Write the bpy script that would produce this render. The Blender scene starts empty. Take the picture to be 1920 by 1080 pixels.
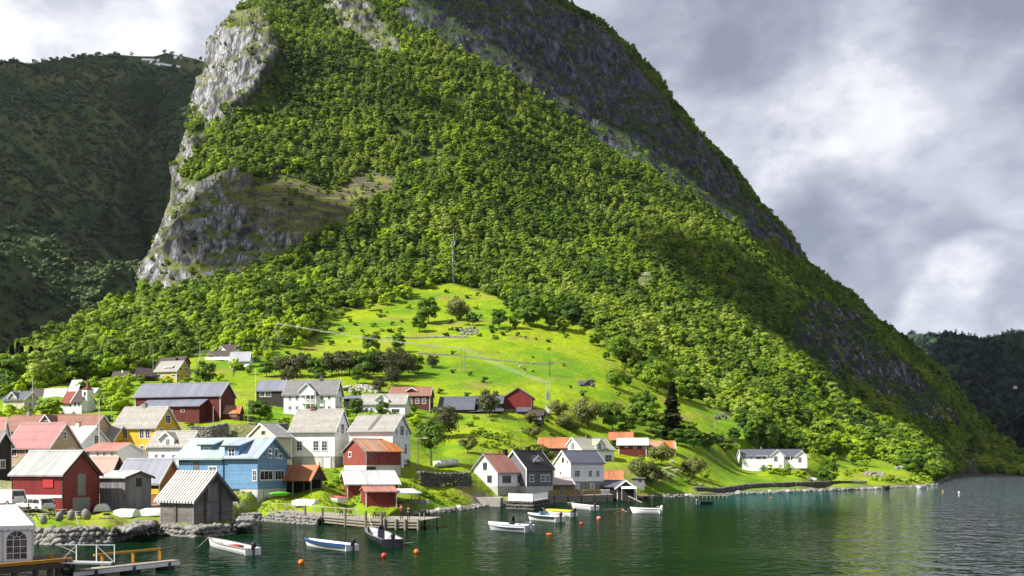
import bpy, math, random
import numpy as np
from mathutils import Vector, Matrix
R = math.radians
random.seed(7); rng = np.random.default_rng(7)
scene = bpy.context.scene
col = scene.collection

# ------------------------------------------------------------------ camera, sky, sun, exposure
F, HX, HY, CZ = 1700.0, 960.0, 876.0, 7.0        # focal length and horizon measured on the 1920 px photo, eye height
cam = bpy.data.objects.new('camera', bpy.data.cameras.new('camera')); col.objects.link(cam)
cam.location = (0, 0, CZ); cam.rotation_euler = (R(90), 0, 0)
cam.data.sensor_width = 36; cam.data.lens = F/1920*36; cam.data.shift_y = (HY-540)/1920
cam.data.clip_start = .5; cam.data.clip_end = 30000
scene.camera = cam
SUN_EL, SUN_AZ = R(42), R(24)                    # from the left, a little behind the camera
SDIR = Vector((-math.cos(SUN_EL)*math.cos(SUN_AZ), -math.cos(SUN_EL)*math.sin(SUN_AZ), math.sin(SUN_EL)))
sun = bpy.data.lights.new('sun', 'SUN'); sun.energy = 5.0; sun.angle = R(.55); sun.color = (1, .95, .86)
so = bpy.data.objects.new('sun', sun); col.objects.link(so)
so.rotation_euler = (-SDIR).to_track_quat('-Z', 'Y').to_euler(); so.location = (-300, -100, 400)
vs = scene.view_settings
vs.view_transform = 'Standard'; vs.look = 'None'; vs.gamma = 1; vs.exposure = 1.10; vs.use_curve_mapping = False
cy = scene.cycles
cy.max_bounces = 6; cy.diffuse_bounces = 3; cy.glossy_bounces = 3; cy.transmission_bounces = 4; cy.transparent_max_bounces = 4
cy.caustics_reflective = False; cy.caustics_refractive = False

def N(nt, t, **kw):
    n = nt.nodes.new(t)
    for k, v in kw.items():
        if k.startswith('i_'): n.inputs[k[2:].replace('_', ' ')].default_value = v
        else: setattr(n, k, v)
    return n
def setin(n, d):
    for k, v in d.items(): n.inputs[k].default_value = v
def math_(nt, op, a, b=None, c=None, clamp=False):
    n = nt.nodes.new('ShaderNodeMath'); n.operation = op; n.use_clamp = clamp
    for i, v in enumerate((a, b, c)):
        if v is None: continue
        if isinstance(v, (int, float)): n.inputs[i].default_value = v
        else: nt.links.new(v, n.inputs[i])
    return n.outputs[0]
def mixc(nt, fac, a, b, mode='MIX'):
    n = nt.nodes.new('ShaderNodeMix'); n.data_type = 'RGBA'; n.blend_type = mode; n.clamp_factor = True
    for i, v in ((0, fac), (6, a), (7, b)):
        if isinstance(v, (int, float)): n.inputs[i].default_value = v
        elif isinstance(v, tuple): n.inputs[i].default_value = (*v[:3], 1)
        else: nt.links.new(v, n.inputs[i])
    return n.outputs[2]
def noise(nt, vec, scale, detail=3, rough=.55, dist=0):
    n = nt.nodes.new('ShaderNodeTexNoise'); setin(n, {'Scale': scale, 'Detail': detail, 'Roughness': rough, 'Distortion': dist})
    if vec is not None: nt.links.new(vec, n.inputs['Vector'])
    return n.outputs[0]
def ramp(nt, fac, lo, hi):
    n = nt.nodes.new('ShaderNodeMapRange'); n.interpolation_type = 'SMOOTHSTEP'
    nt.links.new(fac, n.inputs[0]); n.inputs[1].default_value = lo; n.inputs[2].default_value = hi
    return n.outputs[0]
def vscale(nt, vec, s):
    n = nt.nodes.new('ShaderNodeMapping'); n.inputs['Scale'].default_value = s
    nt.links.new(vec, n.inputs['Vector']); return n.outputs[0]

def pdir(px, py): return Vector(((px-HX)/F, 1, (HY-py)/F)).normalized()
def make_world():
    w = bpy.data.worlds.new('World'); scene.world = w; w.use_nodes = True
    nt = w.node_tree; nt.nodes.clear(); L = nt.links
    out = N(nt, 'ShaderNodeOutputWorld')
    sky = N(nt, 'ShaderNodeTexSky'); sky.sky_type = 'NISHITA'; sky.sun_disc = False
    sky.sun_elevation = SUN_EL; sky.sun_rotation = math.atan2(SDIR.x, SDIR.y)
    b1 = N(nt, 'ShaderNodeBackground'); b1.inputs[1].default_value = .1; L.new(sky.outputs[0], b1.inputs[0])
    d = N(nt, 'ShaderNodeTexCoord').outputs['Generated']
    # broad masses of bright and dark cloud at their bearings
    def blob(px, py, rad_in, rad_out):
        v = pdir(px, py)
        n = N(nt, 'ShaderNodeVectorMath', operation='DOT_PRODUCT'); L.new(wd, n.inputs[0]); n.inputs[1].default_value = v
        return ramp(nt, n.outputs['Value'], math.cos(R(rad_out)), math.cos(R(rad_in)))
    wn = N(nt, 'ShaderNodeTexNoise'); setin(wn, {'Scale': 3.5, 'Detail': 3, 'Roughness': .5}); L.new(d, wn.inputs['Vector'])
    off = N(nt, 'ShaderNodeVectorMath', operation='SUBTRACT'); L.new(wn.outputs['Color'], off.inputs[0]); off.inputs[1].default_value = (.5, .5, .5)
    sc = N(nt, 'ShaderNodeVectorMath', operation='SCALE'); L.new(off.outputs[0], sc.inputs[0]); sc.inputs['Scale'].default_value = .06
    ad = N(nt, 'ShaderNodeVectorMath', operation='ADD'); L.new(d, ad.inputs[0]); L.new(sc.outputs[0], ad.inputs[1]); wd = ad.outputs[0]
    cs = vscale(nt, d, (1, 1, 1.7))
    n1 = noise(nt, cs, 3.6, 7, .58, .12); n2 = noise(nt, cs, 10.0, 6, .58, .1)
    base = math_(nt, 'ADD', math_(nt, 'MULTIPLY', n1, .68), math_(nt, 'MULTIPLY', n2, .32))
    v = ramp(nt, base, .36, .63)
    for px, py, a, b, k in ((1640, 170, .5, 7.5, .40), (1760, 320, .5, 8, .55), (1850, 400, .5, 6, .25), (1900, 620, .5, 5, .55), (1690, 625, .3, 4, .3),
                            (60, 60, .5, 11, .45), (250, 20, .5, 7, .25), (1560, 30, .5, 6, .2),
                            (1400, 90, 0, 9, -.45), (1250, 60, 0, 6, -.12), (1890, 190, 0, 10, -.80), (1900, 60, 0, 7, -.3), (1660, 515, 0, 10, -.70), (1560, 380, .5, 6, -.25), (1810, 560, .5, 6, -.30), (330, 80, .5, 6, -.35)):
        v = math_(nt, 'ADD', v, math_(nt, 'MULTIPLY', blob(px, py, a, b), k))
    v = math_(nt, 'MULTIPLY_ADD', v, .74, .22, clamp=True)
    cr = N(nt, 'ShaderNodeValToRGB'); L.new(v, cr.inputs[0])
    e = cr.color_ramp.elements; e[0].position = 0; e[0].color = (.24, .255, .325, 1); e[1].position = 1; e[1].color = (.80, .81, .825, 1)
    m = e.new(.35); m.color = (.36, .375, .45, 1); m = e.new(.7); m.color = (.53, .545, .61, 1)
    b2 = N(nt, 'ShaderNodeBackground'); L.new(cr.outputs[0], b2.inputs[0])
    sz = N(nt, 'ShaderNodeSeparateXYZ'); L.new(d, sz.inputs[0])
    L.new(math_(nt, 'MULTIPLY_ADD', ramp(nt, sz.outputs['Z'], .46, .85), -.28, .63), b2.inputs[1])      # overhead sky dimmed for less fill light and darker water reflections
    mx = N(nt, 'ShaderNodeMixShader'); mx.inputs[0].default_value = .93
    L.new(b1.outputs[0], mx.inputs[1]); L.new(b2.outputs[0], mx.inputs[2]); L.new(mx.outputs[0], out.inputs[0])
make_world()

# ------------------------------------------------------------------ materials
MATS = {}
def newmat(name):
    m = bpy.data.materials.new(name); m.use_nodes = True; nt = m.node_tree; nt.nodes.clear()
    out = N(nt, 'ShaderNodeOutputMaterial'); b = N(nt, 'ShaderNodeBsdfPrincipled'); nt.links.new(b.outputs[0], out.inputs[0])
    MATS[name] = m
    return m, nt, b
def surf_mat(name, c, c2=None, rough=.7, pat=None, step=.16, bump=.4, ns=1.2, streak=None, metal=0, spec=.35, mottle=.5, fine=.25):
    """wood, metal, stone, plaster: two-colour weathering noise plus a board / rib / course pattern in the object's own space"""
    m, nt, b = newmat(name); L = nt.links
    tc = N(nt, 'ShaderNodeTexCoord').outputs['Object']
    sx = N(nt, 'ShaderNodeSeparateXYZ'); L.new(tc, sx.inputs[0])
    if c2 is None: c2 = tuple(x*.72 for x in c)
    c = tuple(x*.73 for x in c); c2 = tuple(x*.73 for x in c2)
    vec = tc
    if streak == 'v': vec = vscale(nt, tc, (1, 1, .12))
    if streak == 'h': vec = vscale(nt, tc, (.15, .15, 1.5))
    if streak == 'x': vec = vscale(nt, tc, (1, .06, .06))
    n1 = noise(nt, vec, ns, 5, .62)
    f = ramp(nt, n1, .5-.25/max(mottle, .01)*.5, .5+.25/max(mottle, .01)*.5)
    colr = mixc(nt, f, c2, c)
    n3 = noise(nt, vec, ns*9, 3, .6)
    colr = mixc(nt, fine, colr, mixc(nt, ramp(nt, n3, .3, .7), tuple(x*.45 for x in c), tuple(min(1, x*1.25) for x in c)))
    n9 = noise(nt, vscale(nt, tc, (1.3, 1.3, .14)), 1.1, 4, .65)      # rain streaks and grime
    colr = mixc(nt, math_(nt, 'MULTIPLY', ramp(nt, n9, .52, .72), .28 if pat else .15), colr, tuple(x*.42+.01 for x in c))
    h = None
    if pat:
        if pat == 'clap': s = sx.outputs['Z']
        elif pat == 'vert': s = math_(nt, 'ADD', sx.outputs['X'], sx.outputs['Y'])
        elif pat == 'corr': s = sx.outputs['X']
        elif pat == 'rows': s = sx.outputs['Z']
        elif pat == 'ribs': s = sx.outputs['X']
        fr = math_(nt, 'FRACT', math_(nt, 'DIVIDE', s, step))
        if pat == 'corr': h = math_(nt, 'SINE', math_(nt, 'MULTIPLY', fr, 6.2832))
        elif pat in ('clap', 'rows'): h = fr if pat == 'clap' else math_(nt, 'SUBTRACT', 1, fr)
        else: h = ramp(nt, math_(nt, 'ABSOLUTE', math_(nt, 'SUBTRACT', fr, .5)), .5, .38)
        # every board its own slight tone, darker joints
        fl = math_(nt, 'FLOOR', math_(nt, 'DIVIDE', s, step))
        wn = N(nt, 'ShaderNodeTexWhiteNoise', noise_dimensions='1D'); L.new(fl, wn.inputs['W'])
        tone = math_(nt, 'MULTIPLY_ADD', wn.outputs['Value'], .22, .85)
        jt = math_(nt, 'MULTIPLY_ADD', ramp(nt, fr, .0, .16), .35, .65) if pat != 'ribs' else math_(nt, 'MULTIPLY_ADD', ramp(nt, math_(nt, 'ABSOLUTE', math_(nt, 'SUBTRACT', fr, .5)), .20, .32), -.82, 1.0)
        if pat in ('vert', 'rows', 'clap', 'ribs'): tone = math_(nt, 'MULTIPLY', tone, jt)
        cc = N(nt, 'ShaderNodeCombineXYZ')
        for i in range(3): L.new(tone, cc.inputs[i])
        colr = mixc(nt, 1.0, colr, cc.outputs[0], 'MULTIPLY')
    L.new(colr, b.inputs['Base Color'])
    b.inputs['Roughness'].default_value = rough; b.inputs['Metallic'].default_value = metal; b.inputs['Specular IOR Level'].default_value = spec
    bp = N(nt, 'ShaderNodeBump'); bp.inputs['Strength'].default_value = bump; bp.inputs['Distance'].default_value = .03
    hh = math_(nt, 'MULTIPLY', n3, .5)
    if h is not None: hh = math_(nt, 'ADD', hh, h)
    L.new(hh, bp.inputs['Height']); L.new(bp.outputs[0], b.inputs['Normal'])
    return m
S = surf_mat
S('white_board', (1.1, 1.1, 1.11), (1.0, 1.0, 1.02), .55, 'clap', .17, .35, .6, fine=.08)
S('white_plain', (1.08, 1.08, 1.09), (.98, .98, 1.0), .55, None, ns=.5, bump=.1, fine=.12)
S('cream_board', (.74, .68, .52), (.62, .55, .40), .6, 'clap', .17, .5, .6)
S('beige_board', (.70, .52, .33), (.60, .43, .26), .6, 'clap', .18, .5, .6)
S('yellow_board', (.95, .62, .04), (.85, .54, .03), .6, 'clap', .17, .5, .6)
S('pale_yellow', (.80, .58, .12), (.68, .46, .10), .6, 'clap', .17, .4, .6)
S('blue_board', (.20, .40, .66), (.14, .32, .57), .55, 'clap', .22, .6, .7)
S('red_sheet', (.30, .026, .022), (.19, .018, .016), .5, 'corr', .28, .5, .8, 'v')
S('red_board', (.30, .028, .022), (.18, .02, .018), .7, 'vert', .16, .5, .8, 'v')
S('dark_red_board', (.17, .022, .018), (.10, .016, .014), .75, 'vert', .16, .5, .8, 'v')
S('worn_red_board', (.36, .07, .05), (.17, .05, .045), .85, 'vert', .22, .8, 1.1, 'v', mottle=.9, fine=.5)
S('grey_board', (.34, .31, .33), (.11, .10, .12), .85, 'vert', .2, .8, .9, 'v', mottle=.8, fine=.5)
S('grey_log', (.27, .25, .23), (.085, .08, .075), .85, 'clap', .22, 1.0, 1.1, 'h', mottle=.8, fine=.5)
S('dark_board', (.045, .035, .03), (.025, .02, .018), .7, 'vert', .16, .4, .8, 'v')
S('charcoal_board', (.19, .19, .21), (.16, .16, .18), .6, 'clap', .17, .5, .6)
S('orange_board', (.50, .17, .03), (.36, .11, .02), .6, 'clap', .2, .5, .6)
S('olive_board', (.30, .24, .10), (.20, .16, .07), .8, 'vert', .18, .5, .8, 'v')
S('brown_board', (.15, .035, .025), (.10, .025, .02), .7, 'clap', .17, .4, .6)
S('timber', (.42, .37, .31), (.26, .23, .20), .85, None, ns=2, streak='h', bump=.4, fine=.4)
S('dark_timber', (.13, .105, .085), (.06, .05, .042), .85, None, ns=2, streak='h', bump=.4, fine=.4)
S('pile_timber', (.30, .27, .22), (.10, .10, .08), .9, None, ns=1.5, streak='v', bump=.5, fine=.5)
S('yellow_timber', (.62, .30, .02), (.45, .2, .015), .6, None, ns=1.2, bump=.3, fine=.3)
S('bamboo', (.58, .40, .16), (.42, .28, .10), .7, 'vert', .08, .7, 2, 'v')
S('roof_metal', (.46, .47, .45), (.35, .37, .36), .5, 'corr', .3, .3, .35, 'x', mottle=.6)
S('roof_white_metal', (.66, .66, .66), (.52, .52, .52), .45, 'corr', .3, .3, .4, 'x', mottle=.8)
S('roof_ribbed', (.80, .77, .72), (.62, .59, .55), .6, 'ribs', .46, 1.0, 1, 'x')
S('roof_pink', (.46, .21, .20), (.37, .155, .155), .55, 'rows', .22, .9, .4)
S('roof_salmon', (.54, .24, .19), (.42, .18, .145), .5, 'corr', .3, .5, .5, 'x')
S('roof_pale_pink', (.68, .56, .55), (.58, .46, .46), .6, 'rows', .3, .3, .5)
S('roof_brown_tile', (.36, .18, .13), (.26, .12, .09), .75, 'rows', .2, 1, .7, fine=.3)
S('roof_red_tile', (.30, .07, .045), (.20, .045, .03), .75, 'rows', .22, .8, .7, fine=.3)
S('roof_slate', (.46, .44, .405), (.20, .19, .175), .85, 'rows', .3, .8, .9, mottle=.9, fine=.8)
S('roof_grey_slate', (.26, .255, .26), (.18, .175, .18), .8, 'rows', .3, .6, .8, fine=.4)
S('roof_green_slate', (.45, .45, .36), (.32, .32, .25), .8, 'rows', .3, .6, .8, fine=.4)
S('roof_blue_grey', (.22, .235, .30), (.17, .185, .245), .5, 'corr', .4, .3, .5, 'x')
S('roof_slate_blue', (.125, .135, .18), (.095, .10, .14), .6, 'rows', .25, .4, .5)
S('roof_black', (.018, .018, .022), (.012, .012, .014), .6, 'rows', .25, .5, .5)
S('roof_dark_brown', (.085, .055, .05), (.05, .035, .033), .75, 'rows', .25, .6, .7)
S('roof_teal', (.46, .58, .57), (.38, .48, .48), .4, 'corr', .5, .25, .4, 'x')
S('roof_sky_metal', (.42, .49, .58), (.30, .37, .47), .38, 'corr', .5, .3, .4, 'x')
S('roof_rust', (.50, .16, .03), (.55, .44, .36), .7, 'corr', .3, .6, .55, 'x', mottle=1.2, fine=.4)
S('roof_orange', (.56, .21, .09), (.36, .12, .06), .75, 'corr', .3, .6, .6, 'x', mottle=.9, fine=.5)
S('concrete', (.40, .38, .34), (.28, .27, .25), .9, None, ns=.9, bump=.3, fine=.3)
S('grey_render', (.30, .30, .30), (.22, .22, .225), .9, None, ns=.7, bump=.2, fine=.2)
S('white_render', (.76, .74, .70), (.55, .53, .50), .9, None, ns=.9, bump=.3, fine=.3)
S('stone', (.31, .30, .28), (.10, .097, .09), .9, None, ns=.8, bump=.8, fine=.5, mottle=.8)
S('pale_stone', (.56, .53, .48), (.33, .31, .28), .9, None, ns=.6, bump=.8, fine=.5, mottle=.8)
S('dark_stone', (.15, .145, .135), (.06, .058, .052), .9, None, ns=.8, bump=.8, fine=.5)
S('brick', (.30, .10, .06), (.20, .07, .045), .85, 'rows', .09, .6, 2)
S('black_metal', (.02, .02, .022), None, .45, None, bump=.1, fine=.1)
S('grey_metal', (.36, .37, .38), (.27, .28, .29), .45, None, bump=.1, metal=.4, fine=.15)
S('pale_metal', (.66, .67, .68), (.55, .56, .57), .4, None, bump=.1, metal=.2, fine=.15)
S('white_paint', (1.0, 1.0, 1.0), (.9, .9, .9), .35, None, ns=.8, bump=.05, fine=.1)
S('car_white', (.80, .80, .79), (.76, .76, .75), .18, None, ns=.4, bump=.0, spec=.6, fine=.03)
S('grey_hull', (.58, .60, .66), (.50, .52, .58), .3, None, ns=.8, bump=.05, fine=.1)
S('navy_paint', (.02, .07, .22), (.015, .05, .16), .35, None, ns=.8, bump=.05, fine=.1)
S('dark_hull', (.055, .06, .08), (.035, .038, .05), .4, None, ns=.8, bump=.05, fine=.15)
S('yellow_paint', (.82, .58, .02), (.7, .48, .02), .35, None, ns=.8, bump=.05, fine=.1)
S('red_paint', (.60, .05, .05), (.48, .04, .04), .4, None, ns=.8, bump=.05, fine=.1)
S('pale_blue', (.50, .62, .70), (.42, .54, .62), .4, None, ns=.8, bump=.05, fine=.1)
S('orange_float', (.85, .20, .02), (.75, .15, .02), .4, None, ns=2, bump=.05, fine=.15)
S('red_float', (.75, .05, .04), (.65, .04, .03), .4, None, ns=2, bump=.05, fine=.15)
S('pink_float', (.82, .24, .18), (.7, .2, .15), .4, None, ns=2, bump=.05, fine=.15)
S('rope', (.55, .50, .36), None, .9, None, ns=8)
S('rubber', (.015, .015, .016), None, .8, None, ns=3)
S('canvas_white', (1.05, 1.05, 1.06), (.97, .97, .98), .7, None, ns=.9, bump=.25, fine=.06)
S('tarp', (.24, .23, .08), (.12, .13, .045), .7, None, ns=1.5, bump=.5, mottle=.9)
S('wrap_white', (.82, .82, .84), (.72, .72, .74), .35, None, ns=2, bump=.3, fine=.1)
S('skin', (.55, .33, .24), None, .6, None, bump=.05, fine=.1)
S('red_cloth', (.50, .06, .07), None, .9, None, ns=4)
S('dark_cloth', (.025, .026, .035), None, .9, None, ns=4)
S('hair', (.06, .04, .025), None, .8, None, ns=8)
S('wool', (.70, .68, .62), (.55, .53, .47), .95, None, ns=6, bump=.8, fine=.3)
S('wire', (.42, .43, .43), None, .5, None, bump=0)
S('pole_wood', (.34, .29, .24), (.24, .2, .17), .85, None, ns=2, streak='v')
S('bark', (.13, .105, .08), (.06, .05, .04), .9, None, ns=2.5, streak='v', bump=.7, fine=.4)
S('pale_bark', (.42, .40, .36), (.2, .18, .16), .85, None, ns=2.5, streak='v', bump=.5, fine=.4)
S('tail_red', (.4, .02, .02), None, .25, None, bump=0)
S('lime_plastic', (.15, .7, .03), None, .4, None, bump=0)
def glass_mat(name, c, rough=.06):
    m, nt, b = newmat(name); L = nt.links
    tc = N(nt, 'ShaderNodeTexCoord').outputs['Object']
    L.new(mixc(nt, ramp(nt, noise(nt, tc, 1.6, 2), .35, .7), c, tuple(x*3.5+.012 for x in c)), b.inputs['Base Color'])
    b.inputs['Roughness'].default_value = rough; b.inputs['Specular IOR Level'].default_value = .35
glass_mat('glass', (.012, .014, .017)); glass_mat('blue_glass', (.10, .15, .2))
glass_mat('tent_window', (.045, .035, .03), .25)
def leaf_mat(name, dark, light, rand=.55):
    m, nt, b = newmat(name); L = nt.links
    oi = N(nt, 'ShaderNodeObjectInfo').outputs['Random']
    g = N(nt, 'ShaderNodeNewGeometry').outputs['Position']
    n1 = noise(nt, g, .018, 4, .62); n2 = noise(nt, g, .9, 2, .6)
    f = math_(nt, 'ADD', math_(nt, 'MULTIPLY', oi, rand*.8), math_(nt, 'MULTIPLY', ramp(nt, n1, .36, .64), .6))
    f = math_(nt, 'ADD', f, math_(nt, 'MULTIPLY', math_(nt, 'SUBTRACT', n2, .5), .5), clamp=True)
    c = mixc(nt, f, dark, light)
    L.new(c, b.inputs['Base Color']); b.inputs['Roughness'].default_value = .6; b.inputs['Specular IOR Level'].default_value = .25
    tr = N(nt, 'ShaderNodeBsdfTranslucent'); L.new(mixc(nt, .5, c, (.10, .14, .01)), tr.inputs[0])
    mx = N(nt, 'ShaderNodeMixShader'); mx.inputs[0].default_value = .35
    out = [n for n in nt.nodes if n.type == 'OUTPUT_MATERIAL'][0]
    L.new(b.outputs[0], mx.inputs[1]); L.new(tr.outputs[0], mx.inputs[2]); L.new(mx.outputs[0], out.inputs[0])
leaf_mat('leaf_mid', (.055, .14, .006), (.31, .45, .012))
leaf_mat('leaf_birch', (.10, .185, .015), (.40, .52, .07))
leaf_mat('leaf_dark', (.03, .08, .006), (.12, .22, .012))
leaf_mat('leaf_brown', (.05, .055, .022), (.10, .10, .035))
leaf_mat('leaf_olive', (.10, .12, .03), (.19, .20, .05))
leaf_mat('leaf_spruce', (.014, .026, .012), (.04, .055, .018))
leaf_mat('leaf_lime', (.19, .35, .004), (.43, .58, .008))
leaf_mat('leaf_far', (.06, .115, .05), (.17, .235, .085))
leaf_mat('leaf_far_right', (.014, .028, .032), (.026, .044, .046))  # bluish tint puts the distance haze into the leaf colour
leaf_mat('blossom', (.4, .42, .25), (.6, .6, .45))
leaf_mat('grass_blade', (.13, .19, .012), (.30, .32, .03), .7)
# ------------------------------------------------------------------ object helpers
def tag(o, label=None, cat=None, group=None, kind=None):
    for k, v in (('label', label), ('category', cat), ('group', group), ('kind', kind)):
        if v: o[k] = v
    return o
def thing(name, label, cat, loc=(0, 0, 0), rz=0, group=None):
    o = bpy.data.objects.new(name, None); col.objects.link(o); o.empty_display_size = .3
    o.location = loc; o.rotation_euler = (0, 0, rz)
    return tag(o, label, cat, group)
def mesh_np(name, V, Fc, mats, smooth=False, idx=None):
    me = bpy.data.meshes.new(name); V = np.asarray(V, np.float32); Fc = np.asarray(Fc, np.int32)
    k = Fc.shape[1]
    me.vertices.add(len(V)); me.vertices.foreach_set('co', V.ravel())
    me.loops.add(Fc.size); me.loops.foreach_set('vertex_index', Fc.ravel())
    me.polygons.add(len(Fc)); me.polygons.foreach_set('loop_start', np.arange(0, Fc.size, k, dtype=np.int32))
    if idx is not None: me.polygons.foreach_set('material_index', np.asarray(idx, np.int32))
    if smooth: me.polygons.foreach_set('use_smooth', np.ones(len(Fc), bool))
    for m in (mats if isinstance(mats, (list, tuple)) else [mats]): me.materials.append(MATS[m])
    me.update(calc_edges=True); me.validate()
    return me
def link(name, me, parent=None, loc=None, rz=None):
    o = bpy.data.objects.new(name, me); col.objects.link(o)
    if parent is not None: o.parent = parent
    if loc is not None: o.location = loc
    if rz is not None: o.rotation_euler = (0, 0, rz)
    return o
class MB:
    def __init__(s): s.v = []; s.f = []
    def add(s, vs, fs):
        n = len(s.v); s.v += [tuple(p) for p in vs]; s.f += [tuple(i+n for i in f) for f in fs]; return s
    def box(s, x0, x1, y0, y1, z0, z1):
        x0, x1 = min(x0, x1), max(x0, x1); y0, y1 = min(y0, y1), max(y0, y1); z0, z1 = min(z0, z1), max(z0, z1)
        return s.add([(x0,y0,z0),(x1,y0,z0),(x1,y1,z0),(x0,y1,z0),(x0,y0,z1),(x1,y0,z1),(x1,y1,z1),(x0,y1,z1)],
                     [(0,3,2,1),(4,5,6,7),(0,1,5,4),(1,2,6,5),(2,3,7,6),(3,0,4,7)])
    def prism(s, poly, axis, a, b):
        """2-D polygon (counter-clockwise) pushed along an axis: x -> poly is (y,z), y -> (x,z), z -> (x,y)"""
        n = len(poly)
        def P(p, t): return (t, p[0], p[1]) if axis == 'x' else ((p[0], t, p[1]) if axis == 'y' else (p[0], p[1], t))
        vs = [P(p, a) for p in poly]+[P(p, b) for p in poly]
        fs = [tuple(range(n-1, -1, -1)), tuple(range(n, 2*n))]+[(i, (i+1) % n, n+(i+1) % n, n+i) for i in range(n)]
        if axis == 'y': fs = [tuple(reversed(f)) for f in fs]
        return s.add(vs, fs)
    def tube(s, p, q, r, r2=None, n=8, cap=True):
        p = Vector(p); q = Vector(q); r2 = r if r2 is None else r2
        d = (q-p).normalized(); a = d.orthogonal().normalized(); b = d.cross(a)
        vs = [p+(a*math.cos(t)+b*math.sin(t))*r for t in [2*math.pi*i/n for i in range(n)]]+[q+(a*math.cos(t)+b*math.sin(t))*r2 for t in [2*math.pi*i/n for i in range(n)]]
        fs = [(i, (i+1) % n, n+(i+1) % n, n+i) for i in range(n)]
        if cap: fs += [tuple(range(n-1, -1, -1)), tuple(range(n, 2*n))]
        return s.add(vs, fs)
    def path(s, pts, r, n=6):
        for a, b in zip(pts[:-1], pts[1:]): s.tube(a, b, r, n=n)
        return s
    def bar(s, p, q, w, h):
        """rectangular beam from p to q, w wide across, h high"""
        p = Vector(p); q = Vector(q); d = (q-p).normalized(); up = Vector((0, 0, 1))
        if abs(d.z) > .95: up = Vector((0, 1, 0))
        a = d.cross(up).normalized()*w/2; b = a.cross(d).normalized()*h/2
        vs = [p-a-b, p+a-b, p+a+b, p-a+b, q-a-b, q+a-b, q+a+b, q-a+b]
        return s.add(vs, [(0,1,2,3),(7,6,5,4),(0,4,5,1),(1,5,6,2),(2,6,7,3),(3,7,4,0)])
    def lathe(s, prof, c=(0, 0, 0), n=14):
        vs = []
        for r, z in prof: vs += [(c[0]+r*math.cos(2*math.pi*i/n), c[1]+r*math.sin(2*math.pi*i/n), c[2]+z) for i in range(n)]
        fs = [(k*n+i, k*n+(i+1) % n, (k+1)*n+(i+1) % n, (k+1)*n+i) for k in range(len(prof)-1) for i in range(n)]
        fs += [tuple(range(n-1, -1, -1)), tuple(range((len(prof)-1)*n, len(prof)*n))]
        return s.add(vs, fs)
    def build(s, name, mat, parent=None, loc=None, smooth=False, bevel=0):
        me = bpy.data.meshes.new(name); me.from_pydata(s.v, [], s.f); me.materials.append(MATS[mat]); me.update()
        if smooth: me.polygons.foreach_set('use_smooth', np.ones(len(me.polygons), bool))
        o = link(name, me, parent, loc)
        if bevel:
            b = o.modifiers.new('bevel', 'BEVEL'); b.width = bevel; b.segments = 2; b.limit_method = 'ANGLE'
        return o

# ------------------------------------------------------------------ numpy noise
def _h(ix, iy, iz, s):
    n = (ix*374761393+iy*668265263+iz*2147483647+s*1274126177) & 0xffffffff
    n = ((n ^ (n >> 13))*1274126177) & 0xffffffff
    n = ((n ^ (n >> 15))*2246822519) & 0xffffffff
    return ((n ^ (n >> 16)) & 0xffffff)/float(0xffffff)
def vnoise(P, s=0):
    i = np.floor(P).astype(np.int64); f = P-i; f = f*f*(3-2*f); r = 0
    for dx in (0, 1):
        wx = f[..., 0] if dx else 1-f[..., 0]
        for dy in (0, 1):
            wy = f[..., 1] if dy else 1-f[..., 1]
            for dz in (0, 1):
                wz = f[..., 2] if dz else 1-f[..., 2]
                r = r+wx*wy*wz*_h(i[..., 0]+dx, i[..., 1]+dy, i[..., 2]+dz, s)
    return r
def fbm(P, scale, oct=4, s=0, ridged=False):
    a, t, tot = 1., 0., 0.; Q = P/scale
    for k in range(oct):
        n = vnoise(Q, s+k)
        if ridged: n = 1-np.abs(2*n-1)
        t = t+a*(n-.5); tot += a; a *= .5; Q = Q*2.03+17.3
    return t/tot*2
def pip(px, py, poly):
    r = np.zeros(px.shape, bool); n = len(poly)
    for i in range(n):
        x1, y1 = poly[i]; x2, y2 = poly[(i+1) % n]
        if y1 == y2: continue
        c = ((y1 > py) != (y2 > py)) & (px < (x2-x1)*(py-y1)/(y2-y1)+x1)
        r ^= c
    return r

# ------------------------------------------------------------------ the land: survey points (bearing column, elevation row, distance)
SHORE = [(-80,1015),(60,1019),(110,1020),(200,1016),(238,1010),(250,999),(296,998),(320,1002),(363,1006),(400,1004),(434,1000),(442,981),(490,976),(520,980),(577,981),(640,980),(700,978),(760,970),(785,964),(860,957),(900,952),(918,948),(940,948),(1000,945),(1027,942),(1090,941),(1150,938),(1165,937),(1230,932),(1300,931),(1372,927),(1495,922),(1580,919),(1655,916),(1717,912),(1755,910),(1764,904),(1780,897),(1800,894.5),(2000,893)]
SKY = [(-80,745),(0,700),(40,672),(100,640),(165,600),(200,577),(255,556),(268,550),(271,520),(275,490),(283,452),(300,420),(318,372),(330,310),(345,252),(366,190),(390,118),(405,60),(430,28),(480,-4),(560,-50),(700,-90),(860,-80),(960,-45),(1040,-4),(1080,16),(1130,38),(1180,85),(1240,150),(1275,200),(1320,260),(1350,288),(1400,345),(1430,390),(1480,440),(1510,490),(1560,530),(1600,555),(1640,600),(1700,637),(1760,690),(1800,735),(1850,790),(1900,840),(1940,862),(2000,878)]
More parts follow.
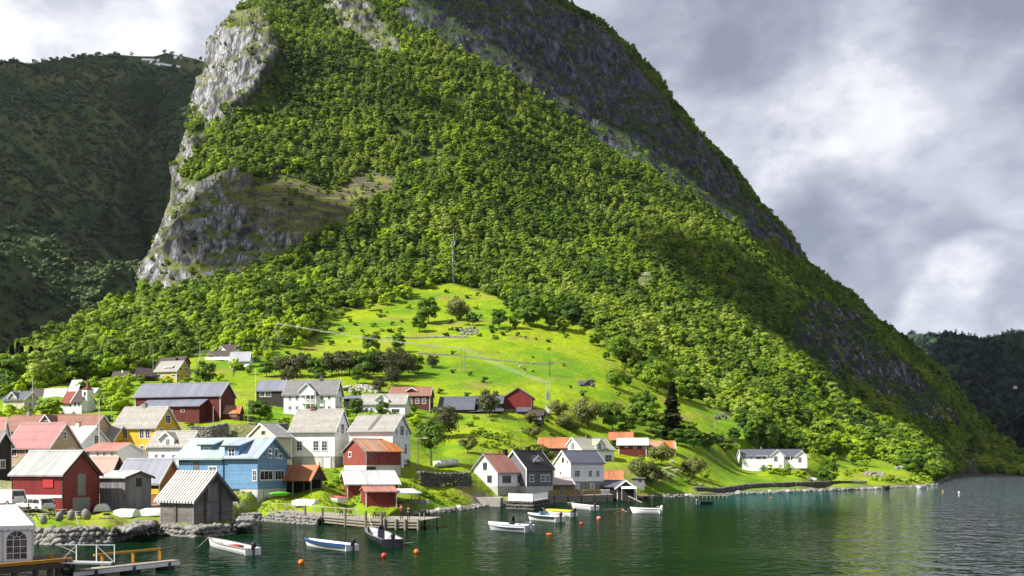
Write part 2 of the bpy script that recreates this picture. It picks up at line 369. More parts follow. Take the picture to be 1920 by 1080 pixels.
CTRL = [(20,945,104),(66,957,100),(-40,940,106),(118,962,106),(180,966,105),(60,985,93),(110,975,94),(110,993,83.5),(200,992,85),(234,957,113),(300,957,113),(300,975,101),(363,984,93.5),(420,984,94),(270,985,95),(60,995,84),
 (450,960,118),(483,943,132),(538,940,134),(600,960,118),(700,955,122),(651,937,139),(686,953,124),(744,953,124),(560,925,140),(620,878,160),(540,880,160),(740,883,158),(700,886,151),(800,940,142),(850,945,150),(870,925,160),(830,915,158),
 (20,898,142),(93,898,140),(150,872,160),(250,868,165),(300,862,175),(340,866,165),(400,880,155),(500,868,165),(480,830,190),(400,825,195),
 (330,787,220),(420,788,218),(590,777,243),(720,780,240),(770,765,262),(880,781,258),(972,782,262),(850,800,240),(830,850,200),(810,878,172),(860,880,172),(880,905,166),(933,930,170),(985,928,174),(1035,926,180),(1070,924,187),(1132,922,189),(1020,880,205),(960,845,215),(1100,871,232),(1040,842,245),(1190,860,248),(1270,850,262),(1195,909,212),(1240,900,220),(1300,905,235),(1320,925,222),(1450,879,310),(1390,880,308),(1500,879,312),(1430,866,338),(1480,866,340),(1400,868,330),(1400,905,265),(1470,900,288),(1552,906,312),(1600,890,345),(1650,890,352),(1740,903,355),(1700,880,380),
 (400,975,97),(420,971,100),(436,981,98),(380,974,97),(434,991,95.5),(330,974,97),(400,992,93.5),(440,966,117),(440,950,119),(455,935,127),(470,930,130),(436,960,114),(425,965,100),(720,938,131),(690,937,130),(755,932,135),(690,915,144),(740,910,147),(725,897,151),(660,915,146),(800,925,150),(770,945,132),(600,930,132),(520,950,126),(430,940,122),(400,930,126),(350,930,124),
 (20,770,240),(140,770,235),(220,800,210),(40,820,205),(120,820,205),(245,716,292),(325,713,300),(430,690,330),(200,745,258),(100,735,265),
 (600,690,330),(700,668,358),(870,692,335),(1000,700,335),(870,630,408),(1000,640,402),(620,610,435),(760,545,515),(850,535,525),(940,560,505),(1100,640,425),(1160,675,400),(1150,740,325),(1060,780,278),(1250,790,315),(1380,800,345),(1260,835,278),(1420,850,318),(1330,860,282),(500,690,328),
 (-60,740,300),(0,705,345),(100,645,430),(200,580,520),(262,556,560),(150,690,350),(400,560,485),(500,500,545),(650,480,572),(330,640,395),(60,720,300),(470,630,385),
 (280,500,585),(300,430,605),(340,500,560),(400,500,545),(400,380,600),(550,470,565),(550,410,588),(680,430,592),(700,350,650),(620,360,640),
 (335,310,680),(347,260,715),(450,300,640),(600,300,668),(370,190,760),(450,190,690),(500,200,700),(400,80,830),(430,60,770),(480,5,860),(500,100,735),(600,150,742),(600,20,850),(560,-40,940),(700,-80,1000),(750,100,790),(750,0,890),(900,200,765),(900,0,950),(860,-70,1040),(800,300,685),(800,400,612),(1000,100,935),(1000,300,752),(1000,450,628),(1045,5,1080),(1150,55,1150),(1150,200,950),(1150,350,775),(1150,500,628),(1240,155,1150),(1300,400,790),(1300,550,630),(1300,650,510),(1355,295,1090),(1400,355,1080),(1400,450,830),(1400,600,610),(1400,720,460),(1500,485,1050),(1500,580,780),(1500,700,540),(1510,800,410),(1600,560,1000),(1600,650,800),(1600,760,575),(1600,830,440),(1700,645,950),(1700,730,790),(1700,800,610),(1700,860,440),(1800,740,920),(1800,820,790),(1800,870,730),(1900,845,880),(1900,880,760),(1990,880,830)]
def shore(px): return np.interp(px, [p[0] for p in SHORE], [p[1] for p in SHORE])
def skyl(px): return np.interp(px, [p[0] for p in SKY], [p[1] for p in SKY])
def wy(py): return CZ*F/(py-HY)
class TPS:
    def __init__(s, pts):
        A = np.array(pts, float); s.x = A[:, :2]/1000; d = 1000/A[:, 2]; n = len(A)
        r2 = ((s.x[:, None]-s.x[None])**2).sum(-1); K = .5*r2*np.log(r2+1e-12)+np.eye(n)*2e-5
        P = np.c_[np.ones(n), s.x]; M = np.zeros((n+3, n+3)); M[:n, :n] = K; M[:n, n:] = P; M[n:, :n] = P.T
        s.w = np.linalg.solve(M, np.r_[d, 0, 0, 0])
    def __call__(s, px, py):
        sh = px.shape; X = np.stack([px.ravel(), py.ravel()], 1)/1000; o = np.empty(len(X)); n = len(s.x)
        for i in range(0, len(X), 20000):
            q = X[i:i+20000]; r2 = ((q[:, None]-s.x[None])**2).sum(-1)
            o[i:i+20000] = (.5*r2*np.log(r2+1e-12))@s.w[:n]+s.w[n]+q@s.w[n+1:]
        return (1000/np.maximum(o, .7)).reshape(sh)
spts = [(px, float(shore(px)), float(wy(shore(px)))) for px in (-60,20,110,200,245,300,363,430,445,500,560,640,720,785,860,918,970,1027,1090,1150,1230,1300,1372,1440,1495,1580,1655,1717,1752,1790,1850,1920,1990)]
tps = TPS(CTRL+spts)
CP = np.concatenate([np.arange(-80, 255, 4), np.arange(255, 490, 1.5), np.arange(490, 2000, 3.)])
TR = np.r_[np.linspace(0, .3, 150)[:-1], np.linspace(.3, 1, 230)]
PX, T = np.meshgrid(CP, TR)
YB = shore(CP)[None]; YT = skyl(CP)[None]
PY = YB+(YT-YB)*T
DY = tps(PX, PY)
DY[0] = wy(PY[0])
Z = CZ+(HY-PY)/F*DY
low = Z < .12; low[0] = False
DY = np.where(low & (PY > HY+3), (CZ-.12)*F/np.maximum(PY-HY, 3), DY)
DY = np.maximum.accumulate(DY, axis=0)
G = np.stack([(PX-HX)/F*DY, DY, CZ+(HY-PY)/F*DY], -1)
# what grows or shows where
ROCK = [[(400,50),(440,20),(500,25),(520,90),(505,130),(470,170),(450,200),(430,215),(395,230),(350,215),(360,170),(384,110)],
 [(335,250),(385,250),(360,300),(330,360),(318,340)],
 [(320,340),(380,345),(450,320),(480,330),(470,380),(560,395),(600,410),(680,385),(705,395),(640,440),(560,470),(520,500),(430,530),(380,545),(262,556),(268,490),(290,420)],
 [(600,-10),(690,10),(740,60),(750,110),(700,100),(660,60),(610,40)],
 [(1165,530),(1190,523),(1235,535),(1225,547),(1185,540)], [(1790,855),(1840,870),(1830,893),(1790,893)], [(185,585),(205,560),(215,565),(190,592),(160,600)]]
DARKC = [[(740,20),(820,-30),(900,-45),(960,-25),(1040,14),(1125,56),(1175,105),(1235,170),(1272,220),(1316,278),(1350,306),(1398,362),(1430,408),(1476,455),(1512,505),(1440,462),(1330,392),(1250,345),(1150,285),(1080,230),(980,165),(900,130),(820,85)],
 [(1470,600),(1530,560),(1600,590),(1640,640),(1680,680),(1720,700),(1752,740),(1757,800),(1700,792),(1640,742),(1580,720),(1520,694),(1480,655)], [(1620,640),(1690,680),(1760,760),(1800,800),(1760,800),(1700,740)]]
BARE = [[(640,345),(690,315),(745,330),(740,380),(690,395),(620,405),(600,395)], [(430,335),(520,330),(600,350),(650,365),(705,395),(640,440),(560,470),(500,440),(440,400)]]
MEADOW = [(440,700),(530,655),(590,640),(600,612),(640,585),(700,570),(770,545),(850,528),(930,553),(965,585),(1060,608),(1100,625),(1135,655),(1190,695),(1230,722),(1300,742),(1345,757),(1392,790),(1402,832),(1420,845),(1540,852),(1590,845),(1680,870),(1757,900),(1757,1100),(-200,1100),(-200,765),(0,752),(110,725),(200,708),(290,690),(380,668),(440,680)]
def masks(px, py, P):
    w = fbm(P, 26, 3, 50)*14; w2 = fbm(P, 26, 3, 60)*14
    rock = np.zeros(px.shape)
    for pl in ROCK: rock = np.maximum(rock, pip(px+w, py+w2, pl)*1.)
    dc = np.zeros(px.shape)
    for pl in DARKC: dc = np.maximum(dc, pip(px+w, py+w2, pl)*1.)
    bare = np.maximum(pip(px+w*.5, py+w2*.5, BARE[0]), pip(px+w, py+w2, BARE[1]))*1.
    mead = pip(px+w*.25, py+w2*.25, MEADOW)*1.
    return rock, dc, bare, mead
rk, dk, br, md = masks(PX, PY, G)
def blur(a, n=2):
    for _ in range(n):
        p = np.pad(a, 1, mode='edge'); a = (p[1:-1, 1:-1]*2+p[:-2, 1:-1]+p[2:, 1:-1]+p[1:-1, :-2]+p[1:-1, 2:])/6
    return a
rkb, dkb, mdb, brb = blur(rk, 6), blur(dk, 6), blur(md, 2), blur(br, 2)
def grid_normals(G):
    du = np.gradient(G, axis=1); dv = np.gradient(G, axis=0)
    n = np.cross(du, dv); return n/np.maximum(np.linalg.norm(n, axis=-1, keepdims=True), 1e-9)
NG = grid_normals(G)
crag = np.maximum(rkb, dkb*.9)
Gs = G*np.array([1, 1, .28])
amp = np.clip((DY-300)/150, 0, 1)
disp = crag*((fbm(Gs, 60, 3, 3, True)-.25)*9+(fbm(Gs, 20, 5, 9, True)-.2)*6.5+fbm(G, 6, 3, 14, True)*1.8)+(1-crag)*(1-mdb)*amp*(fbm(G, 90, 4, 20)*9)+mdb*(fbm(G, 45, 3, 30)*2.2*np.clip((DY-240)/120, 0, 1)+fbm(G, 9, 3, 31)*.25)
# terraces of the hay meadow
ter = np.zeros_like(disp)
edge = np.clip(T/.02, 0, 1)*np.clip((1-T)/.03, .25, 1)
G = G+NG*(disp*edge)[..., None]
def gsample(px, py):
    px = np.asarray(px, float); py = np.asarray(py, float)
    c = np.interp(px, CP, np.arange(len(CP))); b = shore(px); t = np.clip((b-py)/(b-skyl(px)), 0, 1)
    r = np.interp(t, TR, np.arange(len(TR)))
    c0 = np.clip(np.floor(c).astype(int), 0, len(CP)-2); r0 = np.clip(np.floor(r).astype(int), 0, len(TR)-2)
    fc = (c-c0)[..., None]; fr = (r-r0)[..., None]
    return (G[r0, c0]*(1-fc)+G[r0, c0+1]*fc)*(1-fr)+(G[r0+1, c0]*(1-fc)+G[r0+1, c0+1]*fc)*fr
def ground(px, py): return Vector(gsample(px, py))
def at(px, py, Y): return Vector(((px-HX)/F*Y, Y, CZ+(HY-py)/F*Y))
def on_water(px, py): Y = wy(py); return Vector(((px-HX)/F*Y, Y, 0))
# height under a plan position, searched along its bearing
def zground(x, y):
    px = HX+F*x/y; b = float(shore(px)); t = np.linspace(0, 1, 400); pys = b+(float(skyl(px))-b)*t
    p = gsample(np.full(400, px), pys); i = int(np.argmax(p[:, 1] >= y))
    if p[-1, 1] < y: return float(p[-1, 2])
    if i == 0: return float(p[0, 2])
    k = (y-p[i-1, 1])/max(p[i, 1]-p[i-1, 1], 1e-6); return float(p[i-1, 2]+(p[i, 2]-p[i-1, 2])*k)

def grid_faces(nr, nc):
    i = np.arange(nr*nc).reshape(nr, nc)
    return np.stack([i[:-1, :-1], i[:-1, 1:], i[1:, 1:], i[1:, :-1]], -1).reshape(-1, 4)
def add_attr(me, name, a):
    at_ = me.attributes.new(name, 'FLOAT', 'POINT'); at_.data.foreach_set('value', np.asarray(a, np.float32).ravel())
def build_land():
    back = []; top = G[-1]
    for i in range(1, 11):
        k = i/10; y = top[:, 1]*(1+.45*k); q = np.stack([top[:, 0]*(1+.45*k), y, top[:, 2]*(1+.06*math.sin(k*3.1))-np.maximum(top[:, 2]+20, 5)*k**1.3], -1); back.append(q)
    fr = []
    for i in range(6, 0, -1):
        q = G[0].copy(); q[:, 1] -= i*1.1; q[:, 0] *= q[:, 1]/G[0][:, 1]; q[:, 2] = -.45*i; fr.append(q)
    A = np.concatenate([np.array(fr), G, np.array(back)], 0); nr, nc = A.shape[:2]
    me = mesh_np('hillside', A.reshape(-1, 3), grid_faces(nr, nc), 'land', True)
    def full(a, v0, v1): return np.concatenate([np.full((6, nc), v0), a, np.repeat(a[-1:], 10, 0) if v1 is None else np.full((10, nc), v1)], 0)
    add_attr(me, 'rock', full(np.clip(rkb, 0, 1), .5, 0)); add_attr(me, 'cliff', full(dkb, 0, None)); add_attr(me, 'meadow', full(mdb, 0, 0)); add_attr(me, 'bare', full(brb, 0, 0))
    near = np.clip(1.4-np.abs(PY-YB)/np.where(PX < 445, 20, 7), 0, 1); add_attr(me, 'shore', full(near, 1, 0))
    yd = np.clip((500-PX)/60, 0, 1)*np.clip((PY-795)/25, 0, 1)*np.clip((960-PY)/12, 0, 1); yd = np.maximum(yd, np.clip((PX-880)/10, 0, 1)*np.clip((1160-PX)/20, 0, 1)*np.clip((PY-920)/8, 0, 1)); add_attr(me, 'yard', full(yd, 0, 0))
    return tag(link('hillside', me), kind='structure')
def land_mat():
    m, nt, b = newmat('land'); L = nt.links
    g = N(nt, 'ShaderNodeNewGeometry'); P = g.outputs['Position']
    def A(n): a = N(nt, 'ShaderNodeAttribute', attribute_name=n); return a.outputs['Fac']
    n1 = noise(nt, P, .022, 4, .6); n2 = noise(nt, P, .14, 4, .6); n3 = noise(nt, P, 1.3, 3, .6)
    grass = mixc(nt, ramp(nt, n1, .38, .62), (.095, .205, .003), (.225, .30, .003))
    grass = mixc(nt, math_(nt, 'MULTIPLY', ramp(nt, n2, .5, .72), .55), grass, (.27, .23, .02))
    grass = mixc(nt, math_(nt, 'MULTIPLY', ramp(nt, n2, .45, .25), .6), grass, (.055, .135, .003))
    grass = mixc(nt, math_(nt, 'MULTIPLY', ramp(nt, n3, .35, .65), .35), grass, (.045, .095, .002))
    fl = mixc(nt, ramp(nt, n2, .35, .65), (.022, .045, .010), (.06, .09, .014))
    sv = vscale(nt, P, (1, 1, .3))
    r1 = noise(nt, sv, .10, 6, .68, .6); r2 = noise(nt, vscale(nt, P, (1, 1, .12)), .22, 4, .6)
    rock = mixc(nt, ramp(nt, r1, .40, .62), (.045, .045, .048), (.37, .375, .395))
    rock = mixc(nt, math_(nt, 'MULTIPLY', ramp(nt, r2, .5, .68), .6), rock, (.14, .12, .095))
    vor = N(nt, 'ShaderNodeTexVoronoi', feature='DISTANCE_TO_EDGE'); L.new(vscale(nt, P, (1, 1, .5)), vor.inputs['Vector']); vor.inputs['Scale'].default_value = .16
    rock = mixc(nt, math_(nt, 'MULTIPLY', ramp(nt, vor.outputs['Distance'], .12, .0), .5), rock, (.02, .02, .022))
    r5 = noise(nt, vscale(nt, P, (1, 1, .16)), .55, 5, .7, .8); rock = mixc(nt, math_(nt, 'MULTIPLY', ramp(nt, r5, .52, .60), .85), rock, (.025, .025, .03))
    nz = N(nt, 'ShaderNodeSeparateXYZ'); L.new(g.outputs['Normal'], nz.inputs[0])
    moss = math_(nt, 'MULTIPLY', ramp(nt, nz.outputs['Z'], .38, .66), ramp(nt, n2, .35, .55))
    rockm = mixc(nt, moss, rock, (.11, .13, .025))
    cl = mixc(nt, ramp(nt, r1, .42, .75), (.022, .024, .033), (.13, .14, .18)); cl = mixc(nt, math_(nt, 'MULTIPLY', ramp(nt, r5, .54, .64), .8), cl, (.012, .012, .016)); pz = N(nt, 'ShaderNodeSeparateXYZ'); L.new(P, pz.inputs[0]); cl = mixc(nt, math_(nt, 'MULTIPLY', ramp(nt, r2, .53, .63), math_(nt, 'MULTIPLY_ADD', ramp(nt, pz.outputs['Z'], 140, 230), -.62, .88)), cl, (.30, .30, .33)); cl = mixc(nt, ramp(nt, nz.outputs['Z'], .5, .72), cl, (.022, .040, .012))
    n4 = noise(nt, vscale(nt, P, (.35, .35, 1.6)), .11, 4, .6)
    grass = mixc(nt, math_(nt, 'MULTIPLY', ramp(nt, n4, .54, .68), .75), grass, (.19, .15, .045))
    grass = mixc(nt, math_(nt, 'MULTIPLY', A('yard'), ramp(nt, n2, .36, .52)), grass, mixc(nt, ramp(nt, n3, .3, .7), (.16, .14, .11), (.30, .27, .22)))
    c = mixc(nt, A('meadow'), fl, grass)
    led = noise(nt, vscale(nt, P, (.3, .3, 1.6)), .16, 4, .65)
    bare = mixc(nt, ramp(nt, led, .44, .58), (.07, .058, .042), (.15, .165, .025)); bare = mixc(nt, math_(nt, 'MULTIPLY', ramp(nt, r5, .5, .62), .8), bare, (.06, .052, .045))
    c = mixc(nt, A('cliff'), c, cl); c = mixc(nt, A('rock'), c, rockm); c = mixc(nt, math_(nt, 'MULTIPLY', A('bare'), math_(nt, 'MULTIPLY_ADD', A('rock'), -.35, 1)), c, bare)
    c = mixc(nt, math_(nt, 'MULTIPLY', A('shore'), ramp(nt, n3, .2, .5)), c, (.10, .095, .08))
    L.new(c, b.inputs['Base Color']); b.inputs['Roughness'].default_value = .9; b.inputs['Specular IOR Level'].default_value = .15
    bp = N(nt, 'ShaderNodeBump'); bp.inputs['Strength'].default_value = .8; bp.inputs['Distance'].default_value = 1.0
    hh = math_(nt, 'ADD', math_(nt, 'ADD', math_(nt, 'MULTIPLY', n3, .35), math_(nt, 'MULTIPLY', math_(nt, 'MULTIPLY', n2, 2.2), A('meadow'))), math_(nt, 'MULTIPLY', r1, math_(nt, 'MULTIPLY', math_(nt, 'MAXIMUM', A('rock'), A('cliff')), 5.0)))
    L.new(hh, bp.inputs['Height']); L.new(bp.outputs[0], b.inputs['Normal'])
land_mat(); build_land()

# far mountains: left across the valley (in cloud shadow, with snow), right up the fjord
def far_mat():
    m, nt, b = newmat('far_land'); L = nt.links
    g = N(nt, 'ShaderNodeNewGeometry'); P = g.outputs['Position']
    sxx = N(nt, 'ShaderNodeSeparateXYZ'); L.new(P, sxx.inputs[0]); N_X = sxx.outputs['X']
    n1 = noise(nt, P, .006, 5, .62); n2 = noise(nt, vscale(nt, P, (1, 1, .35)), .02, 6, .65); n3 = noise(nt, P, .0022, 3, .5)
    c = mixc(nt, ramp(nt, n1, .35, .65), (.03, .058, .022), mixc(nt, ramp(nt, N_X, 300, 700), (.10, .125, .045), (.02, .034, .034)))  # right-hand mountain's ground takes the same haze-blue tint as its trees
    c = mixc(nt, math_(nt, 'MULTIPLY', ramp(nt, n2, .58, .72), .7), c, (.10, .09, .085))
    s = N(nt, 'ShaderNodeAttribute', attribute_name='snow').outputs['Fac']
    c = mixc(nt, s, c, (.85, .87, .9))
    L.new(c, b.inputs['Base Color']); b.inputs['Roughness'].default_value = .95; b.inputs['Specular IOR Level'].default_value = .1
    bp = N(nt, 'ShaderNodeBump'); bp.inputs['Strength'].default_value = .7; bp.inputs['Distance'].default_value = 9
    L.new(n2, bp.inputs['Height']); L.new(bp.outputs[0], b.inputs['Normal'])
far_mat()
def far_mountain(name, px0, px1, sky, ybase, Ynear, Yfar, ctr, seed, snow=None, n=420, m=230):
    cp = np.linspace(px0, px1, n); yt = np.interp(cp, [p[0] for p in sky], [p[1] for p in sky]); yb = np.interp(cp, [p[0] for p in ybase], [p[1] for p in ybase])
    t = np.linspace(0, 1, m)[:, None]; py = yb[None]+(yt-yb)[None]*t; px = np.repeat(cp[None], m, 0)
    Y = 1/(1/Ynear+(1/Yfar-1/Ynear)*t**.8)+ctr(px, t)
    P = np.stack([(px-HX)/F*Y, Y, CZ+(HY-py)/F*Y], -1)
    nn = grid_normals(P)
    d = fbm(P*np.array([1, 1, .4]), 330, 5, seed, True)*135+fbm(P, 70, 3, seed+9)*16
    P = P+nn*(d*np.clip((1-t)/.12, .12, 1))[..., None]
    sn = np.zeros(px.shape)
    if snow:
        for pl in snow: sn = np.maximum(sn, pip(px+fbm(P, 60, 3, 5)*3, py+fbm(P, 40, 3, 6)*1.5, pl)*1.)
    top = P[-1]; back = [np.stack([top[:, 0]*(1+.3*k), top[:, 1]*(1+.3*k), top[:, 2]*(1-.6*k)], -1) for k in (.15, .5, 1)]
    A = np.concatenate([P, np.array(back)], 0)
    me = mesh_np(name, A.reshape(-1, 3), grid_faces(*A.shape[:2]), 'far_land', True)
    add_attr(me, 'snow', np.concatenate([sn, np.zeros((3, n))], 0))
    o = tag(link(name, me), kind='structure')
    return P, py, px, sn
LSKY = [(-200,235),(-60,172),(0,152),(30,140),(60,130),(90,118),(130,110),(180,107),(240,108),(290,107),(312,101),(330,104),(380,113),(480,140)]
RSKY = [(1600,720),(1690,672),(1740,648),(1770,640),(1800,641),(1840,652),(1870,660),(1900,664),(1960,680),(2050,690)]
def lc(px, t): return 260*np.sin((px-60)/130.)*(t*(1-t))*4-700*np.clip((px-250)/230, 0, 1)**1.0*0-300*np.exp(-((px-300)/60)**2)*(t*(1-t))*-4
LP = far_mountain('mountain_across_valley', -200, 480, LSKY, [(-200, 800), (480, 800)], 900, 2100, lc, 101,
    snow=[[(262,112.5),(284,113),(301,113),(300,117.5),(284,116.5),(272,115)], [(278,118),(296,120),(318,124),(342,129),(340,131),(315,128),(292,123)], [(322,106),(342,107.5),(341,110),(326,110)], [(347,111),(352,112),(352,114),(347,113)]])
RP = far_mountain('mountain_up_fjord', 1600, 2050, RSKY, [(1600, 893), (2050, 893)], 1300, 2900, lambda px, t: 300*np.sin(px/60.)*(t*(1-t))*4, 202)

# water
def water_mat():
    m, nt, b = newmat('water'); L = nt.links
    P = N(nt, 'ShaderNodeNewGeometry').outputs['Position']
    sx = N(nt, 'ShaderNodeSeparateXYZ'); L.new(P, sx.inputs[0])
    big = noise(nt, vscale(nt, P, (1, .55, 1)), .022, 4, .6, .8)
    east = ramp(nt, math_(nt, 'SUBTRACT', sx.outputs['X'], math_(nt, 'MULTIPLY', sx.outputs['Y'], .38)), -16, 8)     # the open fjord, ruffled by wind
    ruff = math_(nt, 'MULTIPLY', ramp(nt, math_(nt, 'ADD', big, math_(nt, 'MULTIPLY', east, .34)), .48, .72), east)
    c = mixc(nt, ramp(nt, big, .35, .6), (.002, .013, .005), (.0035, .018, .007))
    teal = math_(nt, 'MULTIPLY', ramp(nt, sx.outputs['Y'], 120, 200), ramp(nt, math_(nt, 'SUBTRACT', sx.outputs['X'], math_(nt, 'MULTIPLY', sx.outputs['Y'], .2)), -6, 14))
    c = mixc(nt, teal, c, (.003, .045, .046))
    w1 = noise(nt, vscale(nt, P, (.75, .8, 1)), .95, 2, .5, .5); w2 = noise(nt, vscale(nt, P, (.7, .8, 1)), .26, 2, .5, .4); w3 = noise(nt, vscale(nt, P, (.8, 1, 1)), 4.5, 2, .5)
    h = math_(nt, 'ADD', math_(nt, 'MULTIPLY', w1, .6), math_(nt, 'MULTIPLY', w2, .8)); h = math_(nt, 'ADD', h, math_(nt, 'MULTIPLY', w3, .03))
    h = math_(nt, 'MULTIPLY', h, math_(nt, 'MULTIPLY_ADD', ruff, 2.6, .9))
    bp = N(nt, 'ShaderNodeBump'); bp.inputs['Strength'].default_value = 1; bp.inputs['Distance'].default_value = .16
    L.new(h, bp.inputs['Height'])
    df = N(nt, 'ShaderNodeBsdfDiffuse'); L.new(c, df.inputs[0]); gl_ = N(nt, 'ShaderNodeBsdfGlossy'); gl_.inputs['Roughness'].default_value = .04; fr = N(nt, 'ShaderNodeFresnel'); fr.inputs['IOR'].default_value = 1.33
    L.new(bp.outputs[0], df.inputs['Normal']); L.new(bp.outputs[0], gl_.inputs['Normal']); L.new(bp.outputs[0], fr.inputs['Normal'])
    mx = N(nt, 'ShaderNodeMixShader'); L.new(math_(nt, 'MULTIPLY', fr.outputs[0], math_(nt, 'MULTIPLY_ADD', ruff, 1.3, .34), clamp=True), mx.inputs[0])
    L.new(df.outputs[0], mx.inputs[1]); L.new(gl_.outputs[0], mx.inputs[2]); out = [n for n in nt.nodes if n.type == 'OUTPUT_MATERIAL'][0]; L.new(mx.outputs[0], out.inputs[0]); nt.nodes.remove(b)
water_mat()
w = MB(); w.add([(-4000, -60, 0), (6000, -60, 0), (6000, 9000, 0), (-4000, 9000, 0)], [(0, 1, 2, 3)])
tag(w.build('water', 'water'), kind='structure')
w = MB(); w.add([(-4000, -60, -4), (6000, -60, -4), (6000, 9000, -4), (-4000, 9000, -4)], [(0, 1, 2, 3)])
tag(w.build('seabed_ground', 'dark_stone'), kind='structure')

# cloud deck added out of view, outlined to shade far mountains, cliffs and slopes
def build_shade_clouds():
    m, nt, b = newmat('cloud_vapour'); L = nt.links
    out = [n for n in nt.nodes if n.type == 'OUTPUT_MATERIAL'][0]
    tr = N(nt, 'ShaderNodeBsdfTranslucent'); tr.inputs[0].default_value = (.95, .95, .96, 1)
    df = N(nt, 'ShaderNodeBsdfDiffuse'); df.inputs[0].default_value = (.9, .9, .92, 1)
    mx = N(nt, 'ShaderNodeMixShader'); mx.inputs[0].default_value = .25; L.new(tr.outputs[0], mx.inputs[1]); L.new(df.outputs[0], mx.inputs[2]); L.new(mx.outputs[0], out.inputs[0])
    ZC = 1400
    def proj(px, py, Y):                          # where the sun ray through a shaded place meets the cloud deck
        p = at(px, py, Y); t = (ZC-p.z)/SDIR.z; return (p.x+SDIR.x*t, p.y+SDIR.y*t)
    decks = [[proj(*p) for p in SHADED_LEFT], [proj(*p) for p in SHADED_RIGHT]]
    gx, gy = np.meshgrid(np.arange(-4600, 2200, 22.), np.arange(-300, 2900, 22.))
    Q = np.stack([gx, gy, np.zeros_like(gx)], -1); wx = fbm(Q, 160, 4, 70)*30; wy_ = fbm(Q, 160, 4, 80)*30
    inside = pip(gx+wx, gy+wy_, decks[0]) | pip(gx+wx, gy+wy_, decks[1])
    for pl in SHADED_SMALL: inside |= pip(gx+wx*.5, gy+wy_*.5, [proj(x, y, float(gsample(x, y)[1])) for x, y in pl])
    soft = blur(inside*1., 6); th = np.maximum(soft-.35, 0)*150
    top = np.stack([gx, gy, ZC+th*(1+fbm(Q, 130, 4, 90)*.7)+.5], -1); bot = np.stack([gx, gy, ZC-th*.3*(1+fbm(Q, 90, 3, 95))-.5], -1)
    keep = soft > .38; nr, nc = gx.shape
    f = grid_faces(nr, nc); kf = keep.ravel()[f].all(1); f = f[kf]
    V = np.concatenate([top.reshape(-1, 3), bot.reshape(-1, 3)]); Fc = np.concatenate([f, f[:, ::-1]+nr*nc])
    used, inv = np.unique(Fc, return_inverse=True)
    me = mesh_np('shade_clouds', V[used], inv.reshape(-1, 4), 'cloud_vapour', True)
    tag(link('shade_clouds', me), 'unseen cloud deck added on the sunny side to shade the mountains', 'shade_clouds', kind='stuff')
SHADED_LEFT = [(-700,700,900),(-150,760,900),(30,690,1000),(150,600,1150),(240,520,1250),(330,330,1500),(400,110,2050),(330,80,2350),(-700,200,2350)]
SHADED_SMALL = [[(1530,640),(1560,545),(1605,562),(1700,642),(1800,740),(1900,848),(1960,884),(1850,888),(1770,885),(1715,840),(1640,785),(1570,715)], [(345,345),(420,330),(520,350),(600,395),(680,400),(640,450),(540,490),(420,545),(360,520),(330,440)], [(400,235),(470,215),(520,250),(500,300),(430,290)], [(700,170),(800,180),(950,215),(1040,260),(1100,320),(1000,300),(880,250),(760,225)], [(1200,420),(1330,470),(1480,570),(1540,640),(1440,600),(1330,540),(1230,480)], [(60,640),(160,615),(230,600),(300,600),(220,640),(120,680)]]  # small clouds added to shade these slopes and cliffs
SHADED_RIGHT = [(720,-20,920),(860,60,850),(980,140,880),(1090,215,900),(1200,300,900),(1330,390,880),(1430,480,850),(1470,560,800),(1455,640,700),(1530,700,640),(1600,765,610),(1650,830,560),(1690,885,460),(1760,915,500),(1900,925,600),(2200,930,800),(2400,930,2000),(2300,580,3050),(1500,560,3050),(1330,50,2300),(900,-200,1100)]
build_shade_clouds()

def build_haze():
    m = bpy.data.materials.new('valley_air'); m.use_nodes = True; nt = m.node_tree; nt.nodes.clear(); MATS['valley_air'] = m
    out = N(nt, 'ShaderNodeOutputMaterial'); v = N(nt, 'ShaderNodeVolumePrincipled'); v.inputs['Color'].default_value = (.62, .72, .90, 1); v.inputs['Density'].default_value = .000015; v.inputs['Anisotropy'].default_value = .3
    nt.links.new(v.outputs[0], out.inputs['Volume'])
    tag(MB().box(-4100, 6100, -80, 9100, -5, 1120).build('haze', 'valley_air'), kind='stuff')
build_haze()
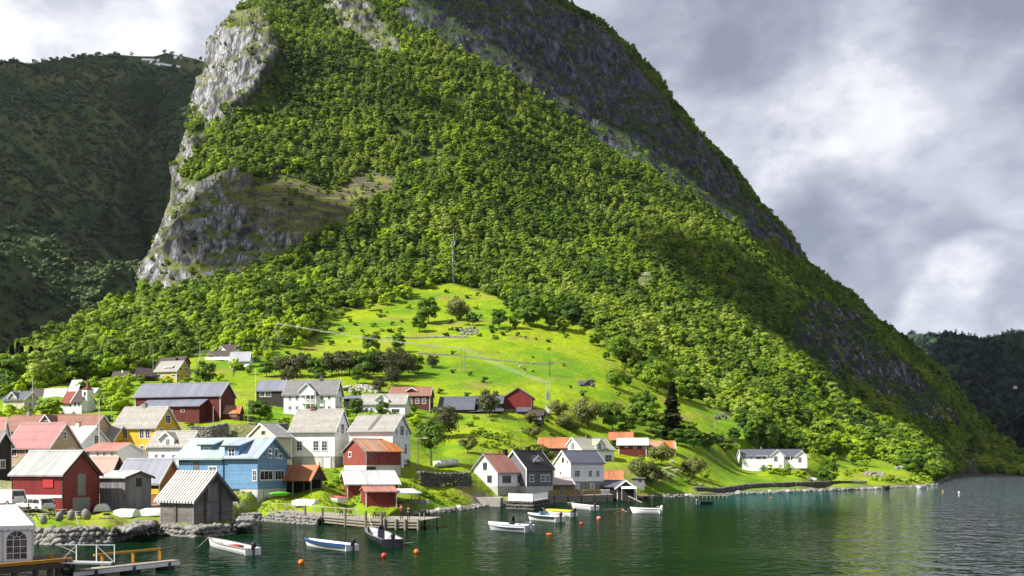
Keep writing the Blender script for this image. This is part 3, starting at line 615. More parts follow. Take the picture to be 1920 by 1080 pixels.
# ------------------------------------------------------------------ houses
class House:
    """a gabled building measured off the photograph: left end, near corner, right end columns, base, eave and ridge rows, then built to size where it stands"""
    def __init__(s, name, label, cat, xl, xc, xr, yb, ye, yr, th=15, ridge='L', wall='white_board', roof='roof_slate', trim='white_paint', ys=None, plinth='concrete',
                 Lm=None, Wm=None, Y=None, ov=.35, ovg=.3, thick=.16, group=None, corner=True, barge=True, gutter=True, chimneys=(), co=None, zbase=None, down=1.2, ridgecap=None):
        s.co = co; t = R(th); s.ridge = ridge
        if Y is None: Y = ground(xc, yb).y
        s.Y = Y; C = at(xc, yb, Y); d1 = Vector((-math.cos(t), math.sin(t), 0)); d2 = Vector((math.sin(t), math.cos(t), 0))
        zb = C.z if zbase is None else zbase; ze = at(xc, ye, Y).z
        dl = Lm if xl is None else (C.x-(xl-HX)/F*Y)/(math.cos(t)+(xl-HX)/F*math.sin(t))
        b = ((xr if xr is not None else xc+1)-HX)/F
        dr = Wm if xr is None else (b*Y-C.x)/(math.sin(t)-b*math.cos(t))
        s.L, s.W = (dl, dr) if ridge == 'L' else (dr, dl)
        Yp = Y+(dr/2*math.cos(t) if ridge == 'L' else dl/2*math.sin(t)); zr = at(xc, yr, Yp).z
        O = C+d1*dl/2+d2*dr/2; O.z = zb
        rz = -t if ridge == 'L' else R(90)-t
        s.root = thing(name, label, cat, O, rz, group); s.O = O; s.rz = rz
        s.ze, s.zr = ze-zb, zr-zb; s.zs = (at(xc, ys, Y).z-zb) if ys is not None else 0
        L2, W2 = s.L/2, s.W/2; s.L2, s.W2 = L2, W2; s.gs = 1 if ridge == 'L' else -1     # gable seen: +x or -x
        if s.zr < s.ze+.3: s.zr = s.ze+.3
        z0 = s.zs if ys is not None else -down
        MB().prism([(-W2, z0), (W2, z0), (W2, s.ze), (0, s.zr), (-W2, s.ze)], 'x', -L2, L2).build('wall', wall, s.root)
        if ys is not None: MB().box(-L2+.06, L2-.06, -W2+.06, W2-.06, -down, s.zs).build('foundation', plinth, s.root)
        sl = (s.zr-s.ze)/W2; s.sl = sl; yo = W2+ov; zo = s.ze-ov*sl; k = thick*math.sqrt(1+sl*sl); e = .02
        xo = L2+ovg
        r = MB(); r.prism([(-yo, zo+e), (0, s.zr+e), (yo, zo+e), (yo, zo+k), (0, s.zr+k), (-yo, zo+k)], 'x', -xo, xo)
        s.roof = r.build('roof', roof, s.root)
        rc = MB(); rc.prism([(-.2, s.zr+k-.2*sl+.015), (0, s.zr+k+.03), (.2, s.zr+k-.2*sl+.015), (.2, s.zr+k-.2*sl+.07), (0, s.zr+k+.1), (-.2, s.zr+k-.2*sl+.07)], 'x', -xo-.02, xo+.02)
        rc.build('ridge_cap', ridgecap or roof, s.roof)
        if barge:
            for x0 in (-xo-.05, xo+.003):
                MB().prism([(-yo-.02, zo-.12), (0, s.zr-.12), (yo+.02, zo-.12), (yo+.02, zo+k+.025), (0, s.zr+k+.025), (-yo-.02, zo+k+.025)], 'x', x0, x0+.047).build('bargeboard', trim, s.root)
        if corner:
            for x0, y0 in ((-1, -1), (1, -1), (1, 1), (-1, 1)):
                if (x0, y0) in ((-s.gs, -1), (s.gs, -1), (s.gs, 1)): MB().box(x0*(L2+.02), x0*(L2-.13), y0*(W2+.02), y0*(W2-.13), z0, s.ze).build('corner_board', trim, s.root)
        if gutter: MB().tube((-xo, -(yo+.04), zo+.02), (xo, -(yo+.04), zo+.02), .055, n=6).build('gutter', 'grey_metal', s.root)
        for c in chimneys: s.chimney(*c)
    def loc(s, p):
        c, q = math.cos(-s.rz), math.sin(-s.rz); return Vector((p[0]*c-p[1]*q, p[0]*q+p[1]*c, p[2]))
    def pix(s, px, py, axis, val):
        """where the sight line meets the plane axis = val of the house"""
        o = s.loc(Vector((0, 0, CZ))-s.O); d = s.loc(Vector(((px-HX)/F, 1, (HY-py)/F))); i = 0 if axis == 'x' else 1
        t = (val-o[i])/d[i]; p = o+d*t; return p
    def cv(s, r):
        if s.co is None or max(r) < 0: return r
        ox, oy, k = s.co; return (ox+r[0]/k, oy+r[1]/k, ox+r[2]/k, oy+r[3]/k)
    def onface(s, face, r, dy=0):
        x0, y0, x1, y1 = s.cv(r)
        if face == 'F': ax, val = 'y', -s.W2-dy
        else: ax, val = 'x', s.gs*(s.L2+dy)
        a = s.pix(x0, (y0+y1)/2, ax, val); b = s.pix(x1, (y0+y1)/2, ax, val); m0 = s.pix((x0+x1)/2, y0, ax, val); m1 = s.pix((x0+x1)/2, y1, ax, val)
        k = 0 if face == 'F' else 1
        return min(a[k], b[k]), max(a[k], b[k]), min(m0.z, m1.z), max(m0.z, m1.z)
    def fb(s, mb, face, u0, u1, z0, z1, d0, d1):
        if face == 'F': mb.box(u0, u1, -s.W2-d0, -s.W2-d1, z0, z1)
        elif face == 'B': mb.box(u0, u1, s.W2+d0, s.W2+d1, z0, z1)
        else: mb.box(s.gs*(s.L2+d0), s.gs*(s.L2+d1), u0, u1, z0, z1)
    def window(s, face, r, nx=2, nz=2, frame='white_paint', pane='glass', casing=.11, metric=None):
        u0, u1, z0, z1 = metric or s.onface(face, r)
        if face != 'F': lim = s.W2-.16
        else: lim = s.L2-.14
        u0 = max(u0, -lim); u1 = min(u1, lim)
        c = min(casing, (u1-u0)*.12); f = MB()
        s.fb(f, face, u0, u0+c, z0, z1, -.02, .06); s.fb(f, face, u1-c, u1, z0, z1, -.02, .06)
        s.fb(f, face, u0+c, u1-c, z1-c, z1, -.02, .06); s.fb(f, face, u0-.04, u1+.04, z0-.05, z0+c*.8, -.02, .09); s.fb(f, face, u0-.05, u1+.05, z1, z1+.06, -.02, .08)
        for i in range(1, nx): x = u0+(u1-u0)*i/nx; s.fb(f, face, x-.024, x+.024, z0+c*.8, z1-c, 0, .045)
        for i in range(1, nz): z = z0+(z1-z0)*i/nz; s.fb(f, face, u0+c, u1-c, z-.025, z+.025, 0, .04)
        o = f.build('window', frame, s.root)
        p = MB(); s.fb(p, face, u0+c*.9, u1-c*.9, z0+c*.7, z1-c*.9, .004, .02); p.build('pane', pane, o); return s
    def windows(s, face, rs, **kw):
        for r in rs: s.window(face, r, **kw)
        return s
    def door(s, face, r, mat='white_paint', frame=None, handle=True):
        u0, u1, z0, z1 = s.onface(face, r); d = MB(); s.fb(d, face, u0, u1, z0, z1, .0, .05)
        w = u1-u0
        for a, b in ((.12, .46), (.54, .9)): s.fb(d, face, u0+w*.15, u1-w*.15, z0+(z1-z0)*a, z0+(z1-z0)*b, .05, .065)
        o = d.build('door', mat, s.root)
        if handle: h = MB(); s.fb(h, face, u0+w*.8, u0+w*.88, z0+(z1-z0)*.45, z0+(z1-z0)*.5, .066, .1); h.build('handle', 'black_metal', o)
        return s
    def panel(s, name, face, r, mat, d=.05):
        u0, u1, z0, z1 = s.onface(face, r); b = MB(); s.fb(b, face, u0, u1, z0, z1, .0, d); b.build(name, mat, s.root); return s
    def chimney(s, px, pt, w=.7, mat='concrete', cap='dark_stone'):
        p = s.pix(px, pt, 'y', 0); x = max(-s.L2+.4, min(s.L2-.4, p.x)); z1 = max(p.z, s.zr+.5)
        c = MB().box(x-w/2, x+w/2, -w*.4, w*.4, s.zr-.5, z1).build('chimney', mat, s.roof)
        MB().box(x-w/2-.06, x+w/2+.06, -w*.4-.06, w*.4+.06, z1, z1+.1).build('chimney_cap', cap, s.roof)
    def gable_dormer(s, peak, half, pe, pb, wall=None, roof='roof_slate', trim='white_paint', yf=None, wins=(), name='dormer', nx=2, nz=2, ov=.25):
        """cross gable on the front slope: peak column/row, half width px, eave row, bottom row"""
        yf = -s.W2-.03 if yf is None else yf
        q = s.pix(peak[0], peak[1], 'y', yf); e = s.pix(peak[0], pe, 'y', yf); a = s.pix(peak[0]-half, pe, 'y', yf); b = s.pix(peak[0]+half, pe, 'y', yf)
        u = (a.x+b.x)/2; w = abs(b.x-a.x)/2; zp = min(q.z, s.zr+.0); zee = min(e.z, zp-.2); zb = s.pix(peak[0], pb, 'y', yf).z
        yb = min(.0, -(s.zr-zp)/max(s.sl, .1)+.1); k = .12
        d = MB(); d.prism([(u-w, zb), (u+w, zb), (u+w, zee), (u, zp), (u-w, zee)], 'y', yf, max(yb, yf+.6)); dm = d.build(name, wall or 'white_board', s.root)
        sl = (zp-zee)/w; r = MB(); r.prism([(u-w-ov, zee-ov*sl+.01), (u, zp+.01), (u+w+ov, zee-ov*sl+.01), (u+w+ov, zee-ov*sl+k), (u, zp+k*1.25), (u-w-ov, zee-ov*sl+k)][::-1], 'y', yf-.3, max(yb, yf+.6))
        r.build('dormer_roof', roof, dm)
        t = MB(); t.prism([(u-w-ov-.02, zee-ov*sl-.1), (u, zp-.1), (u+w+ov+.02, zee-ov*sl-.1), (u+w+ov+.02, zee-ov*sl+k+.02), (u, zp+k*1.25+.02), (u-w-ov-.02, zee-ov*sl+k+.02)][::-1], 'y', yf-.35, yf-.302); t.build('dormer_bargeboard', trim, dm)
        for rr_ in wins:
            x0, y0, x1, y1 = s.cv(rr_); A = s.pix(x0, y0, 'y', yf); B = s.pix(x1, y1, 'y', yf); x0, x1, z0, z1 = A.x, B.x, B.z, A.z; c = min(.1, (x1-x0)*.16)
            f = MB(); f.box(x0, x0+c, yf-.06, yf+.02, z0, z1).box(x1-c, x1, yf-.06, yf+.02, z0, z1).box(x0+c, x1-c, yf-.06, yf+.02, z1-c, z1).box(x0-.04, x1+.04, yf-.09, yf+.02, z0-.03, z0+c)
            for i in range(1, nx): x = x0+(x1-x0)*i/nx; f.box(x-.03, x+.03, yf-.045, yf, z0+c, z1-c)
            for i in range(1, nz): z = z0+(z1-z0)*i/nz; f.box(x0+c, x1-c, yf-.04, yf, z-.025, z+.025)
            f.build('window', 'white_paint', dm); MB().box(x0+c*.9, x1-c*.9, yf-.02, yf-.004, z0+c*.9, z1-c*.9).build('pane', 'glass', dm)
        return dm
    def shed_dormer(s, r_roof, r_wall, win, wall, roof, trim='dark_board', nx=4, nz=2, yf=None, depth=None):
        x0, y0, x1, y1 = r_wall; yf = -s.W2*.72 if yf is None else yf
        A = s.pix(x0, y0, 'y', yf); B = s.pix(x1, y1, 'y', yf); zt = A.z; zb = B.z-.3
        zk = min(s.zr-.05, zt+ (0-yf)*.30); yk = min(0, -(s.zr-zk)/s.sl+.3)
        dm = MB().prism([(yf, zb), (yk, zk-.15), (yk, zk), (yf, zt)], 'x', A.x, B.x).build('dormer', wall, s.root)
        g = (zk-zt)/(yk-yf)
        MB().prism([(yf-.4, zt-.4*g+.01), (yk+.1, zk+.1*g+.01), (yk+.1, zk+.1*g+.14), (yf-.4, zt-.4*g+.14)], 'x', A.x-.3, B.x+.3).build('dormer_roof', roof, dm)
        MB().box(A.x-.32, B.x+.32, yf-.45, yf-.402, zt-.4*g-.08, zt-.4*g+.15).build('dormer_fascia', trim, dm)
        w0 = s.pix(win[0], win[1], 'y', yf); w1 = s.pix(win[2], win[3], 'y', yf); f = MB(); a, b, z0, z1 = w0.x, w1.x, w1.z, w0.z; c = .09
        f.box(a, a+c, yf-.06, yf+.02, z0, z1).box(b-c, b, yf-.06, yf+.02, z0, z1).box(a+c, b-c, yf-.06, yf+.02, z1-c, z1).box(a+c, b-c, yf-.06, yf+.02, z0, z0+c)
        for i in range(1, nx): x = a+(b-a)*i/nx; f.box(x-.035, x+.035, yf-.045, yf, z0+c, z1-c)
        for i in range(1, nz): z = z0+(z1-z0)*i/nz; f.box(a+c, b-c, yf-.04, yf, z-.025, z+.025)
        f.build('window', 'white_paint', dm); MB().box(a+c*.9, b-c*.9, yf-.02, yf-.004, z0+c*.9, z1-c*.9).build('pane', 'glass', dm)
H = House
c1, c2, c3, c4, c5, c6, c7, c8 = (0,640,6), (160,640,6), (0,740,6), (0,900,6), (240,740,6), (240,860,6), (440,680,6), (520,780,6)
e2, e3, e4 = (700,680,6), (780,800,6), (1000,780,6)

# --- waterfront, left
h = H('boathouse', 'deep red boathouse with a pale grey metal roof and a tall grey gable door', 'boathouse', 22, 118, 186, 962, 889, 848, 15, 'L', 'red_sheet', 'roof_metal', 'dark_board', co=c3, gutter=False)
h.panel('gable_door', 'G', (870, 890, 958, 1135), 'grey_render', .06); h.co = c4
h.panel('shutter', 'F', (492, -10, 602, 85), 'red_paint', .09); h.panel('sill_board', 'F', (232, 168, 700, 200), 'white_paint', .07)
h.panel('double_door', 'G', (815, 195, 1012, 395), 'grey_render', .05)
h = H('house', 'beige boarded house with a ribbed pink roof behind the red boathouse', 'house', 12, 93, 151, 898, 838, 795, 15, 'L', 'beige_board', 'roof_pink', 'white_paint', co=c3)
h.windows('F', [(130,612,192,693),(285,610,348,680),(445,608,510,650)], nz=1); h.windows('G', [(705,415,748,500),(778,600,838,650)], nz=2); h.windows('F', [(145,795,190,850)], nz=1)
h = H('house', 'long house with a brown tiled roof and grey cross gable behind the beige house', 'house', 2, 172, None, 850, 806, 779, 10, 'L', 'beige_board', 'roof_brown_tile', co=c3, Y=178, Wm=7, chimneys=[(54, 771, .7, 'concrete')])
h.gable_dormer((86, 776.5), 13.5, 796, 815, 'grey_render', 'roof_brown_tile', wins=[(475,290,553,330)])
h = H('house', 'small house at the left edge with a bright pink roof', 'house', -60, 8, 15, 850, 806, 789, 15, 'L', 'white_board', 'roof_salmon', Y=168)
h = H('house', 'dark boarded house at the left edge with a grey roof and white window', 'house', -60, -6, 22, 905, 834, 811, 14, 'L', 'dark_board', 'roof_grey_slate', 'white_paint', co=c3, Y=136)
h.windows('G', [(0,733,58,830)], nz=1)
h = H('house', 'white gabled house with a pale pink roof and white chimney behind the flagpole', 'house', 105, 151, 207, 872, 832, 801, 15, 'L', 'white_board', 'roof_pale_pink', co=c3, Y=165, chimneys=[(147, 792, .8, 'white_render')])
h.windows('G', [(1060,455,1112,555)], nz=3)
h = H('house', 'low white wing with a reddish brown roof in front of the pale pink roofed house', 'house', 161, 219, 266, 868, 845, 832, 15, 'L', 'white_plain', 'roof_salmon', co=c3, Y=158)
h.windows('F', [(965,635,1015,705),(1085,645,1115,705),(1157,648,1195,705),(1245,648,1282,705)], nz=2)
h = H('house', 'bright yellow house with a mottled pale slate roof', 'house', 212, 291, 336, 864, 801, 764, 15, 'L', 'yellow_board', 'roof_slate', co=c3, Y=182, chimneys=[(271, 757, .9, 'concrete')])
h.windows('F', [(1315,385,1372,490),(1380,385,1437,490),(1566,382,1624,490),(1632,382,1692,490),(1575,570,1622,670),(1638,570,1680,668)], nz=3); h.co = c2
h.windows('G', [(897,828,956,920),(836,975,886,1030),(965,980,1016,1030)], nz=3)
h = H('house', 'small pale lean-to house at the left end of the bright yellow house', 'house', 197, 213, None, 864, 824, 800, 15, 'L', 'yellow_board', 'roof_slate', Y=181, Wm=5)
h = H('house', 'small white house with a slate roof and a pointed front gable below the yellow house', 'house', 279, 352, 384, 869, 836, 810, 15, 'L', 'white_board', 'roof_slate', co=c5, Y=152)
h.gable_dormer((312.5, 810.5), 13.5, 823, 838, 'white_board', 'roof_slate', wins=[(425,495,470,585)], nz=3); h.windows('F', [(298,668,340,742),(372,668,416,742),(493,672,542,742)], nz=2)
h = H('house', 'big blue boarded house with pale metal roofs standing above the pier', 'house', 335, 483, 538, 942, 856, 823, 20, 'L', 'blue_board', 'roof_sky_metal', 'blue_board', co=c5, ys=917, plinth='white_render', barge=True, ov=.5, ovg=.5)
h.shed_dormer(None, (376,834,400,849), (382,838,394,847), 'blue_board', 'roof_teal', 'dark_board'); h.shed_dormer(None, (421,836,448,858), (428,840,441,857.5), 'blue_board', 'roof_sky_metal', 'dark_board', nx=2, yf=-h.W2-.04)
xs_ = h.pix(421, 850, 'y', -h.W2).x; yo_ = h.W2+.62; zo_ = h.ze-.62*h.sl+.02; kk = .2*math.sqrt(1+h.sl**2)
MB().prism([(-yo_, zo_-.05), (0, h.zr+.03), (yo_, zo_-.05), (yo_, zo_+kk), (0, h.zr+.05+kk), (-yo_, zo_+kk)], 'x', -h.L2-.56, xs_).build('annex_roof', 'roof_teal', h.root)
h.windows('F', [(1402,848,1449,970),(905,808,1003,868)], nz=2); h.windows('G', [(1580,608,1614,712),(1647,608,1683,712),(1693,660,1732,718)], nx=1, nz=1)
h.windows('G', [(1482,852,1628,962),(1650,850,1756,960)], nx=3, nz=1); h.panel('dark_door', 'F', (733,742,797,850), 'charcoal_board', .05)
h.panel('sign_board', 'F', (577,725,700,755), 'dark_board', .08); h.panel('downpipe', 'F', (1072,690,1082,1010), 'navy_paint', .1)
h.panel('garage_door', 'F', (1150,1060,1250,1160), 'dark_board', .06)
BLUE = h
h = H('boathouse', 'old grey log boathouse with a ribbed tin roof on the boulder spur', 'boathouse', 301, 363, 436, 983.5, 936, 887.5, 30, 'L', 'grey_log', 'roof_ribbed', 'grey_board', co=c6, gutter=False, corner=True, ov=.45, ovg=.55, down=.4)
h.door('G', (880,505,1012,702), 'grey_board'); h.panel('loft_hatch', 'G', (895,285,1005,470), 'grey_board', .05); h.panel('post', 'F', (530,470,552,705), 'dark_timber', .12)
h.panel('gable_post', 'G', (858,330,880,720), 'dark_timber', .12); h.panel('gable_post', 'G', (1028,270,1048,720), 'dark_timber', .12)
h = H('boathouse', 'weathered grey boarded boathouse with a low roof between the red and log boathouses', 'boathouse', 187, 234.5, 283.5, 957.5, 896, 886, 15, 'L', 'grey_board', 'roof_white_metal', 'dark_timber', co=c3, gutter=False, corner=False)
h.panel('hatch', 'G', (1530,938,1592,1035), 'dark_board', .04); h.panel('stone_sill', 'F', (1125,1125+160,1400,1125+190), 'concrete', .05)
h = H('shed', 'orange brown shed with a blue grey roof behind the grey boarded boathouse', 'shed', 217, 298, 343, 950, 904, 863, 18, 'L', 'orange_board', 'roof_blue_grey', 'white_paint', co=c5, Y=121)
h.panel('dark_opening', 'F', (268,995,345,1050), 'dark_board', .05); h.panel('yellow_band', 'F', (264,1060,345,1120), 'yellow_board', .06)
h = H('shed', 'low dark shed with a faded red roof behind the red boathouse', 'shed', 164, 211, 231, 910, 883, 860, 18, 'L', 'dark_board', 'roof_salmon', 'dark_board', Y=132)
# --- second row
h = H('barn', 'large dark red barn with a long blue grey roof and low front lean-to', 'barn', 253, 413, 441, 788, 741, 718.5, 12, 'L', 'dark_red_board', 'roof_blue_grey', 'white_paint', co=c2)
fr = MB(); A = h.pix(280, 751, 'y', -h.W2); B = h.pix(388, 751, 'y', -h.W2); dep = 3.4; zt = A.z; zl = zt-1.7
MB().prism([(-h.W2-dep, -.8), (-h.W2-.005, -.8), (-h.W2-.005, zt-.1), (-h.W2-dep, zl)], 'x', A.x, B.x).build('lean_to_wall', 'dark_red_board', h.root)
MB().prism([(-h.W2-dep-.5, zl-.2), (-h.W2-.01, zt), (-h.W2-.01, zt+.15), (-h.W2-dep-.5, zl-.05)], 'x', A.x-.4, B.x+.4).build('lean_to_roof', 'roof_blue_grey', h.root)
for k in (.52, .72):
    x = A.x+(B.x-A.x)*k; o = MB().box(x-.5, x+.5, -h.W2-dep-.05, -h.W2-dep+.02, zl-1.5, zl-.8).build('window', 'white_paint', h.root); MB().box(x-.42, x+.42, -h.W2-dep-.06, -h.W2-dep-.052, zl-1.42, zl-.88).build('pane', 'glass', o)
h = H('shed', 'small dark red shed with a streaked rusty roof below the large red barn', 'shed', 400, 449, 455, 789, 772.5, 763, 10, 'L', 'dark_red_board', 'roof_rust', 'dark_board', co=c2, gutter=False)
h.windows('F', [(1505,805,1552,842),(1622,800,1708,840)], nz=1)
h = H('house', 'cream gabled house with a grey roof between the blue house and the white house', 'house', 462, 520, 547, 872, 820, 795, 55, 'R', 'cream_board', 'roof_grey_slate', co=c5, Y=158)
h.windows('G', [(1500,400,1550,458)], nx=1, nz=1)
h = H('house', 'tall white house with a lichen mottled slate roof and stone basement beside the blue house', 'house', 544, 627.5, 656, 878, 808, 769, 10, 'L', 'white_board', 'roof_slate', co=c7, ys=856, plinth='pale_stone', chimneys=[(588, 763, .9, 'brick')])
h.windows('F', [(697,878,764,992),(880,878,948,992),(976,878,1044,992)], nz=3); h.windows('G', [(1193,688,1231,800)], nx=3, nz=3); h.windows('G', [(1150,722,1168,796),(1250,735,1268,806)], nx=1, nz=2)
h.windows('G', [(1150,885,1178,990),(1232,890,1262,985)], nx=1, nz=3, pane='white_paint'); h.co = c8; h.door('F', (520,470,600,592), 'white_paint')
h.panel('whitewash', 'F', (285,470,510,572), 'white_render', .02)
h = H('house', 'tall white house with a slate roof and roof ladder behind the rusty roofed red barn', 'house', 655, 736, 769, 881, 808.5, 779.5, 10, 'L', 'white_board', 'roof_slate', co=c8, ys=861, plinth='dark_stone')
h.windows('G', [(1380,110,1422,220)], nx=3, nz=3); h.windows('G', [(1335,146,1350,212),(1446,157,1462,224)], nx=1, nz=1); h.windows('G', [(1428,315,1456,430),(1340,315,1366,430),(1425,485,1452,540)], nx=1, nz=3); h.door('G', (1393,490,1420,600), 'white_paint')
rl = MB()
pA = Vector((-h.L2*.1, -h.W2*.98, h.ze+.26+h.W2*.02*h.sl)); pB = Vector((h.L2*.02, -.12, h.zr+.22))
for s_ in (-.22, .22): rl.bar(pA+Vector((s_, 0, 0)), pB+Vector((s_, 0, 0)), .07, .07)
for k in range(14): q = pA.lerp(pB, (k+.5)/14); rl.bar(q+Vector((-.24, 0, .03)), q+Vector((.24, 0, .03)), .06, .05)
rl.build('roof_ladder', 'timber', h.roof)
h = H('barn', 'weathered red barn with a streaked rusty tin roof in front of the second white house', 'barn', 644, 687, 752, 887, 846, 824, 52, 'R', 'worn_red_board', 'roof_rust', 'grey_board', co=c8, ys=872, plinth='white_render', gutter=False)
h.windows('G', [(803,405,835,462)], nx=1, nz=1, frame='white_paint'); h.windows('F', [(1038,415,1072,487)], nx=1, nz=1, frame='grey_board'); h.panel('dark_opening', 'F', (1000,570,1108,625), 'dark_board', .03)
h = H('boathouse', 'red boathouse with a white metal roof behind the inner pier', 'boathouse', 638.5, 651, 748, 938, 909, 884.5, 76, 'R', 'red_board', 'roof_white_metal', 'white_paint', co=c8, gutter=False)
h = H('shed', 'low bright red shed with a flat pinkish roof in front of the white roofed boathouse', 'shed', 676.5, 686, 744, 954, 923, 914, 76, 'R', 'red_board', 'roof_salmon', 'white_paint', co=c8, gutter=False, barge=False, ovg=.2)
e = MB(); e.prism([(-h.W2-.5, h.ze-.25), (h.W2, h.ze+.2), (h.W2, h.ze+.32), (-h.W2-.5, h.ze-.12)], 'x', h.L2+.2, h.L2+3.4); e.build('porch_roof', 'roof_white_metal', h.root)
for y in (-h.W2-.2, h.W2-.3): MB().box(h.L2+3.1, h.L2+3.2, y-.05, y+.05, -.6, h.ze-.1).build('porch_post', 'dark_timber', h.root)
for z in (.5, 1.1): MB().box(h.L2, h.L2+3.1, -h.W2-.25, -h.W2-.19, z, z+.1).build('porch_rail', 'dark_timber', h.root)
# open shelter right of the blue house
p = ground(560, 926); rt = thing('boat_shelter', 'open dark shelter with an orange tin roof right of the blue house', 'shelter', p, R(-20))
for x in (-3.2, 0, 3.2):
    for y in (-1.6, 1.4): MB().box(x-.09, x+.09, y-.09, y+.09, -.6, 2.3).build('post', 'timber', rt)
MB().prism([(-2.0, 2.25), (2.0, 2.25), (0, 4.2)], 'x', 3.3, 3.42).build('gable_boarding', 'dark_board', rt)
MB().prism([(-2.3, 2.0), (0, 4.3), (2.3, 2.0), (2.3, 2.15), (0, 4.48), (-2.3, 2.15)], 'x', -3.7, 3.7).build('roof', 'roof_orange', rt)
MB().box(-3.2, 3.2, 1.55, 1.65, -.6, 2.2).build('back_wall', 'dark_board', rt)
# --- hamlet above
h = H('farmhouse', 'ornate white farmhouse with a carved two storey balcony', 'farmhouse', 532, 628.5, 642, 778, 739, 714, 8, 'L', 'white_board', 'roof_grey_slate', co=c7, chimneys=[(603, 705, .8, 'dark_stone')], ov=.28, ovg=.45)
h.windows('F', [(603,373,639,420),(682,373,719,422),(962,370,1001,418),(1044,370,1083,416),(603,487,637,531),(682,487,716,531),(962,487,999,531),(1044,487,1082,531)], nx=2, nz=2)
h.windows('G', [(1183,380,1197,436),(1145,488,1160,530),(1183,495,1197,530),(1165,290,1185,325)], nx=1, nz=2)
dm = h.gable_dormer((575, 719.5), 14, 733, 741, 'white_board', 'roof_grey_slate', yf=-h.W2-1.3, name='porch_gable', ov=.35)
q0 = h.pix(563, 755, 'y', -h.W2-1.3); q1 = h.pix(592, 755, 'y', -h.W2-1.3); zf = h.pix(577, 756, 'y', -h.W2-1.3).z; ztop = h.pix(577, 738, 'y', -h.W2-1.3).z
b = MB().box(q0.x, q1.x, -h.W2-1.35, -h.W2, zf-.12, zf); b.build('balcony_floor', 'white_paint', h.root)
for k in range(4): x = q0.x+.1+(q1.x-q0.x-.2)*k/3; MB().box(x-.07, x+.07, -h.W2-1.3, -h.W2-1.16, -.6, ztop+.4).build('porch_column', 'white_paint', h.root)
b = MB().box(q0.x, q1.x, -h.W2-1.32, -h.W2-1.26, zf+.95, zf+1.03)
for k in range(16): x = q0.x+(q1.x-q0.x)*k/15; b.box(x-.035, x+.035, -h.W2-1.31, -h.W2-1.27, zf, zf+.95)
b.build('balcony_railing', 'white_paint', h.root); h.windows('F', [(785,485,812,532),(820,485,850,532),(815,360,848,402),(856,370,884,412)], nx=1, nz=2)
for x in (-h.L2-.45, h.L2+.45): MB().tube((x, 0, h.zr-.2), (x, 0, h.zr+1.1), .1, .02).build('finial', 'white_paint', h.root)
h = H('shed', 'dark boarded shed with a pale blue grey roof left of the ornate farmhouse', 'shed', 481, 531, None, 776, 731, 714.5, 8, 'L', 'dark_board', 'roof_blue_grey', 'dark_board', co=c7, Y=252, Wm=5); h.windows('F', [(283,325,340,383),(345,325,410,383)], nx=2, nz=1)
h = H('shed', 'flat dark shed between the ornate farmhouse and the white cottage', 'shed', 645, 674, None, 769, 747, 743, 8, 'L', 'dark_board', 'roof_blue_grey', 'dark_board', Wm=5, Y=248, barge=False)
h = H('cottage', 'white cottage with a pointed dormer gable and mottled roof in front of the brown house', 'cottage', 676, 759, None, 781, 757, 740, 8, 'L', 'white_board', 'roof_slate', Wm=5.5, co=c7, chimneys=[])
h.gable_dormer((716, 739), 12, 749, 760, 'white_board', 'roof_slate', wins=[(1635,390,1680,455)], nz=3); h.windows('F', [(1463,505,1505,575),(1520,508,1560,575),(1762,518,1856,566)], nx=3, nz=1)
h = H('house', 'dark brown house with a rusty roof and three white windows behind the white cottage', 'house', 730, 806, None, 766, 741, 726.5, 5, 'L', 'brown_board', 'roof_brown_tile', Wm=6, co=e2, Y=262)
h.windows('F', [(410,402,438,455),(475,402,516,458),(548,402,593,462)], nx=2, nz=2); h.gable_dormer((772, 727.5), 9, 732.5, 741, 'brown_board', 'roof_brown_tile', yf=-h.W2*.7)
h = H('barn', 'long dark barn with slate blue roofs left of the red gabled barn', 'barn', 822, 888, None, 783, 766.5, 745, 5, 'L', 'dark_board', 'roof_slate_blue', 'dark_board', barge=False, Y=262, Wm=8)
h = H('barn', 'black boarded middle barn with a slate blue roof touching the red gabled barn', 'barn', 889, 942, None, 783, 756, 743, 5, 'L', 'dark_board', 'roof_slate_blue', 'dark_board', barge=False, Y=264, Wm=7); h.windows('F', [(915,758,921,760.5),(925,759,931,761.5)], nx=1, nz=1)
mm = MB().prism([(-h.W2-3.0, h.ze-2.6), (-h.W2-.01, h.ze-1.7), (-h.W2-.01, h.ze-1.55), (-h.W2-3.0, h.ze-2.45)], 'x', -h.L2-1, h.L2+.5); mm.build('front_canopy', 'roof_slate_blue', h.root)
h = H('barn', 'red barn with grey corner boards and its broad gable to the water', 'barn', 946, 997, None, 781, 743.5, 727.5, 4, 'R', 'red_board', 'roof_slate_blue', 'roof_blue_grey', Wm=11, co=e2, ys=767, plinth='concrete', ov=.6)
p_ = MB().prism([(-h.L2-2.6, 1.2), (-h.L2-.01, 2.6), (-h.L2-.01, 2.75), (-h.L2-2.6, 1.35)][::1], 'y', -h.W2, h.W2*.1); p_.build('lean_to_roof', 'roof_slate_blue', h.root); MB().box(-h.L2-2.4, -h.L2-.02, -h.W2+.1, h.W2*.1-.1, -.8, 1.2).build('lean_to_wall', 'dark_board', h.root)
h = H('shed', 'small brown hut with white railings at the right foot of the red gabled barn', 'shed', 992, 1018, None, 787, 777, 770, 8, 'L', 'dark_board', 'roof_dark_brown', 'dark_board', Y=258, Wm=3.5); h.windows('F', [(999,778.5,1005,786),(1007,779,1014,786)], nx=3, nz=1)
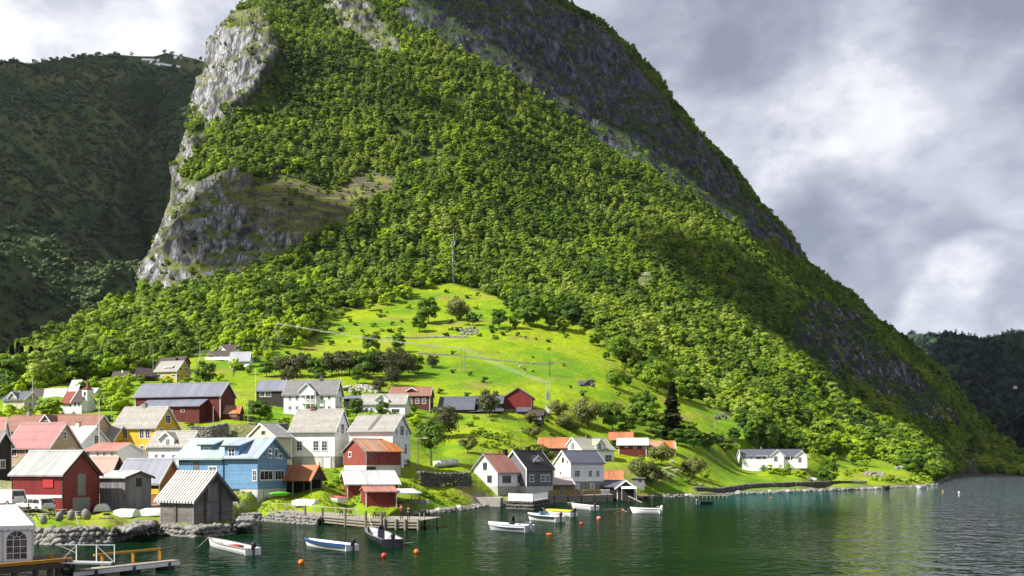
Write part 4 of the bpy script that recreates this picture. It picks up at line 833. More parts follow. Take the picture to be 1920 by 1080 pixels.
# --- right waterfront
h = H('house', 'white house with a salmon pink roof and stone cellar at the water', 'house', 883, 933.5, 985, 929, 885, 852, 40, 'R', 'white_board', 'roof_salmon', 'grey_render', co=e3, ys=912, plinth='pale_stone', chimneys=[(947, 843, .8, 'black_metal')])
h.windows('G', [(752,403,803,487),(645,542,690,583),(800,548,857,632)], nx=1, nz=1, frame='grey_render'); h.windows('F', [(972,552,1067,632),(1140,552,1187,628)], nx=3, nz=1, frame='grey_render'); h.door('G', (667,675,720,768), 'white_paint')
h = H('house', 'charcoal grey house with a steep black roof and white dormer beside the pink roofed house', 'house', 940, 987, 1037.5, 930, 878, 846, 44, 'R', 'charcoal_board', 'roof_black', 'white_paint', co=e3, ys=912, plinth='white_render', chimneys=[(990, 838, .8, 'black_metal')])
h.windows('F', [(1275,542,1326,622),(1402,540,1451,618),(1458,540,1507,618)], nx=3, nz=2)
h.gable_dormer((1007, 855), 7.5, 862.5, 873, 'white_plain', 'roof_black', yf=-h.W2*.72, wins=[(1325,385,1405,432)], nx=3, nz=1)
h = H('house', 'white house with a dark blue roof and grey cellar above the wooden quay', 'house', 1040.5, 1070, 1132, 922, 867, 846, 58, 'R', 'white_board', 'roof_slate_blue', 'white_paint', co=e4, ys=903, plinth='grey_render')
h.windows('F', [(462,612,526,686),(617,612,662,686),(702,612,747,686)], nx=3, nz=3); h.windows('F', [(472,762,519,815),(640,760,686,815)], nx=1, nz=1, pane='blue_glass'); h.windows('G', [(318,465,350,528),(374,503,392,530),(298,622,314,656)], nx=1, nz=1, frame='cream_board')
h = H('shed', 'olive boarded shed with a pale sloping roof against the white quay house', 'shed', None, 1040, 1076, 929, 908, 897, 72, 'R', 'olive_board', 'roof_pale_pink', 'olive_board', co=e4, Lm=4, Y=183, barge=False); h.door('F', (303,795,349,862), 'grey_render')
h = H('house', 'white house with a grey green slate roof and pointed dormer behind the quay house', 'house', 1056, 1091.5, 1151, 872, 842.5, 821, 55, 'R', 'white_board', 'roof_green_slate', co=e4, Y=232, chimneys=[(1100.5, 816, .7, 'brick')])
h.windows('G', [(425,300,463,375)], nx=2, nz=3); h.windows('F', [(803,435,882,520),(730,425,760,440)], nx=4, nz=2); h.gable_dormer((1125.5, 823.5), 8, 834, 845, 'white_board', 'roof_green_slate', wins=[(728,305,762,383)], nz=3)
h = H('shed', 'long low shed with a bright orange tin roof behind the white houses', 'shed', 1009, 1064, None, 848, 839, 822, 8, 'L', 'dark_board', 'roof_orange', 'white_paint', Y=237, gutter=False, Wm=6)
h = H('barn', 'dark red barn with a white metal lower roof and three small windows', 'barn', 1160, 1212, None, 860, 834, 822.5, 8, 'L', 'dark_red_board', 'roof_white_metal', 'white_paint', co=e4, Y=250, Wm=8, ovg=.6, ov=.5); h.windows('F', [(1030,330,1062,356),(1127,330,1163,362),(1228,330,1262,362)], nx=1, nz=1)
h = H('barn', 'barn with a rusty orange roof rising behind the white metal roofed barn', 'barn', 1142, 1186, None, 845, 824.5, 811.5, 8, 'L', 'dark_board', 'roof_orange', 'dark_board', Y=260, gutter=False, Wm=8)
h = H('shed', 'long shed with streaked rusty and grey roof right of the dark red barn', 'shed', 1208, 1266, None, 852, 841, 828, 4, 'L', 'dark_red_board', 'roof_rust', 'white_paint', Y=255, gutter=False, Wm=6)
h = H('shed', 'shed with a striped orange tin roof behind the dark quay boathouse', 'shed', 1128, 1168, None, 926, 902, 883.5, 6, 'L', 'dark_board', 'roof_orange', 'dark_board', Y=200, gutter=False, Wm=6)
h = H('boathouse', 'low black boathouse with a blue black roof at the right end of the wooden quay', 'boathouse', 1131, 1165, None, 931, 912.5, 902, 6, 'L', 'dark_board', 'roof_slate_blue', 'dark_board', Y=191, gutter=False, Wm=5)
h = H('boathouse', 'dark gabled boathouse with white bargeboards and an awning at the quay end', 'boathouse', 1157, 1190, None, 932, 914, 901.5, 4, 'R', 'dark_board', 'roof_blue_grey', 'white_paint', Wm=5, Y=187, gutter=False, ov=.5)
MB().prism([(-h.L2-1.4, 1.75), (-h.L2-.01, 2.15), (-h.L2-.01, 2.2), (-h.L2-1.4, 1.8)], 'y', -h.W2-.3, h.W2*.55).build('awning', 'canvas_white', h.root)
for y in (-h.W2-.25, h.W2*.5): MB().box(-h.L2-1.35, -h.L2-1.28, y-.035, y+.035, -.6, 1.78).build('awning_post', 'white_paint', h.root)
p = ground(1196, 911); rt = thing('concrete_boathouse', 'small flat roofed concrete hut with a dark slot window right of the quay', 'hut', p, R(-6)); MB().box(-1.5, 1.5, -1.2, 1.2, -1, 1.8).build('wall', 'grey_render', rt); MB().box(-1.75, 1.75, -1.5, 1.4, 1.8, 1.95).build('roof', 'concrete', rt); MB().box(.1, .8, -1.23, -1.19, .9, 1.25).build('window', 'glass', rt)
# --- bungalow
h = H('bungalow', 'long white bungalow with dark roofs and two front gables on the lawn', 'bungalow', 1392, 1508, None, 877, 856, 843.5, 3, 'L', 'white_plain', 'roof_slate_blue', 'white_paint', co=(1280,760,4), gutter=False, Wm=9, Y=309)
h.windows('F', [(448,378,468,402),(505,380,520,402),(548,378,590,404),(596,378,640,404)], nx=1, nz=1)
dm = h.gable_dormer((1457.5, 843.5), 12, 854, 879, 'white_plain', 'roof_slate_blue', yf=-h.W2-2.2, name='front_gable', wins=[(683,380,712,422),(720,440,730,460)], nx=3, nz=1, ov=.5)
dm = h.gable_dormer((1503, 846), 10.5, 855, 878, 'white_plain', 'roof_slate_blue', yf=-h.W2-2.2, name='front_gable', wins=[(865,388,893,428)], nx=3, nz=1, ov=.5)
h.windows('F', [(770,385,826,412)], nx=3, nz=1)
for px in (1482, 1438): x = h.pix(px, 870, 'y', -h.W2-1.4).x; MB().box(x-.08, x+.08, -h.W2-1.5, -h.W2-1.34, -1, h.ze).build('porch_post', 'white_paint', h.root)
h.chimney(1427, 838, .5, 'grey_metal')
# --- upper left hamlet, church
h = H('house', 'cream house with dark blue grey roof and a small front gable at the far left', 'house', 7, 45, 75, 771, 749, 735, 12, 'L', 'cream_board', 'roof_slate_blue', co=c1, chimneys=[(38, 733, .7, 'concrete')])
h.gable_dormer((24, 736), 7.5, 745, 768, 'cream_board', 'roof_slate_blue', wins=[(135,630,165,680)]); h.windows('G', [(325,615,358,660),(318,690,352,735),(375,690,400,725)], nz=2)
h = H('house', 'brown roofed house half hidden by trees behind the cream house', 'house', 55, 85, 92, 756, 742, 731, 10, 'L', 'dark_red_board', 'roof_dark_brown', 'dark_board', Y=262)
h = H('house', 'low house with a long pale roof left of the church', 'house', 83, 122, 127, 758, 748, 733, 15, 'L', 'dark_board', 'roof_white_metal', 'white_paint', Y=255)
h = H('house', 'dark gabled house with a pinkish roof behind the church spire', 'house', 129, 146, 161, 748, 731, 714.5, 15, 'L', 'dark_board', 'roof_pale_pink', 'dark_board', Y=268)
h = H('house', 'small white house with two white roof gables right of the church tower', 'house', 166, 178, 190, 752, 736, 729, 15, 'L', 'white_board', 'roof_white_metal', Y=262); h.windows('G', [(1055,585,1080,620)] and [(181,738,186,744)], nz=1)
p = ground(150, 771); rt = thing('church', 'little white wooden church with brown roofs, square tower and thin dark spire', 'church', p, R(-10)); u = p.y/F; X = lambda v: (v-150)*u; Zz = lambda v: (771-v)*u
MB().prism([(-2.3, -1), (2.3, -1), (2.3, Zz(755)), (0, Zz(736)), (-2.3, Zz(755))], 'x', X(124), X(150)).build('chancel_wall', 'white_board', rt); sl = (Zz(736)-Zz(755))/2.3
MB().prism([(-2.7, Zz(755)-.4*sl), (0, Zz(736)+.02), (2.7, Zz(755)-.4*sl), (2.7, Zz(755)-.4*sl+.25), (0, Zz(736)+.3), (-2.7, Zz(755)-.4*sl+.25)], 'x', X(122.5), X(148)).build('chancel_roof', 'roof_red_tile', rt)
MB().prism([(-2.9, -1), (2.9, -1), (2.9, Zz(754)), (0, Zz(732)), (-2.9, Zz(754))], 'x', X(150), X(168)).build('nave_wall', 'white_board', rt); sl = (Zz(732)-Zz(754))/2.9
MB().prism([(-3.3, Zz(754)-.4*sl), (0, Zz(732)+.02), (3.3, Zz(754)-.4*sl), (3.3, Zz(754)-.4*sl+.25), (0, Zz(732)+.3), (-3.3, Zz(754)-.4*sl+.25)], 'x', X(148.5), X(169)).build('nave_roof', 'roof_dark_brown', rt)
MB().prism([(-3.4, Zz(754)-.5*sl), (0, Zz(732)), (3.4, Zz(754)-.5*sl), (3.4, Zz(754)-.5*sl+.4), (0, Zz(732)+.5), (-3.4, Zz(754)-.5*sl+.4)], 'x', X(147.2), X(148.4)).build('bargeboard', 'white_paint', rt)
MB().box(X(164), X(174.5), -1.9, .8, -1, Zz(731.5)).build('tower', 'white_board', rt); sp = MB(); x0 = X(164); x1 = X(169); zc = Zz(730.5)
sp.add([(X(163), -2.1, zc), (X(175.5), -2.1, zc), (X(175.5), 1., zc), (X(163), 1., zc), (X(167.5), -.95, zc+.6), (X(171), -.95, zc+.6), (X(171), -.15, zc+.6), (X(167.5), -.15, zc+.6), ((X(169.2)), -.55, Zz(706))], [(0,1,5,4),(1,2,6,5),(2,3,7,6),(3,0,4,7),(4,5,8),(5,6,8),(6,7,8),(7,4,8),(3,2,1,0)]); sp.build('spire', 'roof_red_tile', rt)
for px, py in ((142, 759), (155, 759), (163, 759.5)):
    yq = -2.31 if px < 148 else -2.91; o = MB().box(X(px)-.28, X(px)+.28, yq-.05, yq+.02, Zz(py+4.5), Zz(py-3)).build('window', 'white_paint', rt); MB().box(X(px)-.2, X(px)+.2, yq-.06, yq-.052, Zz(py+4), Zz(py-2.5)).build('pane', 'glass', o)
MB().box(X(169.5)-.25, X(169.5)+.25, -1.94, -1.89, Zz(743), Zz(736)).build('louvre', 'dark_board', rt)
h = H('cottage', 'dark brown cottage with a low roof beyond the church', 'cottage', 211, 240, 245, 714, 705, 698, 12, 'L', 'dark_board', 'roof_dark_brown', 'dark_board', chimneys=[(230, 694, .6, 'white_render')])
h = H('cottage', 'dark cottage with a white window bay in its gable left of the upper yellow house', 'cottage', 247, 262, 290, 712, 703, 690, 50, 'R', 'dark_board', 'roof_dark_brown', 'dark_board', Y=296); h.windows('G', [(248,703,254,709)], nx=3, nz=1)
h = H('house', 'dark brown roofed house directly behind the upper yellow house', 'house', 292, 320, 342, 700, 686, 671, 15, 'L', 'dark_board', 'roof_dark_brown', 'dark_board', Y=316)
h = H('house', 'reddish gabled house with a dark roof peeping over the upper yellow house', 'house', 326, 344, 356, 692, 678, 669, 15, 'L', 'worn_red_board', 'roof_dark_brown', 'dark_board', Y=322)
h = H('house', 'yellow upper house with a pale roof and shed dormer on the hillside', 'house', 290, 331, 357, 714, 695.5, 677.5, 15, 'L', 'pale_yellow', 'roof_slate', 'white_paint', co=c2)
h.windows('G', [(1060,295,1085,328),(1118,298,1143,333),(1122,380,1150,405),(1032,370,1056,402)], nx=1, nz=1); h.windows('F', [(860,385,890,404),(968,372,1015,398),(780,368,848,404)], nx=2, nz=1); h.shed_dormer(None, (309,688,324,693), (311,689,322,692), 'pale_yellow', 'roof_slate', 'white_paint')
h = H('house', 'white upper house with a dark brown roof and a long white balcony', 'house', 391, 441, 467, 677, 664, 646, 15, 'L', 'white_board', 'roof_dark_brown', 'white_paint', co=c2, chimneys=[(432, 641, .6, 'concrete')])
h.windows('G', [(1755,65,1797,106)], nx=2, nz=1); h.windows('F', [(1400,148,1440,178),(1480,148,1510,172)], nx=2, nz=1); h.gable_dormer((416.5, 650.5), 7, 657, 661, 'white_plain', 'roof_dark_brown', yf=-h.W2*.6)
a_ = h.pix(384, 673, 'y', -h.W2-1.5); b_ = h.pix(416, 673, 'y', -h.W2-1.5); MB().box(a_.x, b_.x, -h.W2-1.5, -h.W2-1.4, a_.z-.4, a_.z+.6).box(a_.x, b_.x, -h.W2-1.5, -h.W2, a_.z-.55, a_.z-.4).build('balcony', 'white_paint', h.root)
h = H('garage', 'small white outbuilding with a grey roof in front of the upper white house', 'garage', 431, 467, 473, 689, 675, 661.5, 12, 'L', 'white_plain', 'roof_blue_grey', 'white_paint', co=c2); h.windows('F', [(1660,222,1698,250),(1768,222,1802,248)], nx=1, nz=1)
for px, lab in ((1870, 'left of two tiny white cabins high on the far fjord side'), (1882.5, 'right of two tiny white cabins high on the far fjord side')):
    Yc = float(np.min(RP[0][:, :, 1])); i = np.argmin((RP[2]-px)**2+(RP[1]-758)**2); q = Vector(RP[0].reshape(-1, 3)[i]); rt = thing('cabin', lab, 'cabin', q, R(20))
    MB().prism([(-3, -3), (3, -3), (3, 3.5), (0, 6.5), (-3, 3.5)], 'x', -4.5, 4.5).build('wall', 'white_plain', rt); MB().prism([(-3.8, 2.9), (0, 6.6), (3.8, 2.9), (3.8, 3.3), (0, 7), (-3.8, 3.3)], 'x', -5, 5).build('roof', 'roof_white_metal', rt); rt.scale = (.7, .7, .7)
# tarp-covered heap between the shed and the blue house
p = ground(445, 821); rt = thing('tarp_tent', 'olive green tarpaulin stretched over an A frame behind the blue house', 'tarpaulin', p, R(10)); m = MB()
L_ = 4.2; ps = [(-L_, -2.6, 0), (-L_, 0, 3.0), (-L_, 2.6, 0), (-L_*.3, -2.9, .1), (-L_*.3, 0, 2.7), (-L_*.3, 2.9, .1), (L_*.3, -2.7, .1), (L_*.3, 0, 2.9), (L_*.3, 2.7, .1), (L_, -2.5, 0), (L_, 0, 2.7), (L_, 2.5, 0)]
m.add(ps, [(0,3,4,1),(1,4,5,2),(3,6,7,4),(4,7,8,5),(6,9,10,7),(7,10,11,8)]); o = m.build('tarpaulin', 'tarp', rt); sd = o.modifiers.new('s', 'SUBSURF'); sd.subdivision_type = 'SIMPLE'; sd.levels = sd.render_levels = 3; so_ = o.modifiers.new('t', 'SOLIDIFY'); so_.thickness = .04
tx = bpy.data.textures.new('fold', 'CLOUDS'); tx.noise_scale = .9; dp = o.modifiers.new('d', 'DISPLACE'); dp.texture = tx; dp.strength = .5
MB().tube((-L_, 0, -.3), (-L_, 0, 3.0), .08).tube((L_, 0, -.3), (L_, 0, 2.7), .08).tube((-L_, 0, 2.85), (L_, 0, 2.6), .07).build('frame', 'timber', rt)
# ------------------------------------------------------------------ stones, walls, shore
def blob_mesh(seed, sub=2, amp=.55, flat=.72):
    import bmesh
    bm = bmesh.new(); bmesh.ops.create_icosphere(bm, subdivisions=sub, radius=1); V = np.array([v.co[:] for v in bm.verts]); Fc = np.array([[v.index for v in f.verts] for f in bm.faces]); bm.free()
    V = V*(1+fbm(V+seed*7.7, .75, 3, seed)[:, None]*amp); V[:, 2] *= flat; V[:, 0] *= 1.15
    return V, Fc
BLOBS = [blob_mesh(i, 2) for i in range(6)]; BLOB1 = [blob_mesh(i+10, 1, .4) for i in range(6)]
def rot_pts(r, V, tilt=.4):
    a, b, c = r.uniform(0, 6.28), r.normal(0, tilt), r.normal(0, tilt)
    M = np.array(Matrix.Rotation(a, 3, 'Z') @ Matrix.Rotation(b, 3, 'X') @ Matrix.Rotation(c, 3, 'Y')); return V@M.T
def stone_set(pts, sizes, seed, shapes=BLOB1):
    r = np.random.default_rng(seed); VV, FF, n = [], [], 0
    for p, s in zip(pts, sizes):
        V, Fc = shapes[r.integers(len(shapes))]; V = rot_pts(r, V)*s+np.asarray(p); VV.append(V); FF.append(Fc+n); n += len(V)
    return np.concatenate(VV), np.concatenate(FF)
def stone_wall(label, line, h, size, mat='stone', thick=.8, lean=.0, seed=0, shapes=BLOB1, name='stone_wall', cat='stone wall', sinkz=.3):
    """dry stone wall along base points, laid in rough courses"""
    r = np.random.default_rng(seed); P, Sz = [], []
    for a, b in zip(line[:-1], line[1:]):
        a = Vector(a); b = Vector(b); L_ = (b-a).length; nrm = Vector((-(b-a).y, (b-a).x, 0)).normalized()
        if nrm.y < 0: nrm = -nrm
        rows = max(1, int(round((h+sinkz)/(size*1.05))))
        for k in range(rows+1):
            z = -sinkz+(h+sinkz)*k/rows; n = int(L_/(size*1.5))+1
            for i in range(n):
                for w_ in ((0,) if k < rows else np.arange(0, thick, size*1.2)):
                    q = a.lerp(b, min(1, max(0, (i+.5+r.normal(0, .18)+(k % 2)*.5)/n)))+nrm*(lean*z+r.normal(0, size*.12)+w_); P.append((q.x, q.y, q.z+z-size*.3+r.normal(0, size*.1))); Sz.append(size*r.uniform(.7, 1.15))
        core = None
    V, Fc = stone_set(P, Sz, seed+1, shapes); me = mesh_np(name, V, Fc, mat, False); return tag(link(name, me), label, cat)
def gl(*pp): return [ground(x, y) for x, y in pp]
def wl(*pp): return [on_water(x, y) for x, y in pp]
stone_wall('boulder embankment below the lawn with the picnic tables', wl((30,1021),(70,1021),(110,1022),(200,1018),(238,1010),(247,1002)), 1.3, .40, 'stone', 1.6, .5, 1, BLOBS, 'boulder_wall', 'boulder wall')
stone_wall('boulder spur carrying the old grey log boathouse', wl((240,1003),(296,1001),(330,1005),(366,1008),(402,1006),(434,1002),(441,994),(445,984)), .95, .36, 'stone', 1.7, .4, 2, BLOBS, 'boulder_wall', 'boulder wall')
stone_wall('rubble embankment under the landward end of the pier below the blue house', wl((440,979),(492,976),(522,979),(560,982),(592,984)), .85, .33, 'stone', 1.7, .6, 3, BLOBS, 'boulder_wall', 'boulder wall')
stone_wall('dark dry stone retaining wall behind the pink roofed white house', gl((788,910),(815,912),(845,913),(884,911)), 2.3, .34, 'dark_stone', .7, .15, 4)
stone_wall('rough grey retaining wall below the large red barn', gl((352,832),(395,834),(432,826)), 3.6, .38, 'stone', .6, .3, 5)
stone_wall('low stone wall under the garden of the ornate farmhouse', gl((462,806),(500,808),(540,806)), 1.6, .36, 'stone', .6, .3, 6)
stone_wall('long stone terrace wall across the upper hay meadow', gl((722,633),(770,632),(820,632),(875,634)), .7, .36, 'stone', 1.6, .9, 7)
stone_wall('long low stone wall across the middle hay meadow', gl((782,667),(850,668),(915,672),(1000,677),(1040,678)), .45, .33, 'stone', 1.5, 1.2, 8)
stone_wall('dark stone bank along the lawn edge below the bungalow', gl((1305,922),(1350,924),(1400,916),(1450,912),(1500,910),(1560,909),(1625,908)), 1.1, .42, 'dark_stone', .8, .3, 9)
r_ = np.random.default_rng(41)
def heap(name, label, cat, px0, px1, py0, py1, n, size, mat, seed):
    rr_ = np.random.default_rng(seed); P = []
    for i in range(n): u, v = rr_.random(), rr_.random(); P.append(np.array(ground(px0+(px1-px0)*u, py0+(py1-py0)*v))+[0, 0, size*.9*(1-abs(2*u-1))*rr_.random()])
    V, Fc = stone_set(P, size*rr_.uniform(.5, 1.2, n), seed); return tag(link(name, mesh_np(name, V, Fc, mat)), label, cat)
heap('stone_heap', 'grey heap of cleared stones on the upper hay meadow', 'stone heap', 864, 896, 618, 630, 90, .65, 'stone', 51)
heap('stone_heap', 'pale heap of stones on the slope behind the ornate farmhouse', 'stone heap', 642, 712, 726, 738, 170, .55, 'pale_stone', 52)
heap('rock_outcrop', 'brown rock outcrop on the meadow above the transformer tower', 'rock outcrop', 1085, 1112, 712, 722, 40, 1.0, 'dark_stone', 53)
heap('rock_outcrop', 'flat rock outcrop on the right meadow beside the wood', 'rock outcrop', 1340, 1362, 776, 784, 30, .9, 'dark_stone', 54)
heap('rock_outcrop', 'pale bare rock slab on the grassy point right of the bungalow', 'rock outcrop', 1622, 1656, 884, 893, 26, .8, 'stone', 55)
heap('rock_outcrop', 'small dark rock outcrop near the end of the grassy point', 'rock outcrop', 1678, 1696, 872, 878, 20, 1.0, 'stone', 56)
# single shore boulders, biggest first; what is left is shingle
bmesh_ = [mesh_np('boulder_%d' % i, *BLOBS[i], m_) for i, m_ in enumerate(['stone', 'stone', 'pale_stone', 'stone', 'dark_stone', 'stone'])]
def boulder(p, s, label, group, name='boulder'):
    o = link(name, bmesh_[int(r_.integers(6))], None, (p[0], p[1], p[2]+s*.15), r_.uniform(0, 6.28)); o.scale = (s*r_.uniform(.8, 1.3), s*r_.uniform(.8, 1.2), s*r_.uniform(.7, 1.1)); return tag(o, label, 'boulder', group)
def shore_run(px0, px1, n, smin, smax, up, label, group):
    for i in range(n):
        x = px0+(px1-px0)*(i+r_.random())/n; s = r_.uniform(smin, smax); q = on_water(x, float(shore(x))); boulder((q.x, q.y+r_.uniform(-.8, up), q.z+r_.uniform(-.1, .25)), s, label, group)
shore_run(775, 862, 60, .25, .75, 5, 'dark wet boulder on the stony beach right of the pier end', 'boulders on the beach right of the pier')
shore_run(862, 925, 60, .3, .65, 5, 'rounded boulder on the rocky point left of the concrete quay', 'boulders of the rocky point')
shore_run(1160, 1300, 36, .3, .75, 2, 'boulder at the water edge right of the black boathouse', 'boulders right of the quay')
shore_run(1375, 1760, 70, .35, 1.0, 2.2, 'pale boulder along the shore below the bungalow lawn', 'boulders along the lawn shore')
for px, py, s, lab in ((86,984,.62,'lowest and darkest of the four upright stones by the tent'), (110,978,.65,'upright stone second from the tent on the lawn'), (134,976,.72,'leaning pale upright stone with a plank beside it on the lawn'), (163,974,.75,'upright grey stone nearest the red boathouse')):
    p = ground(px, py); o = link('standing_stone', mesh_np('standing_stone', (lambda q: np.c_[q[:, 0]*(.62-.22*q[:, 2])+q[:, 2]*.12, q[:, 1]*(.5-.15*q[:, 2]), q[:, 2]*1.25+.75])(BLOB1[int(px) % 6][0]*np.array([1, 1, 1.1])), BLOB1[0][1], 'stone'), None, p, r_.uniform(0, 6)); o.scale = (s, s, s*1.05); o.rotation_euler = (r_.normal(0, .16), r_.normal(0, .16), r_.uniform(0, 6)); tag(o, lab, 'standing stone')
sh_pts, sh_s = [], []
for i in range(2600):
    x = r_.choice([r_.uniform(437, 500), r_.uniform(770, 930), r_.uniform(1160, 1320), r_.uniform(1320, 1762), r_.uniform(236, 300)], p=[.1, .3, .15, .4, .05]); q = on_water(x, float(shore(x))); dy = r_.uniform(-.9, 2.6); sh_pts.append((q.x*(1+dy/q.y), q.y+dy, max(-.1, dy*.14))); sh_s.append(r_.uniform(.12, .32))
V, Fc = stone_set(sh_pts, sh_s, 61); tag(link('shingle', mesh_np('shingle', V, Fc, 'stone')), 'loose shingle and small stones along the water line', 'shingle', kind='stuff')

# ------------------------------------------------------------------ boats
def boat(name, label, bow, stern, beam=1.7, free=.55, hull='white_paint', inner='pale_blue', rim='white_paint', motor='black_metal', thwarts=3, cat='boat', stripe=None, screen=False, cover=None, deck=None, console=False, group=None, loc=None, rise=.25):
    if loc is None: b = on_water(*bow); s_ = on_water(*stern); L_ = (b-s_).length; c = (b+s_)/2; rz = math.atan2(b.y-s_.y, b.x-s_.x)
    else: c, L_, rz = loc
    rt = thing(name, label, cat, c, rz, group); ns, nm = 15, 9
    def sec(t, k=1., inset=0.):
        x = -L_/2+L_*t; w = beam/2*(1-max(0, (t-.45)/.55)**2.3)*(.86+.14*min(1, t/.3)); sh = free*(1+rise*2*max(0, t-.4)**1.6); x += .25*max(0, (t-.8)/.2)*(0)
        return x, max(.02, w-inset), sh
    def shell(inset, zb):
        V = []
        for i in range(ns):
            t = i/(ns-1); x, w, sh = sec(t, 1, inset)
            for j in range(nm):
                a = -1+2*j/(nm-1); yy = math.copysign(abs(a)**.75, a)*w; zz = zb+(sh-zb)*abs(a)**2.2
                rake = .35*max(0, (t-.7)/.3)*(zz/free-1)
                V.append((x+rake, yy, zz))
        return V, [(i*nm+j, i*nm+j+1, (i+1)*nm+j+1, (i+1)*nm+j) for i in range(ns-1) for j in range(nm-1)]
    V, Fc = shell(0, -.18); m = MB().add(V, [f[::-1] for f in Fc]); m.add([V[j] for j in range(nm)], [tuple(range(nm))]); m.build('hull', hull, rt, smooth=False)
    if not cover:
        V, Fc = shell(.07, .05); m = MB().add([(v[0]+.03*(i < nm), v[1], v[2]-.01) for i, v in enumerate(V)], Fc); m.add([V[j] for j in range(nm)], [tuple(range(nm))[::-1]]); m.build('inner_hull', inner, rt)
        for k in range(thwarts):
            t = .22+.55*k/max(1, thwarts-1); x, w, sh = sec(t); MB().box(x-.12, x+.12, -w*.86, w*.86, sh*.62, sh*.68).build('thwart', 'timber' if inner != 'white_paint' else 'white_paint', rt)
    else:
        V = []
        for i in range(ns):
            x, w, sh = sec(i/(ns-1))
            for j in range(5): a = -1+j*.5; V.append((x, a*w*1.02, sh+.02+(1-a*a)*.22*min(1, w)))
        m = MB().add(V, [(i*5+j, (i+1)*5+j, (i+1)*5+j+1, i*5+j+1)[::-1] for i in range(ns-1) for j in range(4)]); m.build('cover', cover, rt)
    for sg in (-1, 1):
        g = MB(); pts = [(sec(i/(ns-1))[0], sg*sec(i/(ns-1))[1], sec(i/(ns-1))[2]) for i in range(ns)]
        for a, b in zip(pts[:-1], pts[1:]): g.bar(a, b, .09, .07)
        g.build('gunwale', rim, rt)
        if stripe:
            g = MB(); pts = [(sec(i/(ns-1))[0], sg*(sec(i/(ns-1))[1]*.985+.02), sec(i/(ns-1))[2]*.74) for i in range(ns)]
            for a, b in zip(pts[:-1], pts[1:]): g.bar(a, b, .05, .15)
            g.build('stripe', stripe, rt)
    x0, w0, h0 = sec(0)
    MB().box(x0-.05, x0+.03, -w0, w0, 0, h0*.98).build('transom', hull, rt)
    if deck:
        V = []
        for i in range(8):
            x, w, sh = sec(.55+.45*i/7); V += [(x, -w*.97, sh+.02), (x, 0, sh+.12*(1-i/9)), (x, w*.97, sh+.02)]
        MB().add(V, [(i*3+j, i*3+j+1, (i+1)*3+j+1, (i+1)*3+j) for i in range(7) for j in range(2)][0:]).build('foredeck', deck, rt)
    if screen:
        x, w, sh = sec(.55); MB().add([(x, -w*.8, sh+.08), (x, w*.8, sh+.08), (x-.35, w*.68, sh+.5), (x-.35, -w*.68, sh+.5), (x-.7, w*.85, sh+.05), (x-.7, -w*.85, sh+.05)], [(0, 1, 2, 3), (1, 4, 2), (0, 3, 5)]).build('windscreen', 'blue_glass', rt)
    if console:
        x, w, sh = sec(.42); MB().box(x-.2, x+.2, -.3, .3, .1, sh+.45).add([(x-.2, -.25, sh+.45), (x+.1, -.25, sh+.45), (x-.1, -.2, sh+.85), (x-.2, -.2, sh+.85), (x-.2, .25, sh+.45), (x+.1, .25, sh+.45), (x-.1, .2, sh+.85), (x-.2, .2, sh+.85)], [(1, 5, 6, 2), (0, 1, 2, 3), (4, 7, 6, 5)]).build('console', 'dark_hull', rt)
    if motor:
        m = MB(); m.lathe([(.12, 0), (.19, .06), (.2, .3), (.16, .42), (.06, .46)], (x0-.22, 0, h0+.05), 10).box(x0-.3, x0-.14, -.06, .06, -.35, h0+.1).box(x0-.06, x0+.06, -.12, .12, h0-.12, h0+.1).bar((x0-.02, 0, h0+.22), (x0+.55, 0, h0+.3), .05, .05); m.build('outboard_motor', motor, rt)
    return rt
boat('rowing_boat', 'white rowing boat with a red inside and black outboard by the log boathouse', (392,1022), (474,1041), 1.5, .55, 'white_paint', 'pale_blue', 'timber', thwarts=3)
bt = [o for o in col.objects if o.name == 'rowing_boat'][0]; MB().box(-1.9, -.4, -.55, .55, .42, .5).build('red_cover', 'red_paint', bt)
boat('rowing_boat', 'white open boat with blue gunwales and black outboard left of the aluminium boat', (572,1022), (660,1033), 1.5, .55, 'white_paint', 'white_paint', 'navy_paint', stripe='navy_paint', thwarts=3)
bt = boat('aluminium_boat', 'dark grey aluminium boat with a console moored at the pier end', (690,1004), (736,1027), 2.1, .75, 'dark_hull', 'grey_hull', 'grey_metal', thwarts=2, console=True)
boat('motor_boat', 'pale grey motor boat with a raised grey outboard nearest the camera right of the pier', (916,993), (993,998), 1.9, .75, 'grey_hull', 'grey_hull', 'white_paint', 'grey_metal', console=True, stripe='grey_hull', thwarts=2)
boat('speedboat', 'white speedboat with a black side stripe and windscreen', (990,974), (1050,979), 1.9, .75, 'white_paint', 'white_paint', 'white_paint', stripe='black_metal', screen=True, deck='white_paint', thwarts=1)
boat('motor_boat', 'white boat under a bright yellow cover behind the speedboat', (1024,966), (1076,969), 1.9, .75, 'white_paint', 'white_paint', 'yellow_paint', cover='yellow_paint')
boat('motor_boat', 'open white boat moored in front of the wooden quay', (1072,953), (1115,957), 1.9, .7, 'white_paint', 'grey_hull', 'white_paint', thwarts=2)
boat('motor_boat', 'slim white boat with a white tilted outboard alone right of the quay', (1182,962), (1238,963), 1.7, .75, 'white_paint', 'grey_hull', 'white_paint', 'white_paint', thwarts=3)
boat('inflatable_boat', 'dark inflatable dinghy with a grey outboard off the stony jetty', (1339,945), (1308,946), 1.7, .5, 'dark_hull', 'dark_hull', 'dark_hull', 'grey_metal', thwarts=1)
boat('motor_boat', 'small white boat lying at the far end of the grassy point', (1718,915.5), (1737,915.5), 2., .8, 'white_paint', 'grey_hull', 'white_paint', thwarts=1)
boat('motor_boat', 'small dark boat lying close under the grassy point', (1654,918), (1666,918), 2., 1., 'dark_hull', 'dark_hull', 'dark_hull', thwarts=1)
